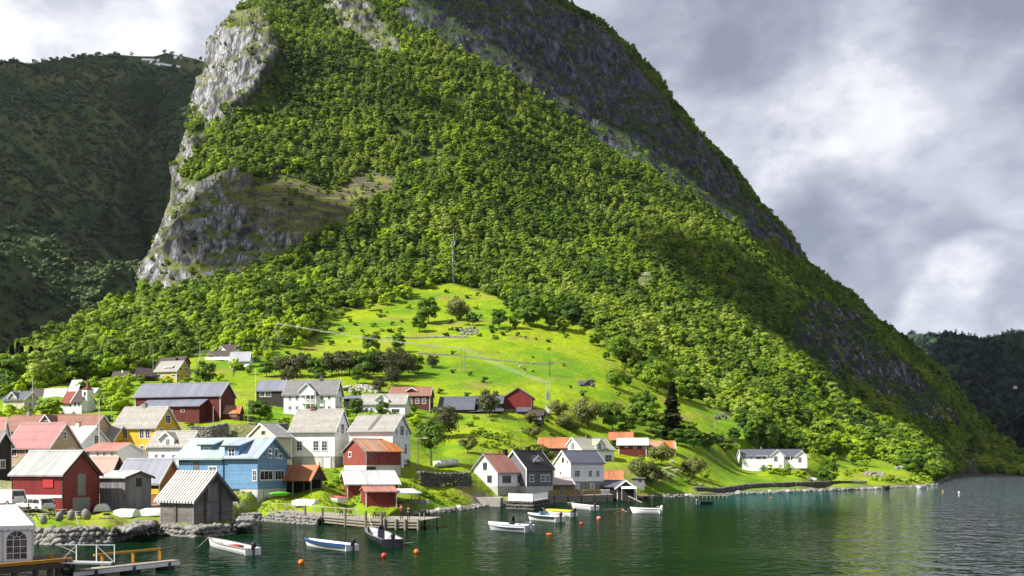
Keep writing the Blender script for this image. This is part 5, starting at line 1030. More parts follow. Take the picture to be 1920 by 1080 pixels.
boat('rowing_boat', 'yellow boat pulled up on the rocks right of the red sheds', None, None, 1.5, .5, 'white_paint', 'yellow_paint', 'yellow_paint', None, loc=(ground(775, 948)+Vector((0, 0, .35)), 4.2, R(170)))
boat('rowing_boat', 'white and red boat standing on land left of the white roofed red boathouse', None, None, 1.9, .75, 'white_paint', 'red_paint', 'red_paint', None, loc=(ground(632, 945)+Vector((0, 0, .25)), 3.6, R(125)))
def upturned(label, px, py, L_, rz, mat='white_paint', name='upturned_boat'):
    p = ground(px, py); o = thing(name, label, 'boat', p, rz); V, Fc = [], []; ns, nm = 13, 9
    for i in range(ns):
        t = i/(ns-1); w = .85*(1-max(0, (t-.5)/.5)**2.2)*(.85+.15*min(1, t/.3)); h_ = .88*(1-.35*max(0, (t-.6)/.4)**2)
        for j in range(nm): a = -1+2*j/(nm-1); V.append((-L_/2+L_*t, math.copysign(abs(a)**.8, a)*max(w, .02), h_*(1-abs(a)**2.4)+.05))
    m = MB().add(V, [(i*nm+j, (i+1)*nm+j, (i+1)*nm+j+1, i*nm+j+1) for i in range(ns-1) for j in range(nm-1)]); m.add(V[:nm], [tuple(range(nm))]); m.build('hull', mat, o, smooth=True)
    MB().bar((-L_*.45, 0, .94), (L_*.2, 0, .94), .07, .08).build('keel', 'timber', o)
    for sg in (-1, 1):
        g = MB()
        for i in range(ns-1): a = V[i*nm+(0 if sg < 0 else nm-1)]; b = V[(i+1)*nm+(0 if sg < 0 else nm-1)]; g.bar(a, b, .08, .1)
        g.build('gunwale', 'timber', o)
upturned('white upturned dinghy against the weathered grey boathouse', 193, 957, 3.0, R(100)); upturned('long white upturned boat on the grass in front of the weathered grey boathouse', 234, 970, 3.7, R(155)); upturned('white upturned boat beside the wall of the log boathouse', 283, 968, 2.6, R(200))
upturned('white upturned boat on the grass right of the blue house', 570, 948, 4.6, R(150)); upturned('white covered boat lying on the lawn left of the round waterside tree', 1521, 901, 4.5, R(10))

def float_(px, py, d, mat, label):
    p = on_water(px, py); rt = thing('buoy', label, 'buoy', (p.x, p.y, d*.25), 0); n = 10
    MB().lathe([(d/2*math.sin(math.pi*i/n)+.004, -d/2*math.cos(math.pi*i/n)) for i in range(n+1)], (0, 0, 0), 14).build('float', mat, rt, smooth=True); MB().tube((0, 0, d*.45), (0, 0, d*.62), d*.12, d*.08).build('eye', 'black_metal', rt)
float_(565, 1057, .44, 'orange_float', 'orange buoy nearest the camera below the blue rimmed boat'); float_(720, 1044, .43, 'red_float', 'red buoy between the two orange buoys off the pier'); float_(781, 1037, .45, 'orange_float', 'orange buoy with a mooring line off the aluminium boat')
float_(1123, 974, .62, 'pink_float', 'large pinkish buoy right of the yellow covered boat'); float_(1090, 983, .42, 'red_float', 'small red buoy left of the large pinkish buoy'); float_(1446, 934, .4, 'orange_float', 'tiny orange buoy off the lawn shore'); float_(1168, 957, .35, 'orange_float', 'tiny orange buoy on the mooring line of the slim white boat')
float_(1798, 924, .5, 'white_paint', 'tiny white buoy out in the fjord off the point'); float_(1768, 921, .4, 'yellow_paint', 'tiny yellow buoy out in the fjord off the point')
p = on_water(1030, 1002); MB().lathe([(.05, -.05), (.22, 0), (.2, .12), (.05, .16)], (0, 0, 0)).build('x', 'orange_float'); o = col.objects['x']; o.name = 'mooring_float'; o.location = (p.x, p.y, .0); o.scale = (1.5, .8, 1); tag(o, 'flat orange mooring float on the bright ripples', 'float')
def rope(label, pts, r=.022, mat='rope', name='mooring_line', cat='rope'):
    pts = [Vector(p) for p in pts]; Q = []
    for a, b in zip(pts[:-1], pts[1:]):
        for i in range(6): t = i/6; q = a.lerp(b, t); q.z -= (a-b).length*(.05 if (a-b).length < 30 else .012)*math.sin(t*math.pi); q.z = max(q.z, .02); Q.append(q)
    Q.append(pts[-1]); return tag(MB().path(Q, r, 5).build(name, mat), label, cat)
rope('slack white mooring line from the aluminium boat to the water', [on_water(738,1022)+Vector((0,0,.7)), on_water(755,1020), on_water(776,1017)], .035)
rope('mooring line running left from the bow of the white rowing boat', [on_water(391,1023)+Vector((0,0,.8)), on_water(380,1024)+Vector((0,0,.3)), on_water(358,1030)], .025)
rope('thin mooring line between the yellow covered boat and the shore', [on_water(1024,966)+Vector((0,0,.7)), on_water(1010,945)+Vector((0,0,.8))], .03)
rope('mooring line from the slim white boat towards the pink buoy', [on_water(1181,962)+Vector((0,0,.8)), on_water(1168,957), on_water(1150,963)], .035)
rope('mooring line between the open white boat and the small orange buoy', [on_water(1120,958)+Vector((0,0,.4)), on_water(1140,955), on_water(1166,954)], .03)
rope('mooring line from the rocky point to the pale grey motor boat', [on_water(920,952)+Vector((0,0,.6)), on_water(870,962)], .03)
rope('taut rope from the aluminium boat up to the pier', [on_water(700,1003)+Vector((0,0,.9)), on_water(691,990)+Vector((0,0,1.7))], .03)

# ------------------------------------------------------------------ pier and quays
ZD = 1.1
def deckpt(px, py, z=ZD): Y = (CZ-z)*F/(py-HY); return Vector(((px-HX)/F*Y, Y, z))
def pier():
    rt = thing('pier', 'long timber pier with pale rails and log fenders below the blue house', 'pier')
    a, b, c = deckpt(505, 957), deckpt(690, 974), deckpt(787, 976); bw = Vector((.25, 1, 0)).normalized()
    L1 = (b-a); L2_ = (c-b); m = MB()
    for s_, e_, n, w in ((a, b, 90, 5.), (b, c, 44, 7.5)):
        d = (e_-s_)
        for i in range(n): q0 = s_+d*(i/n); q1 = s_+d*((i+.93)/n); m.add([q0, q1, q1+bw*w, q0+bw*w]+[v-Vector((0, 0, .07)) for v in (q0, q1, q1+bw*w, q0+bw*w)], [(0,1,2,3),(7,6,5,4),(0,4,5,1),(1,5,6,2),(2,6,7,3),(3,7,4,0)])
    m.build('deck', 'timber', rt)
    for s_, e_, k0, k1 in ((a, b, .44, 1), (b, c, 0, 1)):
        for z in (-.18, -.5, -.82):
            off = Vector((0, -.05, z)); MB().tube(s_.lerp(e_, k0)+off, s_.lerp(e_, k1)+off, .12, n=8).build('log_fender', 'pile_timber', rt)
    for px, h_ in ((581, 1.1), (614, .95), (654, 1.05), (687, .95), (716, .8)):
        t = (px-505)/185; q = a.lerp(b, t) if px < 690 else b.lerp(c, (px-690)/97); q = q+Vector((0, -.22, 0)); MB().tube((q.x, q.y, -1.5), (q.x, q.y, ZD+h_), .16, .14).build('pile', 'pile_timber', rt)
    for px in (722, 744, 761, 785):
        q = b.lerp(c, (px-690)/97)+Vector((0, -.22, 0)); MB().tube((q.x, q.y, -1.5), (q.x, q.y, ZD+.12), .17, .16).build('pile', 'pile_timber', rt)
        q = q+bw*6.5; MB().tube((q.x, q.y, -1.5), (q.x, q.y, ZD), .16).build('pile', 'pile_timber', rt)
    posts = [a.lerp(b, (px-505)/185) for px in (505, 518, 541, 560, 598, 636, 676)]
    for q in posts: MB().box(q.x-.045, q.x+.045, q.y-.02, q.y+.07, ZD-.3, ZD+1.05).build('rail_post', 'pale_metal', rt)
    m = MB(); m.bar(posts[0]+Vector((0, 0, 1.05)), posts[-1]+Vector((0, 0, 1.05)), .07, .05); m.build('top_rail', 'pale_metal', rt); m = MB(); m.bar(posts[-1]+Vector((0, 0, .05)), posts[-1]+Vector((-.9, 0.0, .95)), .07, .05); m.build('rail_brace', 'pale_metal', rt)
    for px in (776, 784):
        q = b.lerp(c, (px-690)/97)+bw*2; MB().tube((q.x, q.y, ZD), (q.x, q.y, ZD+.75), .06).build('mooring_post', 'timber', rt)
    return a, b, c, bw
PA, PB, PC, PW = pier()
for px, k, lab in ((640, 2.4, 'dark bench table on the pier left of the rail brace'), (695, 2.6, 'dark bench table on the pier right of the rail brace')):
    q = (PA.lerp(PB, (px-505)/185) if px < 690 else PB.lerp(PC, (px-690)/97))+PW*k; rt = thing('pier_table', lab, 'table', q, R(-8))
    MB().box(-.9, .9, -.35, .35, .68, .74).build('tabletop', 'dark_timber', rt)
    for y in (-.62, .62): MB().box(-.9, .9, y-.13, y+.13, .42, .47).build('bench', 'dark_timber', rt)
    for x in (-.6, .6): MB().bar((x, -.62, 0), (x, -.05, .7), .08, .06).bar((x, .62, 0), (x, .05, .7), .08, .06).bar((x, -.65, .40), (x, .65, .40), .07, .05).build('leg_frame', 'dark_timber', rt)
def quay():
    a, b = on_water(1027, 943), on_water(1150, 940); rt = thing('wooden_quay', 'wooden quay of upright planks below the white quay house', 'quay'); d = (b-a); n = 110; bw = Vector((0, 1, 0)); m = MB()
    for i in range(n): q0 = a+d*(i/n); q1 = a+d*((i+.9)/n); y = r_.uniform(0, .05); m.box(q0.x, q1.x, q0.y+y, q0.y+.12+y, -1, 1.35)
    m.build('plank_front', 'timber', rt); MB().add([a+Vector((0,-.1,1.36)), b+Vector((0,-.1,1.36)), b+Vector((0,9,1.42)), a+Vector((0,6,1.42)), a+Vector((0,-.1,1.24)), b+Vector((0,-.1,1.24)), b+Vector((0,9,1.3)), a+Vector((0,6,1.3))], [(0,1,2,3),(7,6,5,4),(0,4,5,1),(1,5,6,2),(2,6,7,3),(3,7,4,0)]).build('deck', 'timber', rt)
    for i in range(5): q = a.lerp(b, (i+.5)/5); MB().tube((q.x, q.y-.12, -1), (q.x, q.y-.12, 1.5), .12).build('pile', 'dark_timber', rt)
    for x0, x1, mt, lab in ((1030, 1050, 'bamboo', 'leftmost bamboo screen on the wooden quay'), (1055, 1087, 'bamboo', 'middle bamboo screen on the wooden quay'), (1092, 1126, 'bamboo', 'right bamboo screen beside the white fence on the wooden quay'), (1127, 1143, 'white_paint', 'short white picket fence at the right end of the wooden quay')):
        p = a.lerp(b, (x0-1027)/123)+Vector((0, .5, 1.42)); q = a.lerp(b, (x1-1027)/123)+Vector((0, .5, 1.42)); f = thing('screen_fence', lab, 'fence', p); w = (q-p); m = MB(); k = int(w.length/.13)
        for i in range(k): s_ = w*(i/k); m.box(s_.x, s_.x+.11, s_.y, s_.y+.03, .05, 1.0+r_.uniform(-.03, .05))
        m.build('slat_panel', mt, f)
        for s_ in (Vector(), w): MB().box(s_.x-.05, s_.x+.05, s_.y+.04, s_.y+.13, -.1, 1.15).build('post', 'timber', f)
quay()
a, b = on_water(868, 949), on_water(938, 950); tag(MB().add([a+Vector((0,0,-1)), b+Vector((0,0,-1)), b+Vector((0,0,1.5)), a+Vector((0,0,1.7))]+[v+Vector((.5,6,0)) for v in (a+Vector((0,0,-1)), b+Vector((0,0,-1)), b+Vector((0,0,1.5)), a+Vector((0,0,1.7)))], [(0,1,2,3),(7,6,5,4),(0,4,5,1),(1,5,6,2),(2,6,7,3),(3,7,4,0)]).build('concrete_quay', 'concrete'), 'low concrete quay wall in front of the pink roofed house', 'quay')
# white railed terrace in front of the charcoal house
a, b, c = deckpt(953, 937, 1.5), deckpt(999, 938.5, 1.5), deckpt(1027, 934, 1.5); rt = thing('terrace', 'white railed terrace on a stone base below the charcoal house', 'terrace')
m = MB(); base = [a, b, c, c+Vector((0, 4, 0)), a+Vector((0, 5, 0))]; n = 5; m.add([v for v in base]+[v-Vector((0, 0, .15)) for v in base], [tuple(range(5)), tuple(range(9, 4, -1))]+[(i, (i+1) % 5+0, (i+1) % 5+5, i+5)[::-1] for i in range(5)]); m.build('deck', 'white_paint', rt)
for s_, e_ in ((a, b), (b, c)):
    m = MB(); k = int((e_-s_).length/.16)
    for i in range(k): q = s_.lerp(e_, i/k); q2 = s_.lerp(e_, (i+.85)/k); m.bar(q+Vector((0, 0, .55)), q2+Vector((0, 0, .55)), .03, 1.0)
    m.bar(s_+Vector((0, 0, 1.08)), e_+Vector((0, 0, 1.08)), .12, .05); m.build('railing', 'white_paint', rt)
V, Fc = stone_set([s_.lerp(e_, t)+Vector((0, .6+k, -.35-z)) for s_, e_ in ((a, b), (b, c)) for t in np.linspace(0, 1, 14) for k in (0, .7) for z in (0, .6, 1.2)], [.42]*168, 71); link('stone_base', mesh_np('stone_base', V, Fc, 'dark_stone'), rt)
for lab, p0, p1, dz in (('pile of pale driftwood boards sliding into the water before the white terrace', (944, 940), (985, 955), 0), ('heap of broken pale planks under the white terrace', (985, 950), (1022, 947), 1)):
    m = MB()
    for i in range(13): t = r_.random(); q = on_water(p0[0]+(p1[0]-p0[0])*t, 948+r_.uniform(-1, 3)); a0 = r_.uniform(-.5, .3) if not dz else r_.uniform(-.2, .25); d = Vector((math.cos(a0), math.sin(a0)*.6, r_.uniform(-.25, -.05) if not dz else r_.uniform(-.06, .06)))*r_.uniform(1.2, 2.4); c0 = q+Vector((0, .3, .35+r_.uniform(0, .5))); m.bar(c0-d*.5, c0+d*.5, .18, .05)
    tag(m.build('plank_pile', 'timber'), lab, 'plank pile')
rope('long pale boom pole floating before the wooden quay', [on_water(1033, 940)+Vector((0, -1, .8)), on_water(1077, 944)+Vector((0, 0, .25))], .09, 'timber', 'boom_pole', 'pole')
rt = thing('gangplank', 'tilted wooden gangplank at the right end of the quay', 'gangplank', on_water(1190, 943)); MB().bar((-1.0, 1.5, 1.3), (1.3, -.8, .1), .5, .08).build('board', 'timber', rt)
for i in range(3): MB().tube((-1.0+.8*i, 1.5-.8*i, -1), (-1.0+.8*i, 1.5-.8*i, 1.2-.4*i), .07).build('post', 'dark_timber', rt)
# stony jetty on posts below the lawn
a, b = on_water(1300, 934), on_water(1368, 934); rt = thing('jetty', 'old low timber jetty on short posts below the left lawn', 'jetty'); m = MB()
for i in range(46): q = a.lerp(b, i/46); m.box(q.x, q.x+.22, q.y-.2, q.y+4+r_.uniform(-.1, .1), .55, .63)
m.build('deck', 'timber', rt)
for i in range(9): q = a.lerp(b, (i+.3)/9); MB().tube((q.x, q.y-.1, -1), (q.x, q.y-.1, .56), .13).build('post', 'pile_timber', rt)
a, b = on_water(1168, 938), on_water(1232, 936); rt = thing('jetty', 'dark low jetty with pale planks stacked on it right of the black boathouse', 'jetty'); m = MB().add([a+Vector((0,0,.7)), b+Vector((0,0,.7)), b+Vector((0,5,.75)), a+Vector((0,5,.75)), a+Vector((0,0,.55)), b+Vector((0,0,.55)), b+Vector((0,5,.6)), a+Vector((0,5,.6))], [(0,1,2,3),(7,6,5,4),(0,4,5,1),(1,5,6,2),(2,6,7,3),(3,7,4,0)]); m.build('deck', 'dark_timber', rt)
for i in range(7): q = a.lerp(b, (i+.3)/7); MB().tube((q.x, q.y+.1, -1), (q.x, q.y+.1, .8), .12).build('post', 'dark_timber', rt)
q = a.lerp(b, .55); m = MB()
for i in range(3): m.box(q.x-1.4, q.x+1.4, q.y+1+.05*i, q.y+1.8, .76+.16*i, .89+.16*i)
m.build('plank_stack', 'bamboo', rt)

# ------------------------------------------------------------------ foreground tent, dock, gangway
def deck_at(px, py, z): return deckpt(px, py, z)
DZ = 1.2
a = deckpt(-330, 1092, DZ); b = deckpt(136, 1050.5, DZ)
rt = thing('dock', 'low black dock with a yellow edge beam carrying the white tent', 'dock'); bw = Vector((-.45, .89, 0))
m = MB(); n = 80
for i in range(n): q0 = a.lerp(b, i/n); q1 = a.lerp(b, (i+.93)/n); m.add([q0, q1, q1+bw*5.5, q0+bw*5.5]+[v-Vector((0, 0, .08)) for v in (q0, q1, q1+bw*5.5, q0+bw*5.5)], [(0,1,2,3),(7,6,5,4),(0,4,5,1),(1,5,6,2),(2,6,7,3),(3,7,4,0)])
m.build('deck', 'dark_timber', rt); MB().bar(a+Vector((0, -.12, .08)), b+Vector((0, -.12, .08)), .22, .2).build('edge_beam', 'yellow_timber', rt); MB().bar(a+Vector((0, -.05, -.25)), b+Vector((0, -.05, -.25)), .2, .35).build('face_beam', 'dark_timber', rt)
for px in (-40, 5, 50, 82, 100, 132):
    q = a.lerp(b, (px+330)/466); MB().tube((q.x, q.y+.15, -2), (q.x, q.y+.15, DZ-.1), .17, n=10).build('pile', 'dark_timber', rt)
q = deckpt(95, 1047, DZ); MB().tube((q.x, q.y, DZ-.1), (q.x, q.y, DZ+.32), .17, .15, n=10).build('bollard', 'yellow_timber', rt)
q = a.lerp(b, .985); o = thing('tyre_fender', 'black tyre hanging as a fender at the end of the yellow edged dock', 'tyre', (q.x-.05, q.y-.32, .82)); V, Fc = [], []
for i in range(20):
    for j in range(10): t = 2*math.pi*i/20; s_ = 2*math.pi*j/10; rr_ = .36+.15*math.cos(s_); V.append((rr_*math.cos(t), .11*math.sin(s_), rr_*math.sin(t)))
MB().add(V, [(i*10+j, i*10+(j+1) % 10, ((i+1) % 20)*10+(j+1) % 10, ((i+1) % 20)*10+j) for i in range(20) for j in range(10)]).build('tyre', 'rubber', o, smooth=True); MB().tube((0, 0, .3), (0, .25, .55), .02).build('hanger', 'rope', o)
# gangway with white truss rail, long pontoon
g0, g1 = deckpt(100, 1053, 1.15), deckpt(209, 1056, .95); rt = thing('gangway', 'white metal gangway with a truss railing leading off the dock', 'gangway')
m = MB(); m.bar(g0, g1, 1.2, .1); m.build('deck', 'pale_metal', rt)
H_ = 1.0; off = Vector((0, .55, 0)); m = MB(); m.bar(g0+off+Vector((0, 0, H_+.0)), g1+off+Vector((0, 0, H_+.1)), .05, .06); m.build('handrail', 'white_paint', rt)
for i, t in enumerate((.32, .67, .985)): q = g0.lerp(g1, t)+off; MB().bar(q, q+Vector((0, 0, H_+.05)), .05, .05).build('rail_post', 'white_paint', rt)
for t0, t1, u, v in ((.05, .32, 0, 1), (.98, .68, 0, 1), (.0, .3, 1, .55)): MB().bar(g0.lerp(g1, t0)+off+Vector((0, 0, H_*u)), g0.lerp(g1, t1)+off+Vector((0, 0, H_*v)), .04, .04).build('brace', 'white_paint', rt)
p0, p1 = deckpt(138, 1071, .55), deckpt(337, 1050, .55); rt = thing('pontoon', 'long pale plank pontoon running right from the tyre', 'pontoon'); d = (p1-p0).normalized(); nr_ = Vector((-d.y, d.x, 0)); m = MB()
for i in range(60): q0 = p0.lerp(p1, i/60); q1 = p0.lerp(p1, (i+.94)/60); m.add([q0, q1, q1+nr_*1.0, q0+nr_*1.0]+[v-Vector((0, 0, .06)) for v in (q0, q1, q1+nr_, q0+nr_)], [(0,1,2,3),(7,6,5,4),(0,4,5,1),(1,5,6,2),(2,6,7,3),(3,7,4,0)])
m.build('deck', 'timber', rt); MB().bar(p0+Vector((0, 0, -.2)), p1+Vector((0, 0, -.2)), .1, .26).build('side_beam', 'white_paint', rt)
for t in (.2, .55, .9): q = p0.lerp(p1, t)+nr_*.5; MB().box(q.x-.5, q.x+.5, q.y-.45, q.y+.45, -.25, .48).build('float', 'dark_hull', rt)
y0, y1 = deckpt(176, 1041, 1.3), deckpt(302, 1029, 1.3); y0 = Vector((y0.x, y0.y, 1.3)); rt = thing('barrier_rail', 'yellow barrier rail on dark posts behind the white gangway', 'railing'); MB().bar(y0+Vector((0, 0, .0)), y1, .16, .14).build('rail', 'yellow_timber', rt)
for t in (.1, .55, .97): q = y0.lerp(y1, t); MB().box(q.x-.09, q.x+.09, q.y+.1, q.y+.26, .55, 1.28).build('post', 'yellow_timber', rt); MB().box(q.x-.12, q.x+.12, q.y+.08, q.y+.3, -1.5, .55).build('pile', 'dark_timber', rt)
q = deckpt(315, 1026, 1.1); MB().bar(y1+Vector((.1, 0, -.05)), (q.x+.6, q.y+.2, 1.2), .1, .1).build('rail_end', 'dark_timber', rt)
def tent():
    c = deckpt(61, 1051, DZ); rt = thing('marquee', 'white party tent with arched lattice windows and a scalloped valance', 'tent', c, R(27)); W_, D_, He, Hp = 8.0, 4.2, 2.2, 3.42
    hipx = -.98; y0_ = 0; m = MB(); o_ = .08
    m.add([(o_, -o_, He), (-W_, -o_, He), (-W_, D_+o_, He), (o_, D_+o_, He), (hipx, D_/2, Hp), (-W_, D_/2, Hp)], [(0, 4, 5, 1), (0, 3, 4), (3, 2, 5, 4), (1, 5, 2), (0, 1, 2, 3)]); m.build('roof', 'canvas_white', rt)
    for nm, p, q in (('front_valance', Vector((o_, -o_, 0)), Vector((-W_, -o_, 0))), ('side_valance', Vector((o_, -o_, 0)), Vector((o_, D_+o_, 0)))):
        L_ = (q-p).length; n = int(L_/.34)*8; vs = []
        for i in range(n+1): t = i/n; b_ = p.lerp(q, t); vs += [(b_.x, b_.y, He+.01), (b_.x, b_.y, He-.22-.10*abs(math.sin(math.pi*i/8)))]
        o = MB().add(vs, [(2*i, 2*i+1, 2*i+3, 2*i+2) for i in range(n)]).build(nm, 'canvas_white', rt); s_ = o.modifiers.new('s', 'SOLIDIFY'); s_.thickness = .015
        g = MB(); lastp = None
        for i in range(n+1): t = i/n; b_ = p.lerp(q, t); pt = Vector((b_.x, b_.y-.012, He-.22-.10*abs(math.sin(math.pi*i/8)))); (g.bar(lastp, pt, .02, .03) if lastp is not None else None); lastp = pt
        g.build('valance_edge', 'grey_hull', rt)
    # front sheet with arched openings, drawn as a sheet around the arches
    bays = [(-1.42, -.3), (-3.02, -1.9), (-4.62, -3.5), (-6.2, -5.1)]; m = MB(); zs, zt = .12, 1.33
    xs = 0.
    for x0, x1 in bays:
        m.add([(xs, 0, 0), (xs, 0, He), (x1, 0, He), (x1, 0, 0)], [(0, 1, 2, 3)]); xc, r0 = (x0+x1)/2, (x1-x0)/2; K = 12
        arc = [(xc+r0*math.cos(math.pi*k/K), zt+r0*.95*math.sin(math.pi*k/K)) for k in range(K+1)]
        for k in range(K): m.add([(arc[k][0], 0, arc[k][1]), (arc[k][0], 0, He), (arc[k+1][0], 0, He), (arc[k+1][0], 0, arc[k+1][1])], [(0, 1, 2, 3)])
        m.add([(x1, 0, 0), (x1, 0, zs), (x0, 0, zs), (x0, 0, 0)], [(0, 1, 2, 3)]); xs = x0
        w_ = MB(); w_.add([(p_[0], .03, p_[1]) for p_ in arc]+[(x0, .03, zs), (x1, .03, zs)], [tuple(range(K+3))]); wo = w_.build('window', 'tent_window', rt)
        f = MB(); ap = [Vector((p_[0], -.01, p_[1])) for p_ in arc]; pp = [Vector((x1, -.01, zs))]+ap+[Vector((x0, -.01, zs)), Vector((x1, -.01, zs))]
        for u, v in zip(pp[:-1], pp[1:]): f.bar(u, v, .03, .035)
        for k in (1, 2): x = x0+(x1-x0)*k/3; f.box(x-.018, x+.018, -.025, .0, zs, zt)
        for z in (.5, .9, zt): f.box(x0, x1, -.024, .001, z-.018, z+.018)
        f.path([Vector((xc+.2*math.cos(math.pi*k/6), -.012, zt+.2*math.sin(math.pi*k/6))) for k in range(7)], .018, 5)
        for ang in (45, 90, 135): c_, s_ = math.cos(R(ang)), math.sin(R(ang)); f.bar((xc+.2*c_, -.012, zt+.2*s_), (xc+r0*c_, -.012, zt+r0*.95*s_), .025, .03)
        f.build('lattice', 'white_paint', wo)
    m.add([(xs, 0, 0), (xs, 0, He), (-W_, 0, He), (-W_, 0, 0)], [(0, 1, 2, 3)]); m.build('front_sheet', 'canvas_white', rt)
    MB().add([(0, 0, 0), (0, D_, 0), (0, D_, He), (0, 0, He)], [(0, 1, 2, 3)]).build('side_sheet', 'canvas_white', rt); MB().add([(0, D_, 0), (-W_, D_, 0), (-W_, D_, He), (0, D_, He)], [(0, 1, 2, 3)]).build('back_sheet', 'canvas_white', rt)
    for x, y in ((.0, -.03), (0, D_), (-1.62, -.03), (-3.25, -.03)): MB().tube((x, y, 0), (x, y, He), .035).build('pole', 'pale_metal', rt)
    MB().tube((.05, 0, He-.05), (2.2, .8, .1), .012).build('guy_rope', 'rope', rt)
tent()

# ------------------------------------------------------------------ vehicles, tables, people
def vehicle(name, label, cat, p, rz, L_, W_, prof, glassz, wheel=.31, estate=True):
    """side outline extruded with tumblehome; facing +x"""
    rt = thing(name, label, cat, p, rz); n = len(prof); zb = prof[0][1]; zt = max(z for _, z in prof); V = []
    for sg in (-1, 1):
        for x, z in prof: w = W_/2*(1-.13*max(0, (z-.85)/(zt-.85))**1.2); V.append((x, sg*w, z))
    fs = [tuple(range(n))[::1], tuple(range(2*n-1, n-1, -1))]+[(i, n+i, n+(i+1) % n, (i+1) % n)[::1] for i in range(n)]
    MB().add(V, fs).build('body', 'car_white', rt, bevel=.05)
    def pt(x, z, sg, d=.012): w = W_/2*(1-.13*max(0, (z-.85)/(zt-.85))**1.2)+d; return (x, sg*w, z)
    for sg in (-1, 1):
        for x0, x1, x2, x3, z0, z1 in glassz['side']:
            q = [pt(x0, z0, sg), pt(x1, z0, sg), pt(x2, z1, sg), pt(x3, z1, sg)]; MB().add(q, [(0, 1, 2, 3) if sg < 0 else (3, 2, 1, 0)]).build('side_window', 'glass', rt)
    for nm in ('rear', 'front'):
        x0, z0, x1, z1 = glassz[nm]; e = .012 if nm == 'front' else -.012; w0, w1 = W_*.42, W_*.37; MB().add([(x0+e, -w0, z0), (x0+e, w0, z0), (x1+e, w1, z1), (x1+e, -w1, z1)], [(0, 1, 2, 3)]).build(nm+'_window', 'glass', rt)
    for x in (-L_*.31, L_*.31):
        for sg in (-1, 1):
            o = MB().tube((x, sg*(W_/2-.2), wheel), (x, sg*(W_/2+.015), wheel), wheel, n=18).build('wheel', 'rubber', rt); MB().tube((x, sg*(W_/2+.01), wheel), (x, sg*(W_/2+.03), wheel), wheel*.58, n=14).build('rim', 'grey_metal', o)
    xr = min(x for x, _ in prof)
    for sg in (-1, 1): MB().box(xr-.02, xr+.06, sg*W_*.40-.09, sg*W_*.40+.09, .78, 1.08).build('tail_light', 'tail_red', rt); MB().box(L_/2-.1, L_/2+.015, sg*W_*.36-.15, sg*W_*.36+.15, .6, .74).build('headlight', 'pale_metal', rt)
    MB().box(xr-.05, xr+.1, -W_*.46, W_*.46, .36, .52).build('rear_bumper', 'grey_hull', rt); MB().box(xr-.03, xr, -.26, .26, .66, .78).build('number_plate', 'pale_metal', rt)
    return rt
vp = ground(14, 947); vehicle('van', 'white delivery van parked behind the white tent', 'van', vp, R(152), 4.3, 1.78,
    [(-2.12, .3), (2.15, .3), (2.15, .75), (1.95, .98), (1.25, 1.12), (.65, 1.74), (.4, 1.82), (-1.95, 1.82), (-2.08, 1.1)], {'side': [(.25, 1.12, .68, .25, 1.1, 1.62)], 'rear': (-2.09, 1.12, -1.99, 1.66), 'front': (1.2, 1.16, .72, 1.68)})
vp = ground(66, 957); vehicle('estate_car', 'white estate car parked between the van and the trailer', 'car', vp, R(152), 4.7, 1.76,
    [(-2.3, .3), (2.3, .3), (2.32, .7), (2.1, .86), (1.05, .95), (.3, 1.42), (.05, 1.46), (-1.85, 1.44), (-2.28, .92)], {'side': [(.2, .9, .38, .15, .95, 1.34), (-.75, .1, .05, -.72, .95, 1.36), (-1.9, -.85, -.82, -1.72, .95, 1.35)], 'rear': (-2.25, .96, -1.9, 1.37), 'front': (.98, .98, .4, 1.38)})
p = ground(124, 958); rt = thing('trailer', 'low car trailer with pale side boards behind the estate car', 'trailer', p, R(-12)); MB().box(-1.6, 1.6, -.75, .75, .5, .6).build('bed', 'timber', rt)
for y in (-.75, .75): MB().box(-1.6, 1.6, y-.03, y+.03, .6, .95).build('side_board', 'pale_metal', rt)
for y in (-.85, .85): MB().tube((0, y-.09, .32), (0, y+.09, .32), .32, n=16).build('wheel', 'rubber', rt)
MB().bar((-1.6, 0, .5), (-2.7, 0, .4), .08, .08).build('drawbar', 'grey_metal', rt)
def picnic(px, py, rz, lab):
    rt = thing('picnic_table', lab, 'picnic table', ground(px, py), rz); m = MB()
    for k in range(4): m.box(-1., 1., -.38+.195*k, -.38+.195*k+.18, .72, .76)
    m.build('tabletop', 'timber', rt)
    for y in (-.72, .72): MB().box(-1., 1., y-.14, y+.14, .43, .47).build('seat', 'timber', rt)
    for x in (-.7, .7):
        for sg in (-1, 1): MB().bar((x, sg*.72, 0), (x, sg*.22, .72), .09, .05).build('leg', 'timber', rt)
        MB().bar((x+.05, -.8, .40), (x+.05, .8, .40), .09, .05).build('crossbar', 'timber', rt)
picnic(76, 977, R(-8), 'picnic table nearest the tent on the lawn'); picnic(108, 967, R(-8), 'middle picnic table on the lawn behind the upright stones'); picnic(134, 971, R(-8), 'picnic table nearest the red boathouse'); picnic(50, 962, R(-8), 'picnic table where a person sits near the estate car')
p = ground(199, 972); rt = thing('pallet', 'pale wooden pallet lying on the grass near the upturned boats', 'pallet', p, R(-20)); m = MB()
for k in range(5): m.box(-.6, .6, -.5+.22*k, -.5+.22*k+.12, .1, .13)
m.build('slats', 'timber', rt); MB().box(-.6, -.5, -.5, .5, 0, .1).box(-.05, .05, -.5, .5, 0, .1).box(.5, .6, -.5, .5, 0, .1).build('bearer', 'timber', rt)
p = ground(141, 984); rt = thing('plank', 'pale plank leaning on the pale upright stone', 'plank', p); MB().bar((.35, -.1, 0), (0, .15, 1.25), .12, .04).build('board', 'white_paint', rt)
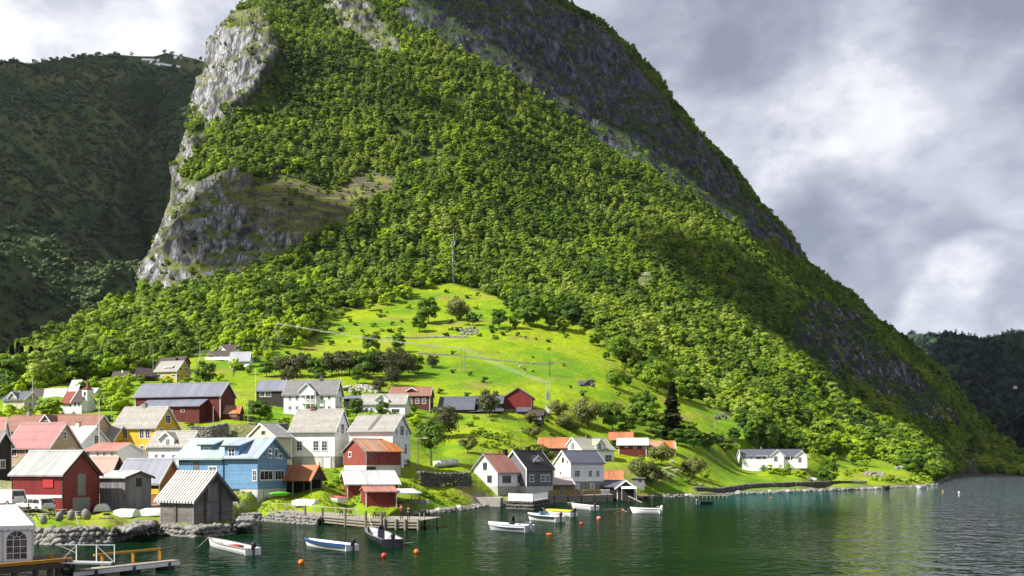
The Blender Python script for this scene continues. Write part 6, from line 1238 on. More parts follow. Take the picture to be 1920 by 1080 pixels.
def person(label, p, rz, top, pants, pose='stand', h=1.75, hair=True):
    """one skinned body, clothes as its children"""
    rt = thing('person', label, 'person', p, rz); s = h/1.75; sit = pose == 'sit'
    hp = .50 if sit else .92
    J = {'pel': (0, 0, hp), 'sp': (0, .0, hp+.22), 'ch': (0, .02, hp+.42), 'nk': (0, .0, hp+.56), 'hd': (0, -.02, hp+.66), 'tp': (0, -.02, hp+.80)}
    E = [('pel', 'sp'), ('sp', 'ch'), ('ch', 'nk'), ('nk', 'hd'), ('hd', 'tp')]; Rr = {'pel': .13, 'sp': .125, 'ch': .14, 'nk': .055, 'hd': .095, 'tp': .075}
    for sg, k in ((-1, 'l'), (1, 'r')):
        if sit: J[k+'h'] = (sg*.1, 0, hp); J[k+'k'] = (sg*.12, -.42, hp); J[k+'a'] = (sg*.12, -.40, .08); J[k+'t'] = (sg*.12, -.55, .04)
        else: J[k+'h'] = (sg*.09, 0, hp-.04); J[k+'k'] = (sg*.11, -.02, .49); J[k+'a'] = (sg*.12, .01, .08); J[k+'t'] = (sg*.13, -.14, .04)
        J[k+'s'] = (sg*.18, .02, hp+.46)
        if pose == 'arms': J[k+'e'] = (sg*.25, -.02, hp+.2); J[k+'w'] = (sg*.06, -.2, hp+.24); J[k+'f'] = (-sg*.03, -.2, hp+.26)
        elif sit: J[k+'e'] = (sg*.24, -.1, hp+.22); J[k+'w'] = (sg*.14, -.34, hp+.24); J[k+'f'] = (sg*.1, -.42, hp+.25)
        else: J[k+'e'] = (sg*.24, .03, hp+.2); J[k+'w'] = (sg*.25, -.04, hp-.05); J[k+'f'] = (sg*.25, -.07, hp-.14)
        E += [('pel', k+'h'), (k+'h', k+'k'), (k+'k', k+'a'), (k+'a', k+'t'), ('ch', k+'s'), (k+'s', k+'e'), (k+'e', k+'w'), (k+'w', k+'f')]
        Rr.update({k+'h': .095, k+'k': .06, k+'a': .042, k+'t': .035, k+'s': .06, k+'e': .042, k+'w': .03, k+'f': .032})
    def skin(name, keys, add, mat, cut=None):
        ks = [k for k in J if k in keys]; ed = [(ks.index(a), ks.index(b)) for a, b in E if a in ks and b in ks]
        me = bpy.data.meshes.new(name); me.from_pydata([Vector(J[k])*s for k in ks], ed, []); me.materials.append(MATS[mat]); o = link(name, me, rt)
        m = o.modifiers.new('skin', 'SKIN'); m.use_smooth_shade = True
        for i, k in enumerate(ks): v = me.skin_vertices[0].data[i]; v.radius = ((Rr[k]+add)*s, (Rr[k]+add)*s*.92); v.use_root = (i == 0)
        sd = o.modifiers.new('sub', 'SUBSURF'); sd.levels = sd.render_levels = 1; return o
    skin('body', set(J), 0, 'skin')
    skin('jacket', {'pel', 'sp', 'ch', 'ls', 'le', 'lw', 'rs', 're', 'rw'}, .014, top); skin('trousers', {'pel', 'lh', 'lk', 'la', 'rh', 'rk', 'ra'}, .016, pants)
    for k in 'lr': a = Vector(J[k+'a'])*s; b = Vector(J[k+'t'])*s; MB().bar(a+Vector((0, .06, -.04)), b+Vector((0, -.06, 0)), .1, .08).build('shoe', 'dark_cloth', rt, bevel=.02)
    hd = Vector(J['hd'])*s; n = 7; o = MB().lathe([(.112*math.cos(1.57*i/n)+.002, .13*math.sin(1.57*i/n)) for i in range(n+1)], (hd.x, hd.y+.02, hd.z+.04), 12).build('hair', 'hair', rt, smooth=True)
q = PB.lerp(PC, (1344-0-690+0)/97 if False else (746-690)/97)+PW*1.2; person('person in a red top and dark trousers with folded arms on the pier end', q, R(10), 'red_cloth', 'dark_cloth', 'arms', 1.78)
q = PB.lerp(PC, (758-690)/97)+PW*1.4; person('shorter person in dark clothes beside the one in red on the pier end', q, R(-10), 'dark_cloth', 'dark_cloth', 'stand', 1.55)
q = ground(56, 966); person('person in dark clothes sitting at the picnic table near the estate car', q+Vector((0, -.3, 0)), R(60), 'dark_cloth', 'dark_cloth', 'sit')
q = ground(600, 882); person('person in dark clothes sitting below the white house basement', q+Vector((0, -.6, 0)), R(-30), 'dark_cloth', 'dark_cloth', 'sit')
# hay bales
p0, p1 = ground(817, 877), ground(855, 873)
for i in range(7):
    q = p0.lerp(p1, i/6.); rt = thing('hay_bale', ['leftmost white wrapped hay bale, partly behind the tree trunk', 'second white wrapped hay bale from the tree trunk', 'third white wrapped hay bale from the tree trunk', 'middle white wrapped hay bale of the row of seven', 'fifth white wrapped hay bale from the tree trunk', 'white wrapped hay bale next to the right end of its row', 'white wrapped hay bale at the free right end of its row'][i], 'hay bale', (q.x, q.y+.1*(i % 2), q.z+.5), R(12), 'white wrapped hay bales'); n = 18; V = []
    b = MB().lathe([(.02, -.6), (.5, -.6), (.62, -.52), (.65, -.2), (.64, .2), (.62, .52), (.5, .6), (.02, .6)], (0, 0, 0), n); b.v = [(z*.8, y, x+.1) for x, y, z in b.v]; b.build('bale', 'wrap_white', rt, smooth=True)
# sheep
q = ground(975, 686); rt = thing('sheep', 'white sheep standing on the hay meadow', 'sheep', q, R(10)); J = [(-.45, 0, .62), (0, 0, .66), (.4, 0, .66), (.58, 0, .82), (.8, 0, .8), (-.35, .15, .35), (-.38, .15, .03), (-.35, -.15, .35), (-.38, -.15, .03), (.35, .14, .35), (.35, .14, .03), (.35, -.14, .35), (.35, -.14, .03)]; ed = [(0,1),(1,2),(2,3),(3,4),(0,5),(5,6),(0,7),(7,8),(2,9),(9,10),(2,11),(11,12)]; rad = [.27,.32,.26,.13,.08]+[.09,.05]*4
me = bpy.data.meshes.new('sheep'); me.from_pydata(J, ed, []); me.materials.append(MATS['wool']); o = link('body', me, rt); o.modifiers.new('skin', 'SKIN')
for i, v in enumerate(me.skin_vertices[0].data): v.radius = (rad[i], rad[i]); v.use_root = i == 0
o.modifiers.new('sub', 'SUBSURF').render_levels = 1; rt.scale = (1.3, 1.3, 1.3)

# ------------------------------------------------------------------ poles, lamps, wires
def lamp(px, pb, pt, side, label, mat='grey_metal', arm=1.3, r=.07):
    p = ground(px, pb); h_ = (pb-pt)*p.y/F; rt = thing('street_lamp', label, 'street lamp', p); MB().tube((0, 0, -.4), (0, 0, h_), r*1.2, r).build('pole', mat, rt); MB().tube((0, 0, h_-.15), (side*arm, -.2, h_+.1), r*.6).build('arm', mat, rt); MB().prism([(-.16, -.05), (.16, -.05), (.12, .1), (-.12, .1)], 'x', min(side*arm, side*(arm+.75)), max(side*arm, side*(arm+.75))).build('lamp_head', 'pale_metal', rt).location = (0, -.2, h_+.08)
lamp(783, 897, 822, 1, 'street lamp on a wooden pole beside the tall dark tree', 'pole_wood', 1.0, .11); lamp(963, 846, 808, 1, 'street lamp on the bank above the black roofed house'); lamp(1340, 806, 792, 1, 'thin white street lamp on the right meadow', 'pale_metal'); lamp(1121, 802, 783, 0.2, 'short white lamp post by the thicket above the rusty roofs', 'pale_metal', .4)
lamp(493, 938, 852, 1, 'dark street lamp post in front of the blue house gable', 'dark_timber', .7, .09); lamp(465, 794, 750, -1, 'street lamp right of the small rusty roofed shed', 'pale_metal', .5)
def pole(px, pb, pt, label, mat='white_paint', name='flagpole', cat='flagpole', r=.06, ball=True):
    p = ground(px, pb); h_ = (pb-pt)*p.y/F; rt = thing(name, label, cat, p); MB().tube((0, 0, -.4), (0, 0, h_), r*1.2, r*.7).build('shaft', mat, rt)
    if ball: MB().lathe([(.01, -r*1.6), (r*1.6, 0), (.01, r*1.6)], (0, 0, h_+r), 8).build('finial', mat, rt)
pole(186, 868, 751, 'tall white flagpole in front of the pale pink roofed house', r=.09); pole(479, 775, 694, 'white flagpole left of the ornate farmhouse', r=.08); pole(61, 768, 714, 'thin white flagpole in front of the cream house', r=.07)
pole(287, 698, 650, 'thin pale pole left of the upper yellow house', 'pale_metal', 'pole', 'pole', .08, False); pole(375, 684, 636, 'tall pale pole left of the upper white house', 'pale_metal', 'pole', 'pole', .1, False); pole(368, 700, 664, 'short pale pole right of the upper yellow house', 'pole_wood', 'pole', 'pole', .1, False); pole(400, 824, 762, 'pale pole in front of the small rusty roofed shed', 'pale_metal', 'pole', 'pole', .08, False); pole(209, 790, 756, 'short pale pole left of the yellow house chimney', 'pale_metal', 'pole', 'pole', .08, False); pole(412, 762, 738, 'thin pale pole at the corner of the large red barn', 'pale_metal', 'pole', 'pole', .07, False); pole(1031, 702, 669, 'reddish wooden pole on the hay meadow', 'brown_board', 'pole', 'pole', .13, False)
def hpole(px, pb, pt, label):
    p = ground(px, pb); h_ = (pb-pt)*p.y/F; rt = thing('power_pole', label, 'power pole', p)
    for x in (-.65, .65): MB().tube((x, 0, -.5), (x, 0, h_), .14, .11).build('post', 'pole_wood', rt)
    MB().bar((-1.5, 0, h_-.2), (1.5, 0, h_-.2), .14, .14).build('crossarm', 'pole_wood', rt)
    for x in (-1.3, 0, 1.3): MB().lathe([(.05, 0), (.09, .1), (.05, .3)], (x, 0, h_-.12), 8).build('insulator', 'pale_metal', rt)
    return p+Vector((0, 0, h_+.2))
w1_ = hpole(521, 656, 614, 'double power pole at the wood edge left of the meadow'); w2_ = hpole(868, 694, 651, 'double power pole in the middle of the hay meadow')
p = ground(1027, 776); h_ = (776-719)*p.y/F; rt = thing('transformer_tower', 'pale lattice transformer tower at the meadow foot', 'transformer tower', p); w3_ = p+Vector((0, 0, h_+.2))
for x, y in ((-.9, -.5), (.9, -.5), (-.9, .5), (.9, .5)): MB().bar((x, y, -.4), (x*.55, y*.5, h_), .13, .13).build('leg', 'pale_metal', rt)
for k in range(5):
    z0 = h_*k/5; z1 = h_*(k+1)/5; x0 = .9-.35*.9/1*k/5*1.15; x1 = .9-.4*(k+1)/5; MB().bar((-x0, -.5+.05*k, z0), (x1, -.45+.05*k, z1), .07, .05).build('brace', 'pale_metal', rt)
MB().box(-.45, .45, -.75, -.15, h_*.45, h_*.68).build('transformer', 'grey_metal', rt); MB().box(-.55, .35, -1.0, -.55, 0, 1.9).build('meter_cabinet', 'white_paint', rt); MB().bar((-1.5, 0, h_-.1), (1.5, 0, h_-.1), .14, .14).build('crossarm', 'pole_wood', rt)
for a, b, lab in ((w1_, w2_, 'upper'), (w2_, w3_, 'lower')):
    for k, d in (('left', -1.3), ('middle', 0), ('right', 1.3)):
        rope('%s wire of the %s power line span over the meadow' % (k, lab), [a+Vector((d, 0, 0)), b+Vector((d, 0, 0))], .045, 'wire', 'power_line', 'power line')
p = ground(850, 536); h_ = 106*p.y/F; rt = thing('radio_mast', 'slim lattice radio mast at the top of the meadow', 'radio mast', p); n = 10
for k in range(3): t = 2.09*k; MB().tube((.5*math.cos(t), .5*math.sin(t), -1), (.35*math.cos(t), .35*math.sin(t), h_*.72), .09, n=5).build('leg', 'grey_metal', rt)
for k in range(n): z = h_*.72*k/n; MB().bar((.5, 0, z), (-.25, .4, z+h_*.72/n), .06, .06).build('brace', 'grey_metal', rt)
MB().tube((0, 0, h_*.7), (0, 0, h_), .10, .05).build('top_rod', 'pale_metal', rt)
for z, x in ((.72, -.9), (.72, .8), (.55, -.5), (.42, -.5)): MB().box(x-.22, x+.22, -.25, .1, h_*z, h_*z+2.2).build('antenna', 'pale_metal', rt)
MB().bar((-1.2, 0, h_*.72), (1.2, 0, h_*.72), .12, .12).build('arm', 'grey_metal', rt)
# garden and field fences
def fence(label, pts, n, h_=1.1, mat='pole_wood', wires=2):
    rt = thing('fence', label, 'fence'); P = []
    for i in range(n):
        t = i/(n-1)*(len(pts)-1); k = min(int(t), len(pts)-2); f_ = t-k; P.append(ground(pts[k][0]+(pts[k+1][0]-pts[k][0])*f_, pts[k][1]+(pts[k+1][1]-pts[k][1])*f_))
    for q in P: MB().tube(q-Vector((0, 0, .3)), q+Vector((0, 0, h_)), .07, n=6).build('post', mat, rt)
    for w_ in range(wires):
        MB().path([q+Vector((0, 0, h_*(.5+.42*w_))) for q in P], .02, 4).build('wire', 'wire', rt)
fence('post and wire fence along the wood edge of the right meadow', [(1290,745),(1330,760),(1370,785),(1398,815)], 16, 1.3)
fence('low post fence along the lawn edge right of the round waterside tree', [(1470,903),(1530,903),(1580,902),(1610,900)], 22, 1.0)
fence('post fence across the foot of the hay meadow', [(905,790),(945,790),(985,792)], 12, 1.1)
# tyre and small things
p = ground(200, 966); o = MB().lathe([(.2, .0), (.36, .02), (.38, .12), (.34, .2), (.2, .22)], (0, 0, 0), 16).build('tyre', 'rubber', None, p); tag(o, 'black tyre lying on the grass beside the pallet', 'tyre')
p = at(531, 923, BLUE.Y+1.0) + Vector((.3, -3.2, 0)); rt = thing('kayak', 'lime green kayak end sticking out under the blue house gable', 'kayak', (p.x, p.y, p.z-.1), R(20)); MB().lathe([(.02, -1.6), (.22, -.9), (.3, 0), (.22, .9), (.02, 1.6)], (0, 0, 0), 10).build('hull', 'lime_plastic', rt, smooth=True).rotation_euler = (0, R(90), 0)
# ------------------------------------------------------------------ vegetation
def rand_dirs(r, n):
    v = r.normal(size=(n, 3)); return v/np.linalg.norm(v, axis=1, keepdims=True)
def leaf_quads(r, C, Nn, size):
    n = len(C); a = np.cross(Nn, rand_dirs(r, n)); a /= np.maximum(np.linalg.norm(a, axis=1, keepdims=True), 1e-6); b = np.cross(Nn, a)
    s = (size*r.uniform(.6, 1.35, n))[:, None]; k = r.uniform(.55, .95, n)[:, None]
    V = np.stack([C-a*s-b*s*k*.5, C+a*s*.2-b*s*k, C+a*s+b*s*k*.4, C-a*s*.3+b*s*k], 1)
    return V.reshape(-1, 3), np.arange(4*n).reshape(-1, 4)
def broad_crown(seed, H=10., W=7., base=.22, clumps=16, leaves=900, leaf=.42, open_=.0, pointy=0.):
    """leaf-sized faces gathered in clumps through an uneven egg-shaped crown"""
    r = np.random.default_rng(seed); cz = H*(base+(1-base)*.5); hz = H*(1-base)*.5
    d = rand_dirs(r, clumps); rad = r.uniform(.35, .80, clumps)**.7
    cc = d*rad[:, None]*np.array([W/2, W/2, hz]); cc[:, 2] += cz
    tz = (cc[:, 2]-cz)/hz
    cc[:, :2] *= (1-pointy*np.clip(tz, -.3, 1))[:, None]
    cc[:, 2] += r.uniform(-.05, .05, clumps)*H
    cr = W*r.uniform(.11, .21, clumps)*(1-.25*np.clip(tz, 0, 1))
    k = r.choice(clumps, leaves, p=cr**2/np.sum(cr**2)); dd = rand_dirs(r, leaves); dd[:, 2] = np.where(dd[:, 2] < -.35, -dd[:, 2], dd[:, 2])
    P = cc[k]+dd*(cr[k]*r.uniform(.55, 1.12+open_, leaves))[:, None]*np.array([1, 1, .82])
    out = P-np.array([0, 0, cz]); out /= np.maximum(np.linalg.norm(out, axis=1, keepdims=True), 1e-6)
    Nn = dd*.9+out*.6+np.array([0, 0, .2])+rand_dirs(r, leaves)*.32; Nn /= np.linalg.norm(Nn, axis=1, keepdims=True)
    V, Fc = leaf_quads(r, P, Nn, leaf); return V, Fc, cc
def spruce_crown(seed, H=14., W=5., leaves=2600, leaf=.4):
    r = np.random.default_rng(seed); nl = 21
    lev = r.integers(0, nl, leaves); z0 = .08+.9*lev/nl; ang = r.integers(0, 9, leaves)*(2*np.pi/9)+lev*1.9+r.normal(0, .2, leaves)
    R_ = (1-z0)**.85*W/2*(.78+.22*np.sin(lev*7.3)+.25*np.sin(ang*2+lev*2.1)); t = r.uniform(.12, 1, leaves)**.6
    z = z0*H-t*R_*.42+r.normal(0, .24, leaves)
    P = np.stack([np.cos(ang)*R_*t, np.sin(ang)*R_*t, z], 1)
    Nn = np.stack([np.cos(ang)*.4, np.sin(ang)*.4, np.ones(leaves)], 1)+rand_dirs(r, leaves)*.45; Nn /= np.linalg.norm(Nn, axis=1, keepdims=True)
    V, Fc = leaf_quads(r, P, Nn, leaf*1.1); return V, Fc, np.zeros((0, 3))
def trunk_mb(seed, H, r0, cc, top=.75, forks=6):
    r = random.Random(seed); b = MB(); pts = [Vector((0, 0, -.5))]
    n = 5
    for i in range(1, n+1): pts.append(Vector((r.uniform(-.05, .05)*i*r0*2, r.uniform(-.05, .05)*i*r0*2, H*top*i/n)))
    for i in range(n): b.tube(pts[i], pts[i+1], r0*(1-.8*i/n)*(1.25 if i == 0 else 1), r0*(1-.8*(i+1)/n), n=7, cap=False)
    for c in list(cc)[:forks]:
        c = Vector(c); k = min(n-1, max(1, int(.75*c.z/(H*top)*n))); s = pts[k]; mid = (s+c)/2+Vector((0, 0, -.06*H))
        b.tube(s, mid, r0*.4, r0*.25, n=5, cap=False); b.tube(mid, c, r0*.25, r0*.08, n=5, cap=False)
    return b
KINDS = {}
def kind(name, crown, trunk_r, leafm, barkm, H, W, forks=6, top=.75, seed=0):
    V, Fc, cc = crown
    tb = trunk_mb(seed, H, trunk_r, cc, top, forks)
    cm = mesh_np(name+'_crown', V, Fc, leafm)
    tm = bpy.data.meshes.new(name+'_trunk'); tm.from_pydata(tb.v, [], tb.f); tm.materials.append(MATS[barkm])
    # the joined shape for the mass of the forest
    tv = np.array(tb.v); tq = [f if len(f) == 4 else (*f, f[-1]) for f in tb.f if len(f) <= 4]
    jm = mesh_np(name+'_whole', np.concatenate([V, tv]), np.concatenate([Fc, np.array(tq)+len(V)]), [leafm, barkm], idx=np.r_[np.zeros(len(Fc)), np.ones(len(tq))])
    KINDS[name] = (cm, tm, jm, H, W)
kind('broadleaf_tree', broad_crown(1, 10, 7.6, .06, 34, 2400, .30), .16, 'leaf_mid', 'bark', 10, 7.4, seed=1)
kind('broadleaf_tree_b', broad_crown(2, 9, 7.6, .05, 30, 2300, .31), .16, 'leaf_mid', 'bark', 9, 7.8, seed=2)
kind('birch_tree', broad_crown(3, 11, 5.6, .10, 34, 2000, .27, .15, .3), .13, 'leaf_birch', 'pale_bark', 11, 5.8, seed=3, top=.85)
kind('birch_tree_b', broad_crown(4, 10, 5.2, .08, 30, 1900, .27, .15, .35), .12, 'leaf_birch', 'pale_bark', 10, 5.4, seed=4, top=.85)
kind('lime_tree', broad_crown(5, 8, 8.2, .03, 22, 1800, .36), .13, 'leaf_lime', 'bark', 8, 7.6, seed=5)
kind('dark_tree', broad_crown(6, 10, 8.2, .03, 34, 3400, .28), .17, 'leaf_dark', 'bark', 10, 7.4, seed=6)
kind('olive_tree', broad_crown(7, 8, 8.6, .10, 28, 2600, .27, .2), .15, 'leaf_olive', 'bark', 8, 8, seed=7, forks=10)
kind('brown_tree', broad_crown(8, 8, 8.4, .06, 26, 1900, .28, .3), .15, 'leaf_brown', 'bark', 8, 7.6, seed=8, forks=14)
kind('spruce_tree', spruce_crown(9), .2, 'leaf_spruce', 'bark', 14, 5, seed=9, top=.97)
kind('bush', broad_crown(10, 2., 2.6, .0, 9, 420, .16), .05, 'leaf_dark', 'bark', 2, 2.6, seed=10, forks=4)
kind('green_bush', broad_crown(11, 2., 3.0, .0, 9, 420, .17), .05, 'leaf_mid', 'bark', 2, 3, seed=11, forks=4)
kind('blossom_bush', broad_crown(12, 2., 3.2, .0, 10, 420, .16), .05, 'blossom', 'bark', 2, 3.2, seed=12, forks=4)
kind('tall_tree', broad_crown(13, 12, 8.0, .24, 40, 3600, .27, .2, .1), .2, 'leaf_dark', 'bark', 12, 6.2, seed=13, forks=12, top=.85)
kind('round_tree', broad_crown(14, 9, 9, .05, 40, 3600, .27), .2, 'leaf_dark', 'bark', 9, 9, seed=14)
kind('oak_tree', broad_crown(15, 10, 10.8, .10, 48, 4200, .27), .24, 'leaf_mid', 'bark', 10, 9.4, seed=15, forks=12)
kind('scree_shrub', broad_crown(16, 4, 5, .0, 10, 500, .3), .05, 'leaf_mid', 'bark', 4, 5, seed=16, forks=3)
# coarser crowns for the woods across the valley and up the fjord
kind('far_tree', broad_crown(17, 11, 9, .0, 10, 330, .8), .1, 'leaf_far', 'bark', 11, 9, seed=17, forks=0)
kind('far_tree_b', broad_crown(18, 9, 10, .0, 10, 330, .8), .1, 'leaf_far', 'bark', 9, 10, seed=18, forks=0)
kind('far_fjord_tree', broad_crown(19, 11, 10, .0, 10, 330, .8), .1, 'leaf_far_right', 'bark', 11, 10, seed=19, forks=0)

def plant(kind_, name, p, h, label, cat, group=None, wide=1., rz=None, sink=.0):
    cm, tm, jm, H, W = KINDS[kind_]; s = h/H
    t = thing(name, label, cat, (p[0], p[1], p[2]-sink), random.uniform(0, 6.28) if rz is None else rz, group)
    t.scale = (s*wide, s*wide, s)
    link('crown' if 'tree' in name else 'foliage', cm, t); link('trunk' if 'tree' in name else 'stem', tm, t)
    return t
def T_(kind_, name, px, pb, hpx, label, cat='tree', group=None, wide=1.):
    p = ground(px, pb); return plant(kind_, name, p, hpx*p.y/F, label, cat, group, wide)

# single trees one can point to
T_('tall_tree', 'broadleaf_tree', 808, 874, 92, 'tall dark leafy tree with a bare trunk beside the white wrapped hay bales')
T_('brown_tree', 'broadleaf_tree', 832, 822, 64, 'loose brownish tree behind the tall dark tree above the hay bales')
T_('olive_tree', 'broadleaf_tree', 877, 849, 36, 'small sparse tree alone on the bright lawn right of the hay bales')
T_('oak_tree', 'broadleaf_tree', 1160, 678, 46, 'round dark green tree at the right upper edge of the hay meadow', wide=1.05)
T_('oak_tree', 'broadleaf_tree', 1156, 728, 42, 'lone spreading tree with a visible forked trunk on the meadow slope')
T_('round_tree', 'broadleaf_tree', 1178, 722, 20, 'small dense tree just right of the lone spreading tree on the meadow')
T_('oak_tree', 'broadleaf_tree', 1232, 736, 62, 'big leafy tree above the tall dark spruce at the meadow edge')
T_('spruce_tree', 'spruce_tree', 1259, 826, 112, 'tall dark spruce with bare drooping branches behind the rusty roofed barn', wide=1.5)
T_('dark_tree', 'broadleaf_tree', 1205, 798, 72, 'bushy green tree directly left of the tall spruce')
T_('dark_tree', 'broadleaf_tree', 1148, 810, 62, 'dense dark tree between the leaning orchard tree and the tall spruce')
T_('olive_tree', 'broadleaf_tree', 1103, 803, 60, 'greyish green tree with a leaning trunk right of the transformer tower')
T_('olive_tree', 'broadleaf_tree', 1048, 783, 34, 'low wide grey green tree at the foot of the transformer tower', wide=1.1)
T_('dark_tree', 'broadleaf_tree', 690, 667, 42, 'left and broader of two dark upright trees on the middle meadow', wide=.75)
T_('dark_tree', 'broadleaf_tree', 704, 667, 45, 'slim dark upright tree touching the broader one on the middle meadow', wide=.55)
T_('dark_tree', 'broadleaf_tree', 747, 664, 40, 'short dark upright tree standing apart on the middle meadow', wide=.8)
T_('dark_tree', 'broadleaf_tree', 803, 606, 56, 'tallest dark tree on the upper meadow below the radio mast')
T_('dark_tree', 'broadleaf_tree', 786, 622, 36, 'smaller dark tree in front of the tallest tree on the upper meadow')
T_('olive_tree', 'broadleaf_tree', 862, 601, 48, 'lighter leafy tree right of the tallest tree on the upper meadow')
T_('dark_tree', 'broadleaf_tree', 886, 612, 28, 'low dark tree at the right foot of the lighter leafy upper meadow tree')
T_('dark_tree', 'broadleaf_tree', 936, 619, 42, 'dense dark tree above the stone heap on the upper meadow')
T_('broadleaf_tree', 'broadleaf_tree', 965, 619, 34, 'smaller green tree right of the dense dark tree above the stone heap')
T_('dark_tree', 'broadleaf_tree', 1000, 616, 62, 'leftmost big tree of the group shading the meadow top right of the stone heap')
T_('broadleaf_tree', 'broadleaf_tree', 1030, 618, 66, 'biggest broad tree of the group shading the meadow top right of the stone heap')
T_('dark_tree', 'broadleaf_tree', 1072, 614, 52, 'dark tree at the right end of the group shading the meadow top')
T_('round_tree', 'broadleaf_tree', 1552, 909, 46, 'round dark tree standing by the water below the lawn right of the bungalow')
T_('olive_tree', 'broadleaf_tree', 1206, 905, 54, 'willowy olive tree behind the small concrete boathouse')
T_('olive_tree', 'broadleaf_tree', 1240, 872, 44, 'yellowish tree in front of the long red barn with rusty roofs', wide=1.2)
T_('olive_tree', 'broadleaf_tree', 1222, 912, 48, 'yellowish bushy tree between the concrete boathouse and the white flowering bank')
T_('olive_tree', 'broadleaf_tree', 1302, 897, 44, 'fork trunked garden tree alone on the lawn left of the bungalow')
T_('round_tree', 'broadleaf_tree', 1432, 836, 58, 'leafy round tree directly behind the left wing of the bungalow')
T_('dark_tree', 'broadleaf_tree', 1468, 842, 60, 'taller leafy tree behind the middle of the bungalow')
T_('dark_tree', 'broadleaf_tree', 1496, 844, 52, 'dark leafy tree behind the right wing of the bungalow')
T_('dark_tree', 'broadleaf_tree', 1375, 830, 30, 'small pointed dark tree on the meadow edge by the thin lamp post')
T_('tall_tree', 'broadleaf_tree', 487, 800, 52, 'small garden tree in front of the dark shed beside the ornate farmhouse', wide=1.3)
T_('round_tree', 'broadleaf_tree', 668, 781, 34, 'garden tree between the ornate farmhouse and the white cottage')
T_('round_tree', 'broadleaf_tree', 717, 782, 30, 'small tree in front of the white cottage gable')
T_('brown_tree', 'broadleaf_tree', 918, 783, 56, 'bare branched brownish tree in front of the long dark barn', wide=.8)
T_('olive_tree', 'broadleaf_tree', 993, 793, 22, 'small low tree below the red barn with the grey corner boards', wide=1.3)
T_('round_tree', 'broadleaf_tree', 385, 719, 44, 'dark round tree right of the upper yellow house')
for i, (px, pb, h) in enumerate([(1270,838,36),(1300,842,40),(1330,846,38),(1360,850,32),(1250,822,40),(1180,815,44),(1220,812,50),(1290,822,34),(1345,836,24)]):
    T_('dark_tree', 'broadleaf_tree', px, pb, h, 'dark bushy tree in the thicket below the tall spruce', 'tree', 'trees of the thicket below the spruce', 1.25)
for i, (px, pb, h) in enumerate([(500,704,34),(528,702,40),(556,706,46),(590,708,44),(622,704,48),(655,706,52),(690,712,56),(722,712,54),(752,708,50),(778,702,40),(640,690,34),(570,690,34),(700,692,40),(740,690,38),(812,690,26),(670,722,34),(735,726,40),(712,738,30),(600,716,30),(540,716,26)]):
    T_('brown_tree' if i % 3 else 'dark_tree', 'orchard_tree', px, pb, h, 'dark spreading tree in the old orchard band above the ornate farmhouse', 'tree', 'trees of the old orchard band', random.uniform(.95, 1.25))
for i, (px, pb, h) in enumerate([(1525,864,26),(1562,872,24),(1600,868,30),(1625,872,26),(1545,850,28),(1580,850,34),(1620,856,36),(1655,862,40),(1685,872,24)]):
    T_('broadleaf_tree', 'broadleaf_tree', px, pb, h, 'green tree on the grassy point right of the bungalow', 'tree', 'trees on the grassy point', random.uniform(.9, 1.2))
for i, (px, pb, h) in enumerate([(1030,868,28),(1012,862,30),(1075,812,22),(1000,822,26),(1060,806,30)]):
    T_('olive_tree', 'broadleaf_tree', px, pb, h, 'low garden tree beside the orange roofed shed', 'tree', 'garden trees by the orange roofed shed', 1.2)
for i, (px, pb, h) in enumerate([(10,800,46),(100,783,40),(52,788,30),(82,782,36),(18,815,40),(205,770,40),(230,776,44),(190,765,32),(212,740,36),(236,748,40),(180,735,30),(262,762,26),(150,735,26),(300,705,14),(410,712,16),(265,722,22),(310,722,20),(345,726,22),(240,722,24),(370,722,22)]):
    T_('broadleaf_tree' if i % 2 else 'lime_tree', 'garden_tree', px, pb, h, 'bushy green garden tree among the upper cottages around the church', 'tree', 'garden trees around the church', random.uniform(1., 1.3))
# shrubs one can count
for i, (px, pb, h) in enumerate([(563,672-65,9),(620,641,8),(655,602,10),(712,585,9),(668,610,8),(700,613,10),(735,610,9),(600,640,8),(640,620,8),(755,604,8),(640,622,9),(735,622,8),(750,620,9),(845,604,8),(878,596,10),(900,596,9),(860,622,10),(925,628,12),(945,633,9),(970,634,9),(985,638,6),(1005,640,6),(1030,643,8),(1000,668,5),(850,666,9),(878,560,9),(838,548,8),(895,556,8),(1028,655,6),(500,640,7),(620,645,10),(540,668,8),(520,690,10),(655,640,6)]):
    T_('bush', 'bush', px, pb, h, 'small dark bush dotted on the open upper meadow', 'bush', 'bushes dotted on the upper meadow', random.uniform(.9, 1.5))
for i, (px, pb, h) in enumerate([(825,738,12),(850,697,9),(880,701,9),(908,713,14),(1095,741,14),(1070,724,6),(983,690,5),(1000,694,5),(1057,683,7),(1160,742,10),(935,851,7),(962,745,6)]):
    T_('bush', 'bush', px, pb, h, 'dark bush casting a shadow on the lower meadow behind the barns', 'bush', 'bushes on the lower meadow', random.uniform(.9, 1.3))
for i, (px, pb, h) in enumerate([(1450,888,18),(1470,890,20),(1500,893,16),(1430,884,12),(1410,880,9),(1600,884,10),(1590,892,12),(1620,884,14),(1660,902,14),(1680,904,16),(1700,905,16),(1722,903,18),(1737,900,18),(1640,900,12),(1530,890,10),(1735,880,20)]):
    T_('green_bush', 'bush', px, pb, h, 'green shrub on the lawn and point around the bungalow', 'bush', 'shrubs around the bungalow', random.uniform(.9, 1.4))
for i, (px, pb, h) in enumerate([(1225,890,12),(1240,894,14),(1256,898,12),(1270,888,10),(1252,882,8),(1340,866,6),(1290,905,8)]):
    T_('blossom_bush', 'bush', px, pb, h, 'pale flowering shrub on the bank left of the bungalow lawn', 'bush', 'pale flowering shrubs on the bank', random.uniform(1.2, 1.6))
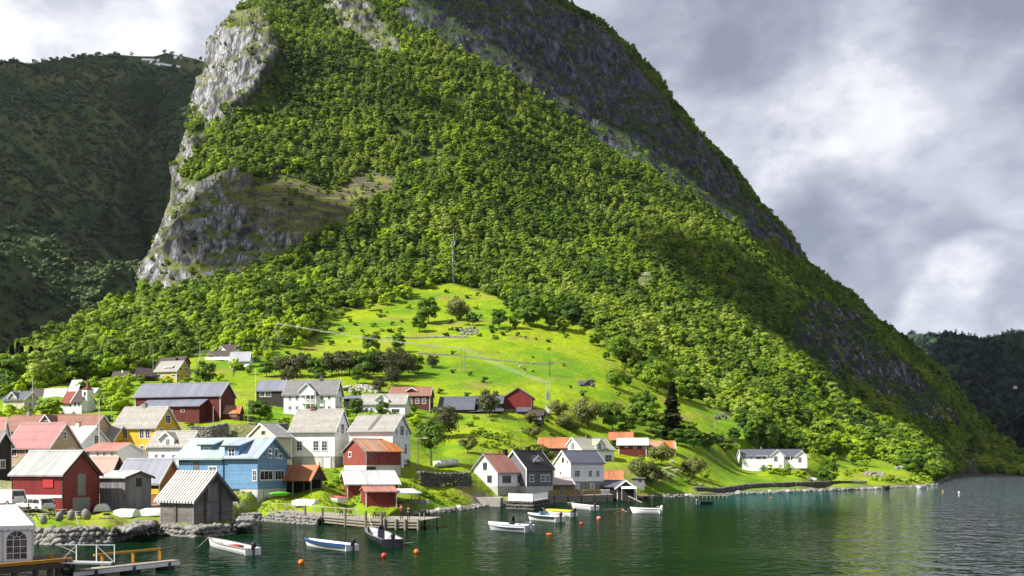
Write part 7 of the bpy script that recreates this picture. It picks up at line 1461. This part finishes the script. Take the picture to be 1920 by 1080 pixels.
for i, (px, pb, h) in enumerate([(895,815,14),(915,822,16),(935,826,16),(955,822,12),(905,838,12),(930,840,14),(880,800,10),(950,836,12),(862,786,10),(892,786,8),(925,790,8),(985,812,10),(1000,800,8),(975,845,8)]):
    T_('green_bush', 'bush', px, pb, h, 'bright green shrub on the bank below the long dark barn', 'bush', 'shrubs on the bank below the dark barn', random.uniform(1.1, 1.6))
for i, (px, pb, h) in enumerate([(590,905,12),(605,912,14),(625,915,14),(575,900,10),(635,905,12),(790,928,14),(780,905,12),(770,918,12),(810,935,10),(830,930,10),(600,890,8),(630,886,8),(850,940,10)]):
    T_('green_bush', 'bush', px, pb, h, 'tangled green shrub on the rough bank between the white houses and the pier', 'bush', 'shrubs on the bank behind the pier', random.uniform(1.1, 1.6))
for i, (px, pb, h) in enumerate([(210,812,18),(225,800,20),(240,790,14),(200,790,16),(120,800,10),(70,800,14),(355,800,10),(430,785,10),(470,790,12),(500,790,10),(650,800,14),(668,800,12),(560,800,8),(590,690-0,8)]):
    T_('bush', 'bush', px, pb, h, 'dark green garden shrub between the church and the ornate farmhouse', 'bush', 'garden shrubs of the upper village', random.uniform(1.1, 1.6))

# more of the same kinds, thickening the edges and the gaps between houses
MS = random.Random(77)
for i, (px, pb, h) in enumerate([(4,726,70),(22,722,78),(40,718,72),(58,712,64),(74,706,56),(88,700,46),(12,735,50),(50,726,48),(-20,735,80),(34,700,60)]):
    T_('spruce_tree', 'spruce_tree', px, pb, h, 'dark spruce of the stand at the left edge above the cream house', 'tree', 'dark spruces at the left edge', MS.uniform(1.2, 1.6))
EDGE = [(600,628),(612,612),(640,592),(672,580),(705,573),(740,560),(772,549),(800,538),(840,533),(872,535),(905,545),(935,556),(962,582),(1000,600),(1050,606),(1095,622),(1120,642),(1150,668),(1185,690),(1205,706),(1240,722),(1290,740),(1335,752),(1370,775),(1390,792),(560,648),(535,655),(505,668),(470,690)]
for i, (x, y) in enumerate(EDGE):
    for k in range(2 if x > 700 else 1): T_(MS.choice(['broadleaf_tree', 'birch_tree_b', 'lime_tree', 'dark_tree']), 'broadleaf_tree', x+MS.uniform(-16, 16), y+MS.uniform(-3, 12), MS.uniform(16, 30), 'young tree straggling out of the wood along the meadow edge', 'tree', 'young trees along the meadow edge', MS.uniform(.9, 1.3))
for i in range(46):
    x = MS.uniform(620, 1090); y = MS.uniform(566, 640)
    if y < 640-(x-600)*.45 and x < 760 or y < 560+(x-900)*.36: continue
    T_(MS.choice(['bush', 'green_bush', 'green_bush']), 'bush', x, y, MS.uniform(5, 11), 'small green bush dotted among the dark ones on the upper meadow', 'bush', 'green bushes on the upper meadow', MS.uniform(1., 1.7))
for i in range(40):
    x, y = MS.choice([(MS.uniform(500, 780), MS.uniform(776, 800)), (MS.uniform(620, 900), MS.uniform(735, 765)), (MS.uniform(860, 1010), MS.uniform(786, 845)), (MS.uniform(1020, 1240), MS.uniform(790, 850)), (MS.uniform(1190, 1330), MS.uniform(868, 915))])
    T_(MS.choice(['bush', 'green_bush', 'green_bush', 'blossom_bush' if x > 1180 and y > 860 else 'bush']), 'bush', x, y, MS.uniform(6, 15), 'low garden shrub on the slope between the houses and barns', 'bush', 'garden shrubs between houses and barns', MS.uniform(1., 1.7))
for i, (px, pb, h) in enumerate([(350,848,20),(425,838,18),(470,845,16),(545,838,16),(262,800,16),(345,775,14),(225,838,14),(500,842,12),(640,800,22),(655,806,18),(530,800,20),(780,800,24),(775,775,20),(690,785,14),(650,782,18),(470,770,22),(505,786,18)]):
    T_('lime_tree' if i % 3 else 'broadleaf_tree', 'garden_tree', px, pb, h, 'bushy tree squeezed between the houses of the lower village', 'tree', 'trees between the lower village houses', MS.uniform(1., 1.3))
# ---- the wood on the mountain: the nearest trees one by one, the rest as one mass
def cell_points(P, px, py, dens, seed):
    """random points on a surface grid, dens per square metre at its cells"""
    r = np.random.default_rng(seed)
    a = P[:-1, :-1]; b = P[:-1, 1:]; c = P[1:, :-1]; area = np.linalg.norm(np.cross(b-a, c-a), axis=-1)
    lam = area*dens[:-1, :-1]; n = r.poisson(np.minimum(lam, 60)); i, j = np.nonzero(n); k = n[i, j]
    i = np.repeat(i, k); j = np.repeat(j, k); u = r.random(len(i))[:, None]; v = r.random(len(i))[:, None]
    Q = (P[i, j]*(1-u)+P[i, j+1]*u)*(1-v)+(P[i+1, j]*(1-u)+P[i+1, j+1]*u)*v
    return Q, px[i, j], py[i, j], i, j
clump = fbm(G, 60, 3, 400); gap = fbm(G, 22, 2, 410)
dens = (1-md)*(1-rk*.955)*(1-dk*.93)*(1-br*.90)/13*np.clip(1.05+clump*.6, .35, 1.7)*np.where(gap > .40, .15, 1)
dens[T < .02] = 0
FQ, fpx, fpy, fi, fj = cell_points(G, PX, PY, dens, 11)
fz = fbm(FQ, 75, 3, 430); fz2 = fbm(FQ, 30, 2, 440); rr = np.random.default_rng(5)
u = rr.random(len(FQ))
onrock = (rk[fi, fj] > .5) | (dk[fi, fj] > .5) | (br[fi, fj] > .5)
fk = np.where(u+fz*.5 < .24, 0, np.where(u+fz*.5 < .42, 1, np.where(u < .68, 2, np.where(u < .90, 3, 4))))     # broad, broad_b, birch, birch_b, lime, dark
fk = np.where((rr.random(len(FQ)) < .14) | ((fz2 > .28) & (rr.random(len(FQ)) < .5)), 5, fk)
fk = np.where((fk == 4) & (fpx > 900), rr.integers(0, 3, len(FQ)), fk)
fk = np.where((fpx < 620) & (FQ[:, 1] < 600) & (rr.random(len(FQ)) < .32), 4, fk)
hi = np.clip((FQ[:, 1]-420)/500, 0, 1)
fs = np.clip(np.exp(rr.normal(-.30, .30, len(FQ))), .35, 1.4)*(.92-.30*hi)*(1+.25*clump[fi, fj])
fs = np.where(onrock, fs*.5, fs)
FK = ['broadleaf_tree', 'broadleaf_tree_b', 'birch_tree', 'birch_tree_b', 'lime_tree', 'dark_tree']
size = fs/FQ[:, 1]*np.array([10, 9, 11, 10, 8, 10])[fk]
order = np.argsort(-size); NEAR = order[:60]; rest = order[60:]
for q in NEAR:
    x, y = fpx[q], FQ[q]; kd = FK[fk[q]]; H = KINDS[kd][3]
    if x < 480: zone, gr = 'in the wood rising behind the upper cottages on the left', 'trees of the wood behind the upper cottages'
    elif x < 1120: zone, gr = 'in the wood along the top of the hay meadow', 'trees of the wood above the hay meadow'
    else: zone, gr = 'in the wood on the slope behind the spruce and bungalow', 'trees of the wood behind the spruce and bungalow'
    look = {'birch': 'pale green birch', 'lime_': 'bright yellow green tree', 'dark_': 'dark green tree', 'broad': 'mid green leafy tree'}[kd[:5]]
    plant(kd, 'birch_tree' if kd[:5] == 'birch' else 'broadleaf_tree', y, H*fs[q], look+' '+zone, 'tree', look+'s: '+gr, rr.uniform(.9, 1.2), sink=.3)

def gn_scatter(name, pts, kind_idx, scale, kinds, label, cat, tilt=.0):
    """one object: points carrying kind, size and turn, each drawn as one of the shapes"""
    me = bpy.data.meshes.new(name); me.vertices.add(len(pts)); me.vertices.foreach_set('co', np.asarray(pts, np.float32).ravel())
    a = me.attributes.new('kind_index', 'INT', 'POINT'); a.data.foreach_set('value', np.asarray(kind_idx, np.int32))
    a = me.attributes.new('size', 'FLOAT_VECTOR', 'POINT'); w_ = np.random.default_rng(8).uniform(.78, 1.22, len(pts)); a.data.foreach_set('vector', np.stack([scale*w_, scale*w_, scale], 1).astype(np.float32).ravel())
    a = me.attributes.new('turn', 'FLOAT_VECTOR', 'POINT'); r = np.random.default_rng(3)
    t = np.stack([r.normal(0, tilt, len(pts)), r.normal(0, tilt, len(pts)), r.uniform(0, 6.28, len(pts))], 1); a.data.foreach_set('vector', t.astype(np.float32).ravel())
    c = bpy.data.collections.new(name+'_shapes')
    for i, k in enumerate(kinds): c.objects.link(bpy.data.objects.new('%s_shape_%02d' % (name, i), KINDS[k][2] if isinstance(k, str) else k))
    ng = bpy.data.node_groups.new(name, 'GeometryNodeTree')
    ng.interface.new_socket('Geometry', in_out='INPUT', socket_type='NodeSocketGeometry'); ng.interface.new_socket('Geometry', in_out='OUTPUT', socket_type='NodeSocketGeometry')
    gi = ng.nodes.new('NodeGroupInput'); go = ng.nodes.new('NodeGroupOutput'); ci = ng.nodes.new('GeometryNodeCollectionInfo')
    ci.inputs['Collection'].default_value = c; ci.inputs['Separate Children'].default_value = True; ci.inputs['Reset Children'].default_value = True
    ip = ng.nodes.new('GeometryNodeInstanceOnPoints'); ip.inputs['Pick Instance'].default_value = True
    def na(n, t): x = ng.nodes.new('GeometryNodeInputNamedAttribute'); x.data_type = t; x.inputs['Name'].default_value = n; return x.outputs['Attribute']
    L = ng.links; L.new(gi.outputs[0], ip.inputs['Points']); L.new(ci.outputs[0], ip.inputs['Instance'])
    L.new(na('kind_index', 'INT'), ip.inputs['Instance Index']); L.new(na('size', 'FLOAT_VECTOR'), ip.inputs['Scale']); L.new(na('turn', 'FLOAT_VECTOR'), ip.inputs['Rotation'])
    L.new(ip.outputs[0], go.inputs[0])
    o = link(name, me); md_ = o.modifiers.new('scatter', 'NODES'); md_.node_group = ng
    return tag(o, label, cat, kind='stuff')
print('forest trees', len(rest))
gn_scatter('forest', FQ[rest]-np.array([0, 0, .3]), fk[rest], fs[rest], FK, 'dense green wood covering the big mountain above the village', 'forest', .05)
# undergrowth between the trees
dsh = (1-md)*(1-rk*.85)*(1-dk*.80)*(1-br*.6)/45; dsh[T < .02] = 0
UQ, upx, upy, ui, uj = cell_points(G, PX, PY, dsh, 12)
gn_scatter('undergrowth', UQ, np.zeros(len(UQ), int), rr.uniform(.35, 1.0, len(UQ)), ['scree_shrub'], 'low scrub under the trees and on ledges of the mountain', 'undergrowth', .1)
def far_wood(name, data, dens, kinds, label, seed):
    P, py, px, sn = data
    Q, *_ = cell_points(P, px, py, np.full(P.shape[:2], dens)*(1-np.clip(sn*2, 0, 1))*np.where((px > 235) & (px < 500) & (py < 136), .12, 1)*np.clip(1+fbm(P, 120, 3, seed)*.9, .1, 2), seed)
    r = np.random.default_rng(seed); gn_scatter(name, Q, r.integers(0, len(kinds), len(Q)), r.uniform(.6, 1.3, len(Q)), kinds, label, 'forest', .08); print(name, len(Q))
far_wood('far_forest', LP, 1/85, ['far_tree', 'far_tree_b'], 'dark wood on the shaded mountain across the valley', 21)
far_wood('fjord_forest', RP, 1/150, ['far_fjord_tree'], 'wood on the mountain up the fjord, leaves tinted haze blue', 22)
# rough grass along the banks near the water
dg = np.zeros_like(T); dg[(DY < 160) & (T > .012) & (md > .5) & (PX > 440)] = 1
gq, gpx, gpy, gi_, gj_ = cell_points(G, PX, PY, dg*.8, 31)
rg = np.random.default_rng(31)
def tuft(seed):
    r = np.random.default_rng(seed); n = 26; b = rand_dirs(r, n)*.16; b[:, 2] = 0; d = rand_dirs(r, n)*.5; d[:, 2] = 1; h = r.uniform(.25, .6, n)[:, None]
    s = np.cross(d, [0, 0, 1.]); s = s/np.maximum(np.linalg.norm(s, axis=1, keepdims=True), 1e-5)*.03
    V = np.stack([b-s, b+s, b+d*h+s*.2, b+d*h-s*.2], 1).reshape(-1, 3); return mesh_np('tuft', V, np.arange(4*n).reshape(-1, 4), 'grass_blade')
sel = fbm(gq, 12, 2, 77) > -.05
gn_scatter('grass', gq[sel], rg.integers(0, 3, sel.sum()), rg.uniform(.4, .8, sel.sum()), [tuft(1), tuft(2), tuft(3)], 'rough grass growing on the banks by the water', 'grass', .1)
